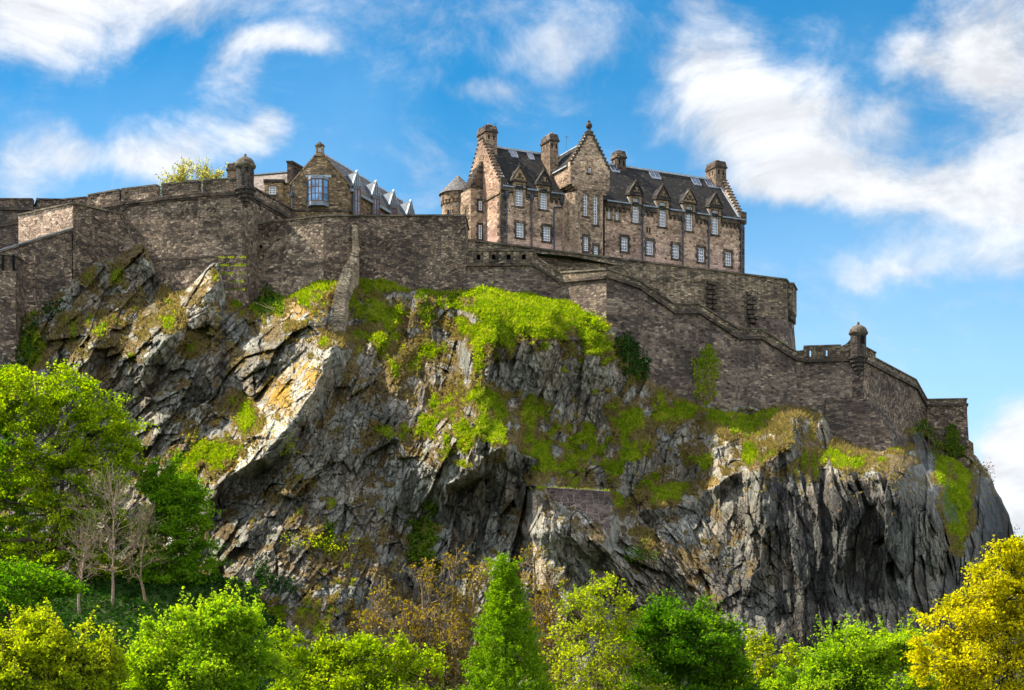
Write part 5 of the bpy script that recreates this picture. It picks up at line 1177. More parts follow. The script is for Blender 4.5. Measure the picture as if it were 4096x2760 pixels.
    gp = crow_poly(h0, h1, ze + .002, ze, za, 9, .35); gm_ = MB(); gm_.prism([F(a, z, pT + .002) for a, z in gp], -F.n * .55); tg = gm_.build('tower_gable', M['tower'], tower)
    k = MB()
    for (q0, z0), (q1, z1) in zip(gp, gp[1:]):
        if abs(z1 - z0) < 1e-6 and abs(q1 - q0) > .05: lo, hi = min(q0, q1), max(q0, q1); fbox(k, F, lo - .04, hi + .04, z0 + .003, z0 + .13, pT - .6, pT + .08); fbox(k, F, lo - .02, hi + .02, z0 - .36, z0, pT + .003, pT + .05)
    k.build('crow_step', M['dress'], tower)
    fi = MB(); fm = (h0 + h1) / 2; tp = F(fm, za + .12, pT - .25); fi.lathe(tp, [(.001, -.1), (.42, -.1), (.42, .35), (.25, .45), (.16, .6), (.22, .7), (.34, .85), (.36, 1.05), (.25, 1.25), (.12, 1.35), (.16, 1.5), (.001, 1.62)], 10); fi.build('finial', M['dress'], tower)
    tr = MB(); mid_ = (h0 + h1) / 2; zr2 = za - .4
    for sg, hh in ((-1, h0), (1, h1)):
        a = [F(mid_, zr2, pT - .55), F(hh + sg * .15, ze - .1, pT - .55), F(hh + sg * .15, ze - .1, pT - back), F(mid_, zr2, pT - back)]; tr.face(a if sg < 0 else a[::-1])
    tr.build('tower_roof', M['slate'], tower)
    tf = MB(); tf.box(F(h0 - .2, ze - .12, pT - .6), F.e * .1, -F.n * 4, (0, 0, .12)); tf.nxt(); tf.box(F(mid_ - .1, zr2 - .03, pT - .55), F.e * .2, -F.n * (back - .7), (0, 0, .12)); tf.build('lead_flashing', M['lead_pale'], tower)
    # wallhead dormers
    def dormer(h, apex_u, apex_v, dark):
        a, b, c, d = h; am = (a + b) / 2; hw = (b - a) / 2 + .42; za_ = F.inv(apex_u, apex_v, .12)[1]; zb_ = d + .42
        w = MB()
        fbox(w, F, a - .3, a - .002, zE - 1.2, d + .002, -.5, .1); fbox(w, F, b + .002, b + .3, zE - 1.2, d + .002, -.5, .1); fbox(w, F, a - .3, b + .3, d + .004, zb_, -.5, .1)
        q = 3.0
        for sg, x in ((-1, a - .3), (1, b + .3)):
            w.face([F(x, zE, -.5), F(x, zb_, -.5), F(x, zb_, -.2 - (zb_ - zE) / tan - .4)][::(1 if sg > 0 else -1)])
        o = w.build('dormer', M['dress_tan'], root)
        pd = MB(); pd.prism([F(a - .42, zb_ + .003, .2), F(b + .42, zb_ + .003, .2), F(am, za_, .2)], -F.n * .45); pd.build('pediment', M['sooty' if dark else 'dress_tan'], o)
        pf = MB()
        for s0, s1 in ((a - .5, am), (b + .5, am)):
            q0 = F(s0, zb_ - .02, .3); q1 = F(s1, za_ + .1, .3); pf.prism([q0, q1, q1 + Vector((0, 0, .16)), q0 + Vector((0, 0, .16))], -F.n * .6)
        fbox(pf, F, a - .5, b + .5, zb_ - .17, zb_, -.2, .32); pf.lathe(F(am, za_ + .1, .05), [(.001, 0), (.14, 0), (.14, .15), (.06, .25), (.12, .36), (.001, .5)], 8); pf.build('pediment_moulding', M['sooty'], o)
        cv = MB()                                                    # low-relief shield and scrolls in the tympanum
        hgt = za_ - zb_; cv.prism([F(am - .16, zb_ + hgt * .55, .205), F(am + .16, zb_ + hgt * .55, .205), F(am + .14, zb_ + hgt * .28, .205), F(am, zb_ + hgt * .14, .205), F(am - .14, zb_ + hgt * .28, .205)][::-1], F.n * .07); cv.nxt()
        for sg in (-1, 1): cv.lathe(F(am + sg * .3, zb_ + hgt * .2, .2), [(.001, -.1), (.12, -.06), (.14, 0), (.12, .06), (.001, .1)], 8); cv.nxt()
        cv.build('carving', M['dress_tan' if dark else 'dress'], o)
        rf = MB(); L = (za_ - zE) / tan + .3; L2 = (zb_ - zE) / tan + .3
        for sg, s0 in ((-1, a - .45), (1, b + .45)):
            f_ = [F(am, za_ + .02, -.24), F(s0, zb_ - .02, -.24), F(s0, zb_ - .02, -.2 - L2), F(am, za_ + .02, -.2 - L)]; rf.face(f_ if sg < 0 else f_[::-1])
        rf.build('dormer_roof', M['slate'], o)
        fl = MB()
        for sg, x in ((-1, a - .35), (1, b + .32)):
            fl.prism([F(x, zE - .1, .12), F(x, zb_ - .2, -.46), F(x, zb_ - .2, -.7 - (zb_ - zE) / tan), F(x, zE + .15, -.35)], F.e * .03); fl.nxt()
        fl.build('lead_cheek', M['lead_pale'], o)
    for h, ap, dk in zip(tallL + tallR, (c3(850, 497), c3(1069, 532), c4(641, 467), c4(920, 510), c4(1198, 553), c4(1471, 596)), (0, 1, 1, 1, 0, 1)): dormer(h, *ap, dk)
    for h, rw in zip(tallL + tallR, (8, 8, 8, 8, 8, 8)): window(root, F, h, cols=4, rows=rw, rec=.18, sur=True, surm='dress_tan', sw=(.24, .16))
    for h in lowL + lowR: window(root, F, h, cols=3 if h in lowR else 4, rows=4 if h in lowR else 5)
    for h in archR: window(root, F, h, cols=2, rows=4, arch=True, surm='dress_tan')
    # rainwater pipes
    for c, x, y0, y1, off in ((c3, 733, 700, 1190, 0), (c3, 955, 760, 1215, 0), (c3, 1158, 850, 1240, 1), (c4, 708, 790, 1305, 0), (c4, 1130, 850, 1360, 0), (c4, 1400, 870, 1400, 0), (c4, 1740, 945, 1450, 0)):
        a, zt_ = F.inv(*c(x, y0), .15); zt_ = min(zt_, zE - 1.1) if not off else zt_; p = MB()
        p.tube([F(a, 50, .15), F(a, zt_, .15)], .085, 8)
        if off:
            b2 = F.inv(*c3(1205, 780), .15); p.tube([F(a, zt_, .15), F(a + .9, zt_ + .12, .15), F(a + .95, b2[1], .15)], .085, 8); a2, z2 = a + .95, b2[1]
        else: a2, z2 = a, zt_
        p.lathe(F(a2, z2 - .1, .17), [(.09, -.35), (.2, 0), (.24, .3), (.24, .42), (.1, .42)], 8); p.tube([F(a2, z2, .17), F(a2, zE - .3, .3)], .08, 6)
        z = 52.0
        while z < zt_ - .5: p.lathe(F(a, z, .15), [(.085, -.1), (.13, -.08), (.13, .08), (.085, .1)], 8); fbox(p, F, a - .2, a + .2, z + .12, z + .18, .0, .1); z += 2.3
        p.build('downpipe', M['iron'], root)
    vs = MB(); a, z = F.inv(*c4(768, 968)); fbox(vs, F, a - .25, a - .08, z - .3, z + .3, .003, .03); vs.nxt(); fbox(vs, F, a + .08, a + .25, z - .3, z + .3, .003, .03); vs.build('vent_slot', M['black'], root)
    # chimneys
    e2, g2 = E3, G3
    def at(s, w): v = F(s, 0, -w); return (v.x, v.y)
    chimney(root, at(.75, W / 2), e2, g2, 1.35, 2.1, zR - 1.2, zR + 1.15, 'chimney_tan', 3, slots=True)
    sA, sB = F.inv(1249.8, 380, -1.9)[0], F.inv(1268.9, 380, -1.9)[0]
    chimney(root, at((sA + sB) / 2, 2.95), e2, g2, sB - sA, 2.1, zE + .8, zat(324, 227.5), 'chimney_tan', 4)
    chimney(root, at(mid_, 1.7), e2, g2, 1.0, 3.9, zR - 4, 67.45, 'chimney', 6, slots=False)
    sC = F.inv(1406, 360, -W / 2)[0]; chimney(root, at(sC, W / 2), e2, g2, 1.1, 1.3, zR - 1.5, zR + .7, 'chimney', 1)
    chimney(root, at(LEN - .75, W / 2), e2, g2, 1.4, 2.1, zR - 1.5, zR + 1.15, 'chimney_tan', 2)
    ae = MB()
    for s, w, z, L in ((1.6, W / 2, zR + 2.3, 1.6), (mid_ - .3, 3.0, zR + 1.4, 1.7), (LEN - 1.4, W / 2, zR + 1.2, 1.7)):
        b = F(s, z - 1.2, -w); ae.tube([b, b + Vector((.12, 0, L))], .025, 4); ae.tube([b + Vector((-.1, 0, L - .25)), b + Vector((.35, 0, L - .15))], .02, 4); ae.nxt()
    ae.build('aerial', M['iron'], root)
def wing_parent(r): return r
long_house()

def gabled_house():
    x0, x1 = XY(663.5, 222)[0], XY(790, 222)[0]; Y = 222
    root = empty('gabled_house', ((x0 + x1) / 2, 230, 52), 'brown gabled house with a large blue bay window and four lead clad dormers', 'building')
    W = x1 - x0; zE, zA, zB = zat(417, Y), zat(344, Y), 50.0
    F = Frame((x0, Y, 0), (1, 0, 0), (0, -1, 0)); k = Vector((.38, .925, 0)); L = 21.0
    m = MB(); A = [F(0, zB), F(W, zB), F(W, zE), F(W / 2, zA), F(0, zE)]; m.face(A); m.face([p + k * L for p in A[::-1]])
    for a, b in ((0, 1), (1, 2), (4, 0)): m.face([A[b], A[a], A[a] + k * L, A[b] + k * L])
    m.build('wall', M['house'], root)
    r = MB(); ov = .12
    zr = zA - .25; te = (zA - zE) / (W / 2)
    r.prism([F(W / 2, zr, -.5), F(W + .25, zE - .45, -.5), F(W + .25, zE - .15, -.5), F(W / 2, zr + .3, -.5)], k * (L - .8)); r.nxt(); r.prism([F(W / 2, zr, -.5), F(-.25, zE - .45, -.5), F(-.25, zE - .15, -.5), F(W / 2, zr + .3, -.5)], k * (L - .8))
    roof = r.build('roof', M['slate_grey'], root)
    rr = MB(); rr.box(F(W / 2 - .15, zr + .2, -.5), (.3, 0, 0), k * (L - .8), (0, 0, .16)); rr.build('ridge', M['lead_pale'], roof)
    s = MB()
    for sg, xx in ((-1, -.25), (1, W + .25)):
        a, b = F(xx, zE - .25, .1), F(W / 2, zA + .05, .1); s.prism([a, b, b + Vector((0, 0, .22)), a + Vector((0, 0, .22))], (0, .6, 0)); s.nxt()
    s.build('skew_coping', M['dress_tan'], root)
    f = MB(); fbox(f, F, W / 2 - .42, W / 2 + .42, zA - .5, zA + .55, -.4, .16); fbox(f, F, W / 2 - .5, W / 2 + .5, zA + .553, zA + .65, -.46, .22); q = F(W / 2, 0, 0); f.prism([F(W / 2 - .42, zA + .653, .16), F(W / 2 + .42, zA + .653, .16), F(W / 2, zA + 1.0, .16)], (0, .56, 0)); f.build('apex_stone', M['dress_tan'], root)
    pl = MB(); fbox(pl, F, W / 2 - .16, W / 2 + .16, zA - .12, zA + .3, .163, .19); pl.build('carved_panel', M['lead_pale'], root)
    st = MB(); zs = zat(481, Y); st.strip([F(0, zs), F(W, zs), F(W, zs) + k * L], .16, .22); st.build('string_course', M['dress'], root)
    # canted bay window
    c2 = lambda x, y: (511.3 + .28985 * x, 284 + .28985 * y)
    a0, zt = F.inv(*c2(650, 435)); a1, zb = F.inv(*c2(808, 612)); p = .75; cant = .45
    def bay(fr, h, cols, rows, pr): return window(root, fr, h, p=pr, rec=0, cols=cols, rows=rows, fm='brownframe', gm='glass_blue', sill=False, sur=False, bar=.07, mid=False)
    b0, b1 = a0 + .42, a1 - .5
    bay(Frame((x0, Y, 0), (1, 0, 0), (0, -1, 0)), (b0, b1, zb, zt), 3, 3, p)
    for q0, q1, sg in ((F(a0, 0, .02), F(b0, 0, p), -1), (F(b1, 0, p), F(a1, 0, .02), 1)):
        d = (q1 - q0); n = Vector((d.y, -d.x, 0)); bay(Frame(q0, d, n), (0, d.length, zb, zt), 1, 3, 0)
    ld = MB(); out = [F(a0 - .06, 0, .0), F(b0 - .05, 0, p + .1), F(b1 + .05, 0, p + .1), F(a1 + .06, 0, .0)]
    ld.prism([q + Vector((0, 0, zt + .003)) for q in out], (0, 0, .3)); ld.nxt(); ld.prism([q + Vector((0, 0, zb - .42)) for q in out], (0, 0, .41)); ld.build('lead_apron', M['lead'], root)
    fl = MB(); fbox(fl, F, a0 - .25, a1 + .35, zt + .32, zt + .56, .0, .08); fl.build('lead_flashing', M['lead_pale'], root)
    # corner chimney of the gutter side and rainwater pipe
    dp = MB(); a = .0; dp.tube([F(.02, 50, .12), F(.02, zE - 1.3, .12)], .08, 6); dp.lathe(F(.02, zE - 1.4, .14), [(.08, -.2), (.2, 0), (.24, .4), (.1, .42)], 8); dp.tube([F(.02, zE - 1.0, .14), F(.05, zE - .2, .2)], .07, 6); dp.build('downpipe', M['iron'], root)
    # lead dormers down the side
    S = Frame((x1, Y, 0), k, (k.y, -k.x, 0))
    for u, va, vb in ((1036, 366, 655), (1186, 444, 760), (1324, 518, 770), (1458, 596, 800)):
        ua, v_ = c2(u, va); pr = .95; hw = .72
        s_, za = S.inv(ua, v_, .5); zt = za - 1.5; zb = za - 5.6; q = S(s_, 0, .5); nn = Vector((.62, -.785, 0)); ee = Vector((.785, .62, 0)); Sd = Frame(q - nn * .75 - ee * 0, ee, nn); hw = .46; pr = .75
        S_, S__ = S, s_; S = Sd; s_ = 0.0
        d = MB()
        d.prism([S(s_ - hw, zt, pr), S(s_ + hw, zt, pr), S(s_ + .1, za, pr), S(s_ - .1, za, pr)], -S.n * (pr + 2.2)); o = d.build('lead_dormer', M['lead_dark'], root)
        e = MB()
        for sg in (-1, 1):
            q0, q1 = S(s_ + sg * (hw + .1), zt - .1, pr + .06), S(s_, za + .05, pr + .06); e.prism([q0, q1, q1 + Vector((0, 0, .16)), q0 + Vector((0, 0, .16))], -S.n * .35)
        for sx in (-.26, 0, .26): fbox(e, S, s_ + sx - .025, s_ + sx + .025, zt, zt + (1.5 if sx == 0 else .8), pr + .003, pr + .05)
        e.build('lead_edge', M['lead_pale'], o)
        b = MB(); fbox(b, S, s_ - hw, s_ + hw, zt - .3, zt - .002, -.6, pr); fbox(b, S, s_ - hw, s_ + hw, zb - .5, zb, -.1, pr); fbox(b, S, s_ - hw, s_ - hw + .12, zb, zt - .3, -.3, pr); fbox(b, S, s_ + hw - .12, s_ + hw, zb, zt - .3, -.3, pr - .75); b.build('lead_frame', M['lead_dark'], o)
        window(root, S, (s_ - hw + .12, s_ + hw, zb, zt - .3), p=pr, rec=.02, cols=2, rows=3, fm='brownframe', gm='glass', sill=False, sur=False, bar=.08, mid=False)
        Lf = Frame(S(s_ + hw, 0, pr), (-S.n.x, -S.n.y, 0), (S.e.x, S.e.y, 0))
        window(root, Lf, (.08, .7, zb, zt - .3), p=.03, rec=.0, cols=1, rows=3, fm='brownframe', gm='glass', sill=False, sur=False, bar=.08, mid=False)
        S = S_
    ev = MB(); ev.box(S(.4, zE - .75, .0), k * (L - 1), S.n * .35, (0, 0, .3)); ev.build('lead_gutter', M['lead'], root)
    for s0 in (1.2, 7.0, 12): window(root, S, (s0, s0 + 1.6, zE - 2.2, zE - 1.0), p=.03, rec=0, cols=2, rows=1, fm='brownframe', sill=False, sur=False, mid=False)
gabled_house()
def low_house():
    root = empty('slate_roofed_house', (XY(620, 226)[0], 226, 54), 'low house with pale slate roof and white dormer window between bastion turret and gabled house', 'building')
    Y = 224; F = Frame((XY(540, Y)[0], Y, 0), (1, 0, 0), (0, -1, 0)); L = XY(668, Y)[0] - XY(540, Y)[0]
    zE = zat(447, Y); m = MB(); fbox(m, F, 0, L, 52, zE, -7, 0); m.build('wall', M['house'], root)
    r = MB(); zt0, zt1 = zat(407, Y + 4), zat(396, Y + 4); r.prism([F(-.1, zE, .2), F(L, zE, .2), F(L, zt1, -3.6), F(-.1, zt0, -3.6)], (0, 0, .14)); r.prism([F(-.1, zE, -7.2), F(L, zE, -7.2), F(L, zt1, -3.62), F(-.1, zt0, -3.62)][::-1], (0, 0, .14)); roof = r.build('roof', M['slate_tan'], root)
    g = MB(); g.prism([F(-.1, zt0 + .15, -3.4), F(L, zt1 + .15, -3.4), F(L, zt1 + .15, -3.8), F(-.1, zt0 + .15, -3.8)], (0, 0, .12)); g.build('ridge', M['lead_pale'], roof)
    c2 = lambda x, y: (511.3 + .28985 * x, 284 + .28985 * y)
    pY = -.9; D = Frame((F.O.x, Y + 1.4 - 2.6, 0), (1, 0, 0), (0, -1, 0))
    h = D.inv(*c2(345, 480))[0], D.inv(*c2(400, 545))[0], D.inv(*c2(345, 545))[1], D.inv(*c2(345, 480))[1]
    a0, a1 = D.inv(*c2(310, 450))[0], D.inv(*c2(520, 450))[0]; zt = D.inv(*c2(380, 450))[1]
    d = MB(); panel(d, D, a0, D.inv(*c2(458, 450))[0], 54, zt, [h]); b1 = D.inv(*c2(458, 450))[0]
    d.face([D(a0, 54, -3), D(a0, 54), D(a0, zt), D(a0, zt, -3)]); d.face([D(b1, 54), D(b1, 54, -2.0), D(b1, zt, -2.0), D(b1, zt)]); d.face([D(a0, zt), D(b1, zt), D(b1, zt, -3), D(a0, zt, -3)])
    fbox(d, D, b1, a1, 54, zt - .15, -3.5, -.35); o = d.build('dormer', M['house'], root)
    c = MB(); fbox(c, D, a0 - .12, b1 + .12, zt + .003, zt + .3, -3, .14); fbox(c, D, b1 + .12, a1, zt - .147, zt + .05, -3.4, -.25); c.build('dormer_cornice', M['dress'], o)
    window(root, D, h, cols=4, rows=3, rec=.15, sur=False, mid=False)
    # flat-topped chimney wall and small far chimney
    ch = MB(); q = XY(652.5, 223.5), XY(663.5, 223.5); zt = zat(370, 223.5); kd = Vector((.38, .925, 0)) * 4.6; ch.box(q[0] + (56,), (q[1][0] - q[0][0], 0, 0), kd, (0, 0, zt - 56)); cm = ch.build('chimney', M['chimney'], root)
    cc = MB(); cc.box((q[0][0] - .1, q[0][1] - .1, zt + .003), (q[1][0] - q[0][0] + .2, 0, 0), kd * 1.04, (0, 0, .2)); cc.build('cope', M['dress'], cm)
    r2 = empty('distant_cottage', (XY(530, 232)[0], 232, 54), 'end of a cottage with a squat chimney peeping out behind the bastion sentry turret', 'building')
    Y2 = 232; chimney(r2, XY(531, Y2), (1, 0), (0, 1), 1.25, 1.2, 56, zat(391, Y2), 'chimney_tan', 1, slots=False)
    m = MB(); x0 = XY(515, Y2)[0]; m.prism([(x0, Y2, 54), (x0 + 3, Y2, 54), (x0 + 3, Y2, zat(391, Y2)), (x0, Y2, zat(412, Y2))], (0, 6, 0)); m.build('gable', M['chimney'], r2)
    cs = MB(); a, b = Vector((x0 - .1, Y2 - .1, zat(412, Y2))), Vector((x0 + 2.6, Y2 - .1, zat(394, Y2))); cs.prism([a, b, b + Vector((0, 0, .25)), a + Vector((0, 0, .25))], (0, .8, 0)); cs.build('skew_coping', M['dress'], r2)
low_house()
def plateau():
    m = MB(); z = 54.2
    m.face([(-62, 217, z), (-20, 216.9, z), (-3, 213, z), (6, 216, z), (27, 232, z), (27, 300, z), (-62, 300, z)])
    tag(m.build('castle_ground', M['ground']), kind='structure')
plateau()
# ---------------------------------------------------------------- vegetation
vr = np.random.default_rng(21)
def unit(a): return a / (np.linalg.norm(a, axis=-1, keepdims=True) + 1e-9)
def leaves_geo(pos, size, up=.5, wid=.62, fold=.18, nrm=None):
    """one folded four-point leaf per position"""
    n = len(pos); nm = vr.normal(size=(n, 3)); nm[:, 2] += up * 2
    if nrm is not None: nm = nm * .55 + nrm * 1.2
    nm = unit(nm); t = unit(np.cross(nm, vr.normal(size=(n, 3)))); b = np.cross(nm, t)
    s = (size * vr.uniform(.6, 1.35, n))[:, None]
    V = np.empty((n, 4, 3)); V[:, 0] = pos - t * s * .5; V[:, 1] = pos + b * s * wid * .5 + nm * s * fold; V[:, 2] = pos + t * s * .5 - nm * s * .1; V[:, 3] = pos - b * s * wid * .5 + nm * s * fold
    return V.reshape(-1, 3), np.arange(n * 4).reshape(n, 4)
def tubes_geo(segs, sides=3):
    """segs: list of (p0, p1, r0, r1) -> arrays"""
    a = np.array([s[0] for s in segs]); b = np.array([s[1] for s in segs]); r0 = np.array([s[2] for s in segs]); r1 = np.array([s[3] for s in segs])
    d = unit(b - a); h = np.where(np.abs(d[:, 2:3]) < .9, np.array([[0, 0, 1.]]), np.array([[1., 0, 0]])); x = unit(np.cross(d, h)); y = np.cross(d, x)
    n = len(a); V = np.empty((n, 2, sides, 3))
    for k in range(sides):
        c, s = math.cos(2 * math.pi * k / sides), math.sin(2 * math.pi * k / sides); o = x * c + y * s
        V[:, 0, k] = a + o * r0[:, None]; V[:, 1, k] = b + o * r1[:, None]
    base = (np.arange(n) * 2 * sides)[:, None]; F = []
    for k in range(sides): F.append(np.concatenate([base + k, base + (k + 1) % sides, base + sides + (k + 1) % sides, base + sides + k], 1))
    return V.reshape(-1, 3), np.concatenate(F)
def curve_segs(p0, p1, r0, r1, n=5, sag=.12):
    p0, p1 = np.array(p0, float), np.array(p1, float); L = np.linalg.norm(p1 - p0); m = (p0 + p1) / 2 + vr.normal(size=3) * L * sag + np.array([0, 0, -.04 * L])
    pts = [(1 - t) ** 2 * p0 + 2 * t * (1 - t) * m + t * t * p1 for t in np.linspace(0, 1, n + 1)]; rr = np.linspace(r0, r1, n + 1)
    return [(pts[i], pts[i + 1], rr[i], rr[i + 1]) for i in range(n)], pts
def twigs(p, d, L, r, lev, out, tips, spread=.55, up=.12, kids=(2, 4), keep=1.0, wig=.14):
    """recursive bare branching"""
    n = 3; q = np.array(p, float); d = np.array(d, float)
    for i in range(n):
        nd = unit(d + vr.normal(size=3) * wig + np.array([0, 0, up])); nq = q + nd * L / n; f0, f1 = 1 - .35 * i / n, 1 - .35 * (i + 1) / n
        out.append((q, nq, max(r * f0, .009), max(r * f1, .008))); q, d = nq, nd
        if lev > 0 and (i > 0) and vr.random() < .8:
            sd = unit(d + vr.normal(size=3) * spread * 1.3 + np.array([0, 0, up * .5])); twigs(q, sd, L * vr.uniform(.5, .75), r * .5, lev - 1, out, tips, spread, up, kids, keep, wig)
    if lev > 0:
        for _ in range(vr.integers(*kids)):
            sd = unit(d + vr.normal(size=3) * spread + np.array([0, 0, up])); twigs(q, sd, L * vr.uniform(.6, .85), r * .6, lev - 1, out, tips, spread, up, kids, keep, wig)
    else: tips.append((q, d))
def D2W(u, v, Y): p = P(u, v, Y); return np.array(p)
def tree(name, label, cat, u0, Y, blobs, mat, ls, nclump, per, bark='bark', rt=.28, rc=.2, flat=.6, shell=.5, shoots=0, shoot_len=1.2, group=None, up=.5, twig=True, vmax=1665, ubase=None, bare=0.0, base_z=None):
    k = Y / FD; bx = (u0 - CX) * k; bz = float(gz(bx, Y)) - .3 if base_z is None else base_z
    root = empty(name, (bx, Y, bz), label, cat, group)
    C = []; R = []
    area = np.array([b[2] * b[3] for b in blobs], float); num = np.maximum(3, (nclump * area / area.sum()).astype(int))
    for (u, v, ru, rv), m in zip(blobs, num):
        c = D2W(u, v, Y); a = np.array([ru * k, (ru + rv) * .5 * k, rv * k])
        q = unit(vr.normal(size=(m, 3))) * (shell + (1 - shell) * vr.random((m, 1)) ** .6); an = np.arctan2(q[:, 2], q[:, 0]); lob = 1 + .22 * np.sin(an * 3 + u) + .16 * np.sin(an * 7 + v); q = q * lob[:, None]
        C.append(c + q * a); R.append(np.repeat(np.array([[min(a[0], a[2])]]), m, 0))
        if isinstance(c, np.ndarray): pass
    cen = np.array([D2W(b[0], b[1], Y) for b in blobs]).mean(0)
    C = np.concatenate(C); R = np.concatenate(R)[:, 0]
    pv = HV - C[:, 2] / C[:, 1] * FD; pu = CX + C[:, 0] / C[:, 1] * FD
    ok = (pv < vmax) & (pu > -170) & (pu < 2500); C = C[ok]; R = R[ok]
    segs = []; top = cen + np.array([0, 0, .25 * (C[:, 2].max() - cen[2])]); zlow = C[:, 2].min()
    fork = np.array([bx + (cen[0] - bx) * .45, Y, max(bz + 1.0, min(cen[2] - .45 * (cen[2] - bz), zlow + .35 * (cen[2] - zlow)))])
    s, _ = curve_segs((bx, Y, bz), fork, rt, rt * .72, 6, .03); segs += s; s, pts_main = curve_segs(fork, top, rt * .7, rt * .2, 6, .06); segs += s
    limbs = [(p, rt * (.6 - .45 * i / 6)) for i, p in enumerate(pts_main)]
    nl = max(5, len(C) // 9); li = vr.choice(len(C), min(nl, len(C)), replace=False)
    nodes = [p for p, r in limbs]; nr_ = [r for p, r in limbs]
    for i in li:
        tgt = C[i] * .86 + cen * .14; cost = [np.linalg.norm(tgt - p) + max(0, p[2] - tgt[2]) * 1.2 for p, r in limbs]; j = int(np.argmin(cost)); r0 = limbs[j][1] * .62
        s, pp = curve_segs(limbs[j][0], tgt, r0, max(.015, r0 * .35), 5, .1); segs += s; nodes += pp[1:]; nr_ += list(np.linspace(r0, r0 * .4, len(pp)))[1:]
    nodes = np.array(nodes); nr_ = np.array(nr_)
    if twig:
        for c in C:
            j = int(np.argmin(np.linalg.norm(nodes - c, axis=1))); s, _ = curve_segs(nodes[j], c, min(.06, nr_[j] * .7), .016, 3, .12); segs += s
    pos = []
    for c, r in zip(C, R):
        if vr.random() < bare: continue
        m = max(6, int(per * vr.uniform(.5, 1.5))); rr = rc * r * vr.uniform(.7, 1.5)
        d = unit((c - cen) + np.array([0, 0, .5 * r])); kt = vr.integers(5, 9)
        for _ in range(kt):                       # sprays: leaves strung along short twigs
            t = unit(d * .7 + vr.normal(size=3) * np.array([.75, .75, .45]) + np.array([0, 0, .25])); L = rr * vr.uniform(.8, 1.9); mm = max(2, m // kt)
            f = vr.random((mm, 1)) ** .8; dr = np.array([0, 0, -.12]) * L * f * f
            pos.append(c + t * f * L + dr + vr.normal(size=(mm, 3)) * np.array([1, 1, flat]) * (ls * .7 + rr * .16)); segs.append((c, c + t * L * .9, .012, .005))
        if shoots and vr.random() < shoots:
            t = unit(d * .5 + np.array([0, 0, .9]) + vr.normal(size=3) * .3); L = shoot_len * vr.uniform(.3, 1.15); mm = int(L / ls * 3.0)
            f = vr.random((mm, 1)); pos.append(c + t * f * L + vr.normal(size=(mm, 3)) * ls * .75 * (1.15 - .7 * f)); segs.append((c, c + t * L, .014, .006))
    pos = np.concatenate(pos)
    V, F = tubes_geo(segs, 5); np_mesh('trunk', V, F, M[bark], root, smooth=True)
    V, F = leaves_geo(pos, ls, up); np_mesh('crown', V, F, M[mat], root)
    return root
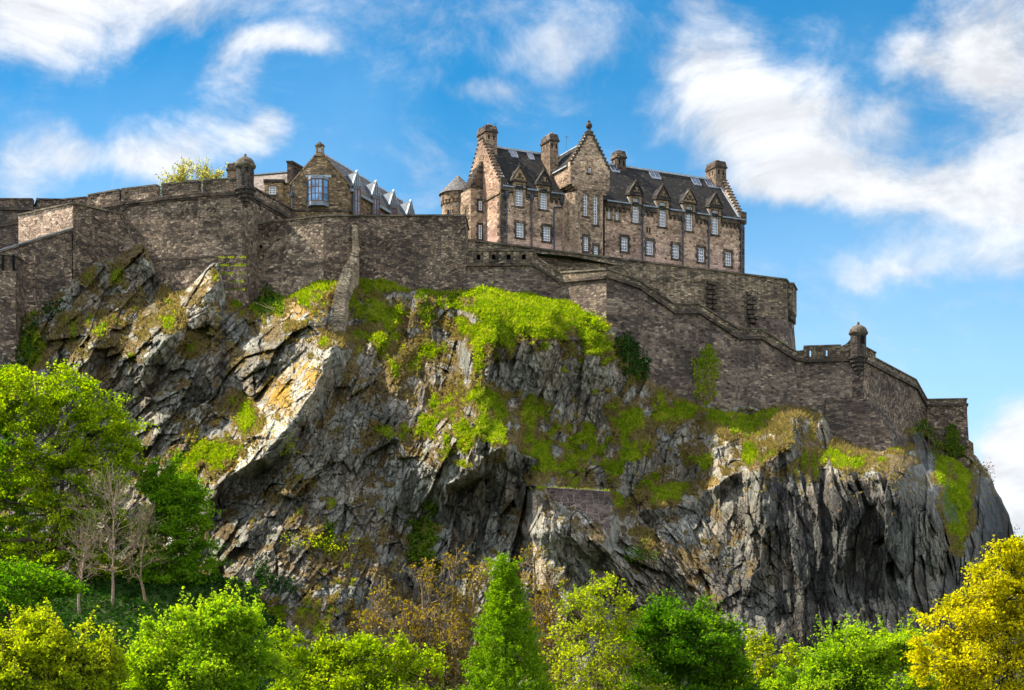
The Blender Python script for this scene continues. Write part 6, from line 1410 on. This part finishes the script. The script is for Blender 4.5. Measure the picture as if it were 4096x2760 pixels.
# ---- the wooded foot of the rock, nearest trees last
def trees():
    # sycamores on the left bank
    tree('sycamore_tree', 'dark shaded sycamore half hidden behind the big lime-topped sycamore', 'tree', -20, 176, [(-10, 1010, 60, 130), (-30, 1180, 80, 150), (10, 900, 40, 50)], 'leaf_green', .36, 120, 70, rt=.35, group='trees below the rock')
    tree('sycamore_tree', 'big lime-topped sycamore, broadest tree, on the bank below the bastion', 'tree', 102, 174,
         [(60, 925, 95, 70), (165, 920, 85, 65), (235, 975, 70, 75), (90, 1040, 110, 60), (215, 1090, 105, 60), (60, 1150, 110, 70), (210, 1190, 100, 60), (20, 1260, 100, 60), (130, 1280, 110, 55), (275, 1030, 48, 48), (230, 1270, 70, 50), (20, 910, 50, 60)], 'leaf_lime', .27, 480, 85, rt=.5, rc=.27, flat=.36, shoots=.25, shoot_len=1.3, shell=.45, group='trees below the rock')
    tree('sycamore_tree', 'rounded deep green sycamore between the leafless trees and the grey rock face', 'tree', 440, 174, [(400, 1110, 65, 55), (415, 1180, 65, 55), (430, 1250, 55, 50), (385, 1150, 60, 50), (440, 1310, 45, 40), (355, 1085, 35, 30), (350, 1220, 50, 60), (355, 1300, 60, 45)], 'leaf_mid', .26, 300, 80, rt=.28, rc=.27, flat=.36, shell=.35, shoots=.2, group='trees below the rock')
    tree('sycamore_tree', 'low dark leafy tree above the yellow young tree beside the leafless trees', 'tree', 20, 150, [(30, 1340, 110, 55), (-60, 1390, 90, 60), (110, 1330, 60, 35)], 'leaf_green', .3, 150, 55, rt=.25, rc=.34, flat=.4, group='trees below the rock')
    # bare trees
    def bare(label, u0, Y, vt, L, n, lev, seed, mat='bark_pale', lean=0):
        global vr; keep = vr; vr = np.random.default_rng(seed)
        k = Y / FD; bx = (u0 - CX) * k; bz = float(gz(bx, Y)) - .4; root = empty('bare_tree', (bx, Y, bz), label, 'tree', 'bare trees on the bank'); segs = []; tips = []
        H = (HV - vt) * k - bz; p = np.array([bx, Y, bz]); r = .15
        for i in range(7):
            nq = p + np.array([lean + vr.normal() * .1, vr.normal() * .1, H * .1]); segs.append((p, nq, r, r * .88)); p = nq; r *= .88
            if i > 1:
                for _ in range(n): twigs(p, unit(np.array([vr.normal(), vr.normal() * .6, .55])), L * H * vr.uniform(.7, 1.1), r * .36, lev, segs, tips, .5, .1, (2, 4))
        for _ in range(n): twigs(p, unit(np.array([vr.normal() * .4, vr.normal() * .4, 1])), L * H, r * .7, lev, segs, tips, .45, .15, (2, 4))
        nt = 14; V, F = tubes_geo(segs[:nt], 6); V2, F2 = tubes_geo(segs, 3); np_mesh('trunk', V, F, M[mat], root, smooth=True); np_mesh('branches', V2, F2, M[mat], root); vr = keep
    bare('tallest pale leafless tree standing on the dark ivy bank', 252, 167, 1090, .19, 5, 2, 3)
    bare('small pale leafless tree in front of the big lime-topped sycamore', 182, 166, 1190, .15, 4, 2, 5)
    bare('thin brownish leafless tree between the tallest bare tree and the deep green sycamore', 335, 168, 1150, .15, 3, 2, 8, 'bark_ochre')
    # front row
    tree('maple_tree', 'dense rounded deep green tree between the sparse maple and the airy sapling', 'tree', 1560, 82, [(1560, 1475, 115, 95), (1500, 1450, 70, 60), (1610, 1500, 80, 80), (1560, 1600, 170, 90)], 'leaf_green', .135, 330, 130, rt=.2, rc=.22, shoots=.5, shoot_len=.8, shell=.35, group='trees below the rock')
    tree('maple_tree', 'thin airy yellow-green sapling between two dense green trees below the cliff', 'tree', 1745, 84, [(1735, 1500, 45, 60), (1790, 1500, 40, 45), (1755, 1580, 100, 60), (1700, 1610, 90, 60)], 'leaf_yg', .125, 130, 60, rt=.1, rc=.21, shoots=.7, shoot_len=1.0, shell=.3, group='trees below the rock')
    tree('maple_tree', 'wide bright green tree with upright shoots beside the golden yellow tree', 'tree', 1950, 80, [(1930, 1500, 105, 70), (2030, 1490, 80, 60), (1860, 1545, 80, 60), (1960, 1590, 190, 80)], 'leaf_bright', .13, 340, 98, rt=.2, rc=.22, shoots=.7, shoot_len=1.1, shell=.3, group='trees below the rock')
    tree('maple_tree', 'low wide lime green tree between the feathery maple and the brown budding tree', 'tree', 800, 82, [(680, 1500, 80, 55), (790, 1490, 100, 45), (900, 1505, 90, 50), (800, 1590, 210, 80)], 'leaf_lime', .13, 350, 100, rt=.2, rc=.22, shoots=.6, shoot_len=.9, shell=.3, group='trees below the rock')
    # budding tree: mostly twigs, few ochre leaves
    def budding(label, u0, Y, spots, seed):
        global vr; keep = vr; vr = np.random.default_rng(seed); k = Y / FD; bx = (u0 - CX) * k; bz = float(gz(bx, Y)) - .3
        root = empty('budding_tree', (bx, Y, bz), label, 'tree', 'trees below the rock'); segs = []; tips = []
        fork = D2W(u0 - 5, 1570, Y); s, pts = curve_segs((bx, Y, bz), fork, .3, .22, 6, .03); segs += s
        for (u, v, lev, L) in spots:
            tgt = D2W(u, v, Y) + np.array([0, vr.normal() * 1.0, 0]); s, pp = curve_segs(fork - np.array([0, 0, vr.uniform(0, 1.5)]), tgt, .12, .05, 6, .12); segs += s
            for p in pp[2:]:
                for _ in range(3): twigs(p, unit(np.array([vr.normal(), vr.normal() * .7, .5 + vr.random()])), L * vr.uniform(.6, 1), .05, lev, segs, tips, .6, .1, (2, 4), wig=.3)
        V, F = tubes_geo(segs[:6], 7); np_mesh('trunk', V, F, M['bark'], root, smooth=True); V, F = tubes_geo(segs[6:], 3); np_mesh('branches', V, F, M['bark_ochre'], root)
        tp = np.array([t[0] for t in tips]); tp = tp[vr.random(len(tp)) < .5]; pos = np.repeat(tp, 4, 0) + vr.normal(size=(len(tp) * 4, 3)) * .1
        V, F = leaves_geo(pos, .13, .3); np_mesh('crown', V, F, M['leaf_ochre'], root); vr = keep
    budding('larger leafless brown tree with ochre buds beside the pointed conifer', 1010, 92, [(900, 1390, 2, .75), (960, 1340, 2, .8), (1030, 1320, 2, .8), (1080, 1350, 2, .75), (860, 1430, 2, .7), (1000, 1420, 2, .8), (930, 1460, 2, .7), (1060, 1440, 2, .7), (1040, 1500, 2, .7), (840, 1425, 2, .6), (880, 1375, 2, .7), (1110, 1340, 2, .7), (920, 1500, 2, .7)], 4)
    budding('smaller brown budding tree between the pointed conifer and the sparse maple', 1265, 93, [(1215, 1290, 2, .6), (1250, 1340, 2, .7), (1235, 1400, 2, .7), (1280, 1450, 2, .7), (1250, 1500, 2, .7)], 9)
    tree('maple_tree', 'sparse yellow-green maple with clumped leaves in front of the ruined wall rock', 'tree', 1350, 80, [(1375, 1370, 65, 60), (1320, 1400, 55, 60), (1425, 1400, 35, 50), (1345, 1480, 100, 70), (1300, 1560, 90, 70), (1420, 1560, 80, 80), (1300, 1610, 120, 60)], 'leaf_yg', .125, 230, 40, rt=.14, rc=.24, shoots=.4, shoot_len=.9, group='trees below the rock', bark='bark_ochre')
    tree('maple_tree', 'bright spring green maple with feathery shoots in front of the leafless trees', 'tree', 455, 75, [(470, 1430, 95, 60), (540, 1420, 55, 55), (380, 1470, 85, 55), (460, 1530, 160, 80), (560, 1510, 60, 60), (340, 1540, 70, 60)], 'leaf_bright', .13, 340, 100, rt=.2, rc=.21, shoots=.7, shoot_len=1.1, shell=.3, group='trees below the rock')
    tree('maple_tree', 'yellow leaved young tree beside the bright feathery maple', 'tree', 110, 72, [(90, 1440, 50, 50), (130, 1490, 80, 60), (60, 1530, 110, 70), (200, 1540, 80, 60), (10, 1490, 60, 60), (230, 1490, 40, 40)], 'leaf_yg', .12, 380, 95, rt=.16, rc=.21, shoots=.7, shoot_len=1.0, shell=.3, group='trees below the rock')
    tree('maple_tree', 'large golden yellow tree in front of the cliff end', 'tree', 2290, 68, [(2270, 1320, 90, 70), (2330, 1270, 60, 60), (2210, 1420, 90, 65), (2300, 1440, 110, 80), (2150, 1500, 80, 55), (2250, 1540, 150, 80), (2380, 1380, 80, 120)], 'leaf_yellow', .115, 440, 95, rt=.2, rc=.23, shoots=.3, shoot_len=.7, group='trees below the rock', shell=.35)
    # clipped pointed conifer
    Y = 70; k = Y / FD; bx = (1163 - CX) * k; bz = float(gz(bx, Y)); root = empty('pointed_conifer', (bx, Y, bz), 'tall dense pointed green conifer in front of the brown budding trees', 'tree')
    zt = zat(1272, Y); nb = 2200; h = vr.random(nb) ** .7; z = zt - h * 11.0; wr = np.interp(h * 11.0 / k, [0, 30, 120, 225, 320, 900], [1, 9, 33, 65, 98, 165]) * k
    th = vr.random(nb) * 2 * math.pi; rr = wr * (.62 + .42 * vr.random(nb)) * (1 + .10 * np.sin(th * 3 + z * 1.3))
    x0 = bx + (1143 - 1163) * k * np.clip(1 - h * 1.6, 0, 1); c = np.stack([x0 + np.cos(th) * rr, Y + np.sin(th) * rr, z], 1); out = np.stack([np.cos(th), np.sin(th), np.full(nb, .75)], 1)
    pos = []
    for i in range(nb):
        m = 40; f = vr.random((m, 1)); L = vr.uniform(.2, .5) + .35 * (vr.random() < .12); pos.append(c[i] + unit(out[i] + vr.normal(size=3) * .35) * f * L + vr.normal(size=(m, 3)) * (.085 * (1.2 - .7 * f)))
    n2 = 16000; h2 = vr.random(n2) ** .6; w2 = np.interp(h2 * 11.0 / k, [0, 30, 120, 225, 320, 900], [1, 5, 18, 42, 66, 115]) * k * np.sqrt(vr.random(n2)); t2 = vr.random(n2) * 6.283
    pos.append(np.stack([bx + (1143 - 1163) * k * np.clip(1 - h2 * 1.6, 0, 1) + np.cos(t2) * w2, Y + np.sin(t2) * w2, zt - .3 - h2 * 11.0], 1))
    pos = np.concatenate(pos); pos = pos[pos[:, 2] > bz]
    V, F = leaves_geo(pos, .09, .5); np_mesh('crown', V, F, M['leaf_cyp'], root)
    s, _ = curve_segs((bx, Y, bz - .2), (bx - .2, Y, zt - .4), .22, .02, 6, .01); V, F = tubes_geo(s, 6); np_mesh('trunk', V, F, M['bark'], root)
    # pale tree behind the bastion
    tree('budding_tree', 'pale budding tree rising behind the bastion battlements', 'tree', 448, 238, [(448, 408, 55, 28), (400, 415, 25, 18), (495, 412, 25, 18)], 'leaf_pale', .26, 130, 7, rt=.14, rc=.3, bark='bark_pale', base_z=54.2, shoots=.6, shoot_len=1.6, up=.2)
    tree('garden_shrub', 'tiny bright green shrub showing in a gap of the battlements', 'shrub', 361, 216, [(361, 434, 5, 5)], 'leaf_lime', .25, 8, 14, rt=.04, base_z=54.2)
trees()
# ---- ivy and shrubs clinging to rock and walls
def ivy_patch(label, spots, mat, n, ls, name='ivy', on='rock', Yf=None, cat='ivy', lift=.15, stems=0, smat='bark_ochre'):
    pos = []; nm = []
    w = np.array([s[2] * s[3] for s in spots], float); w /= w.sum()
    for (u, v, ru, rv), f in zip(spots, w):
        m = int(n * f); a = vr.random(m) * 2 * math.pi; r = np.sqrt(vr.random(m)) * (1 + .18 * np.sin(a * 5 + u) + .12 * np.sin(a * 9))
        for uu, vv in zip(u + ru * r * np.cos(a), v + rv * r * np.sin(a)):
            if on == 'rock': p, q = rock_at(uu, vv); p = p + q * vr.uniform(0, lift * 2)
            else: Y = Yf(uu); p = P(uu, vv, Y - vr.uniform(.02, lift)); q = Vector((0, -1, .2))
            pos.append(p); nm.append(q)
    pos = np.array(pos); nm = np.array(nm); c = pos.mean(0); root = empty(name, tuple(pos[np.argmin(pos[:, 2])]), label, cat)
    V, F = leaves_geo(pos, ls, .3, nrm=nm); np_mesh('foliage', V, F, M[mat], root)
    segs = []
    b = pos[np.argsort(pos[:, 2])[:max(3, len(pos) // 12)]]
    for i in range(max(stems, 4)):
        p0 = b[vr.integers(len(b))]; p1 = pos[vr.integers(len(pos))]; s, _ = curve_segs(p0, p1, .035, .012, 5, .05); segs += s
    V, F = tubes_geo(segs, 3); np_mesh('stems', V, F, M[smat], root)
ivyw = lambda u: np.interp(u, TU, TY) - .1
ivy_patch('tall oval ivy growing up the lower terrace wall', [(1605, 845, 31, 52), (1612, 810, 18, 26), (1603, 890, 26, 26)], 'leaf_lime', 1500, .2, on='wall', Yf=ivyw, lift=.3, stems=70)
ivy_patch('dark dense ivy mass beside the green knoll against the lower terrace wall', [(1440, 815, 34, 48), (1415, 790, 20, 30)], 'leaf_dark', 2600, .28, lift=.5)
ivy_patch('bright ivy sheet hanging on dark rock above the brown budding tree', [(962, 1215, 34, 42), (955, 1265, 32, 22), (985, 1150, 14, 14)], 'leaf_ivy', 2200, .27, lift=.35)
ivy_patch('narrow ivy spike growing above the trailing bramble on the rock', [(747, 1210, 13, 24), (745, 1235, 18, 14)], 'leaf_ivy', 420, .25, lift=.3)
ivy_patch('ivy on the face of the small lone end wall', [(2163, 990, 16, 30), (2170, 1020, 22, 18)], 'leaf_ivy', 800, .24, on='wall', Yf=lambda u: 229.0, lift=.3)
ivy_patch('yellowish ivy climbing the corner between the receding wall and the end wall', [(2095, 975, 18, 18), (2112, 1000, 16, 22), (2122, 1030, 12, 24), (2085, 965, 14, 10)], 'leaf_ivy', 1000, .24, lift=.4)
ivy_patch('dark ivy in the corner between the bastion and the curtain wall', [(606, 665, 18, 30), (615, 700, 34, 22), (596, 630, 6, 30)], 'leaf_dark', 1300, .24, lift=.35)
ivy_patch('dark ivy hanging on the rock under the sloping lead-capped wall', [(70, 760, 26, 40), (58, 820, 26, 44), (120, 700, 22, 18)], 'leaf_dark', 1300, .26, lift=.35)
ivy_patch('dark ivy strip on the rock above the bright maple', [(600, 1310, 16, 34), (640, 1330, 30, 20)], 'leaf_dark', 700, .25, lift=.3)
def shrub(label, u, v, ru, rv, mat, n, ls, bark='bark', name='rock_shrub', dz=0):
    p, q = rock_at(u, min(v + rv * .7, 1600)); c = np.array(rock_at(u, v)[0]); Y = c[1]; k = Y / FD; root = empty(name, tuple(p), label, 'shrub')
    segs = []; pos = []
    for i in range(16):
        t = c + vr.normal(size=3) * np.array([ru * k * .6, .5, rv * k * .6]) + np.array([0, -.4, 0]); s, pp = curve_segs(np.array(p), t, .03, .01, 4, .15); segs += s
        pos.append(t + vr.normal(size=(n // 16, 3)) * np.array([ru, ru, rv]) * k * .3)
    V, F = leaves_geo(np.concatenate(pos), ls, .4); np_mesh('foliage', V, F, M[mat], root); V, F = tubes_geo(segs, 3); np_mesh('stems', V, F, M[bark], root)
shrub('trailing yellowish bramble on the dark rock above the bright maple', 720, 1240, 70, 18, 'leaf_yg', 700, .18)
shrub('small leafy branch hanging off the rock face below the sunlit ridge', 650, 1010, 26, 20, 'leaf_yg', 260, .2)
shrub('green bush on the slope beside the ruined wall', 1450, 1265, 26, 20, 'leaf_green', 420, .2)
shrub('pale green bush on the stepped footing of the bastion', 545, 668, 12, 14, 'leaf_ivy', 160, .2)
shrub('reddish shrub on the skyline just under the lone end wall', 2238, 1052, 12, 22, 'leaf_red', 170, .22)
shrub('dark shrub lowest on the skyline above the golden yellow tree', 2308, 1180, 14, 26, 'leaf_red', 260, .22)
shrub('green bush at the curtain wall foot beside the bright green knoll', 1095, 668, 30, 10, 'leaf_lime', 380, .22)
shrub('leafy bush on the slope of the knoll beside the dark ivy mass', 1350, 740, 34, 24, 'leaf_lime', 520, .24)
# ---- turf on the ledges (stuff): tufts of blades
def turf(name, thr, n, mat, hgt, zone, seed, wid=.10):
    global vr; keep = vr; vr = np.random.default_rng(seed)
    w = (np.clip((RG - thr) / (1 - thr), 0, 1) if thr < 1 else np.exp(-((RG - .22) / .14) ** 2) * (RG > .04) * 1.6 + .09 * RDRY * (RV < 1150)) * zone; w = w * np.array(RV > (RVB[None, :] - 4)); f = w.ravel(); idx = vr.choice(f.size, size=n, p=f / f.sum())
    p = RP.reshape(-1, 3)[idx] + vr.normal(size=(n, 3)) * .05; nr = RN.reshape(-1, 3)[idx]
    d = unit(nr * .5 + np.array([0, 0, .55]) + vr.normal(size=(n, 3)) * .45); h = hgt * vr.uniform(.5, 1.4, (n, 1)); t = unit(np.cross(d, vr.normal(size=(n, 3)))) * wid * vr.uniform(.6, 1.3, (n, 1))
    sag = np.array([0, 0, -1]) * h * .25 + nr * h * .15
    V = np.stack([p - t, p + t, p + d * h * .6 + t * .6, p + d * h + sag], 1).reshape(-1, 3); F = np.arange(n * 4).reshape(n, 4)
    tag(np_mesh(name, V, F, M[mat]), kind='stuff'); vr = keep
turf('grass', .3, 150000, 'blade', .34, np.ones(RG.shape), 31)
turf('dry_grass', 1.0, 75000, 'blade_dry', .36, np.clip(.2 + 1.5 * np.abs(fbm(RP[..., 0] / 5, RP[..., 2] / 5, 55, 3)), 0, 1), 32)
# tufts along the ledges of the stepped footing
segs_p = []
for kk in range(5):
    z1 = zat(588 + kk * 20, 208); xa, xb = XY(497 - kk * 3, 208)[0], XY(560, 208)[0]; m = 46
    segs_p.append(np.stack([vr.uniform(xa, xb, m), np.full(m, 207.72 - kk * .3) + vr.uniform(0, .25, m), np.full(m, z1)], 1))
A_, B_ = XY(1243, 172.6), XY(1386, 173.8); q_ = vr.random(260)
segs_p.append(np.stack([A_[0] - .9 + (B_[0] - A_[0] + .9) * q_, A_[1] + .15 + 1.2 * q_ + vr.uniform(0, 1.5, 260), zat(1108, 172.6) + (zat(1117, 173.8) - zat(1108, 172.6)) * q_], 1))
b_ = np.concatenate(segs_p); m = len(b_); d_ = unit(np.stack([vr.normal(size=m) * .5, -.3 + vr.normal(size=m) * .3, np.ones(m)], 1)) * vr.uniform(.12, .34, (m, 1)); t_ = np.array([.06, 0, 0])
tag(np_mesh('ledge_grass', np.stack([b_ - t_, b_ + t_, b_ + d_ + t_ * .3, b_ + d_ - t_ * .3], 1).reshape(-1, 3), np.arange(m * 4).reshape(m, 4), M['blade']), kind='stuff')
# knoll herbs: broad leafy clumps over the sunlit top
kn = G(np.broadcast_to(RU[None, :], RV.shape), RV, 1210, 705, 150, 55) + .6 * G(np.broadcast_to(RU[None, :], RV.shape), RV, 1080, 990, 80, 50)
f = (kn * (RG > .4)).ravel(); ix = vr.choice(f.size, 9000, p=f / f.sum())
V, F = leaves_geo(RP.reshape(-1, 3)[ix] + RN.reshape(-1, 3)[ix] * vr.uniform(.0, .35, (9000, 1)), .13, .6); tag(np_mesh('ground_herbs', V, F, M['leaf_lime']), kind='stuff')
# dark ivy carpet on the bank at lower left
n = 26000; xx = vr.uniform(-46, -14, n); yy = vr.uniform(120, 182, n); zz = gz(xx, yy) + .5 * fbm(xx / 6, yy / 6, 5, 4) + vr.uniform(.0, .5, n)
V, F = leaves_geo(np.stack([xx, yy, zz], 1), .42, .7); tag(np_mesh('ivy_ground_cover', V, F, M['leaf_dark']), kind='stuff')
# ---- wire nets against rock falls
def net(label, path, w, nu, nv):
    us = []; segs = []
    grid = []
    for (u, v), ww in zip(path, w):
        row = []
        for t in np.linspace(-.5, .5, nu): p, q = rock_at(u + ww * t, v); p = p + Vector((q.x * .25, min(q.y, -.2) * .5 - .1, .05)); row.append(np.array(p))
        grid.append(row)
    g = np.array(grid); m = np.linspace(0, len(path) - 1, nv); lo = np.clip(m.astype(int), 0, len(path) - 2); fr = (m - lo)[:, None, None]; g = g[lo] * (1 - fr) + g[lo + 1] * fr
    for a in range(nv):
        for b in range(nu - 1): segs.append((g[a, b], g[a, b + 1], .008, .008))
    for b in range(nu):
        for a in range(nv - 1): segs.append((g[a, b], g[a + 1, b], .008 if 0 < b < nu - 1 else .016, .008 if 0 < b < nu - 1 else .016))
    V, F = tubes_geo(segs, 3); o = np_mesh('rockfall_net', V, F, M['net']); tag(o, label, 'net', 'rockfall nets', 'thing')
net('long narrow grey wire net draped beside the steep green slope', [(2078, 985), (2095, 1030), (2115, 1070), (2135, 1110), (2150, 1150), (2160, 1190)], [20, 30, 38, 40, 36, 26], 30, 90)
net('wide grey wire net over the bare rock on the skyline', [(2218, 1085), (2232, 1125), (2244, 1165), (2252, 1210)], [24, 34, 40, 40], 26, 60)
# ---- people on the ramparts (tiny in the picture)
def person(label, x, y, z, coat, face=(0, -1)):
    me = bpy.data.meshes.new('person'); root = bpy.data.objects.new('person', me); COL.objects.link(root); root.location = (x, y, z)
    v = [(0, 0, .92), (0, 0, 1.15), (0, 0, 1.42), (0, -.02, 1.52), (0, -.03, 1.66), (.2, 0, 1.40), (.27, -.05, 1.14), (.22, -.2, .95), (-.2, 0, 1.40), (-.27, -.05, 1.14), (-.24, -.18, .93), (.1, 0, .86), (.12, -.02, .48), (.12, .02, .06), (.13, -.12, .03), (-.1, 0, .86), (-.12, -.02, .48), (-.12, .02, .06), (-.13, -.12, .03)]
    e = [(0, 1), (1, 2), (2, 3), (3, 4), (2, 5), (5, 6), (6, 7), (2, 8), (8, 9), (9, 10), (0, 11), (11, 12), (12, 13), (13, 14), (0, 15), (15, 16), (16, 17), (17, 18)]
    r = [.15, .15, .16, .06, .105, .07, .055, .04, .07, .055, .04, .1, .075, .05, .045, .1, .075, .05, .045]
    me.from_pydata(v, e, []); sk = root.modifiers.new('skin', 'SKIN')
    for i, s in enumerate(me.skin_vertices[0].data): s.radius = (r[i], r[i] * .85); s.use_root = i == 0
    ss = root.modifiers.new('sub', 'SUBSURF'); ss.levels = 1; ss.render_levels = 1
    me.materials.append(M[coat]); ROOT[root.name] = Vector((x, y, z)); tag(root, label, 'person', None, 'thing')
    h = MB(); h.lathe((x, y - .03, z + 1.6), [(.001, -.03), (.1, .0), (.125, .08), (.11, .17), (.06, .22), (.001, .23)], 10); h.build('hair', M['cloth_dark' if coat != 'cloth_light' else 'white'], root, smooth=True)
    f = MB(); f.lathe((x, y - .075, z + 1.56), [(.001, -.06), (.07, -.03), (.09, .04), (.07, .1), (.001, .12)], 10); f.build('face', M['skin'], root, smooth=True)
x, y = XY(456, 209.8); person('person in pale clothes and white hat standing in a battlement gap', x, y, zat(440, 208) - .62, 'cloth_light')
x, y = XY(741, 210.4); person('person in red jacket looking over the curtain wall coping', x, y, zat(510, 210.7) - 1.52, 'cloth_red')
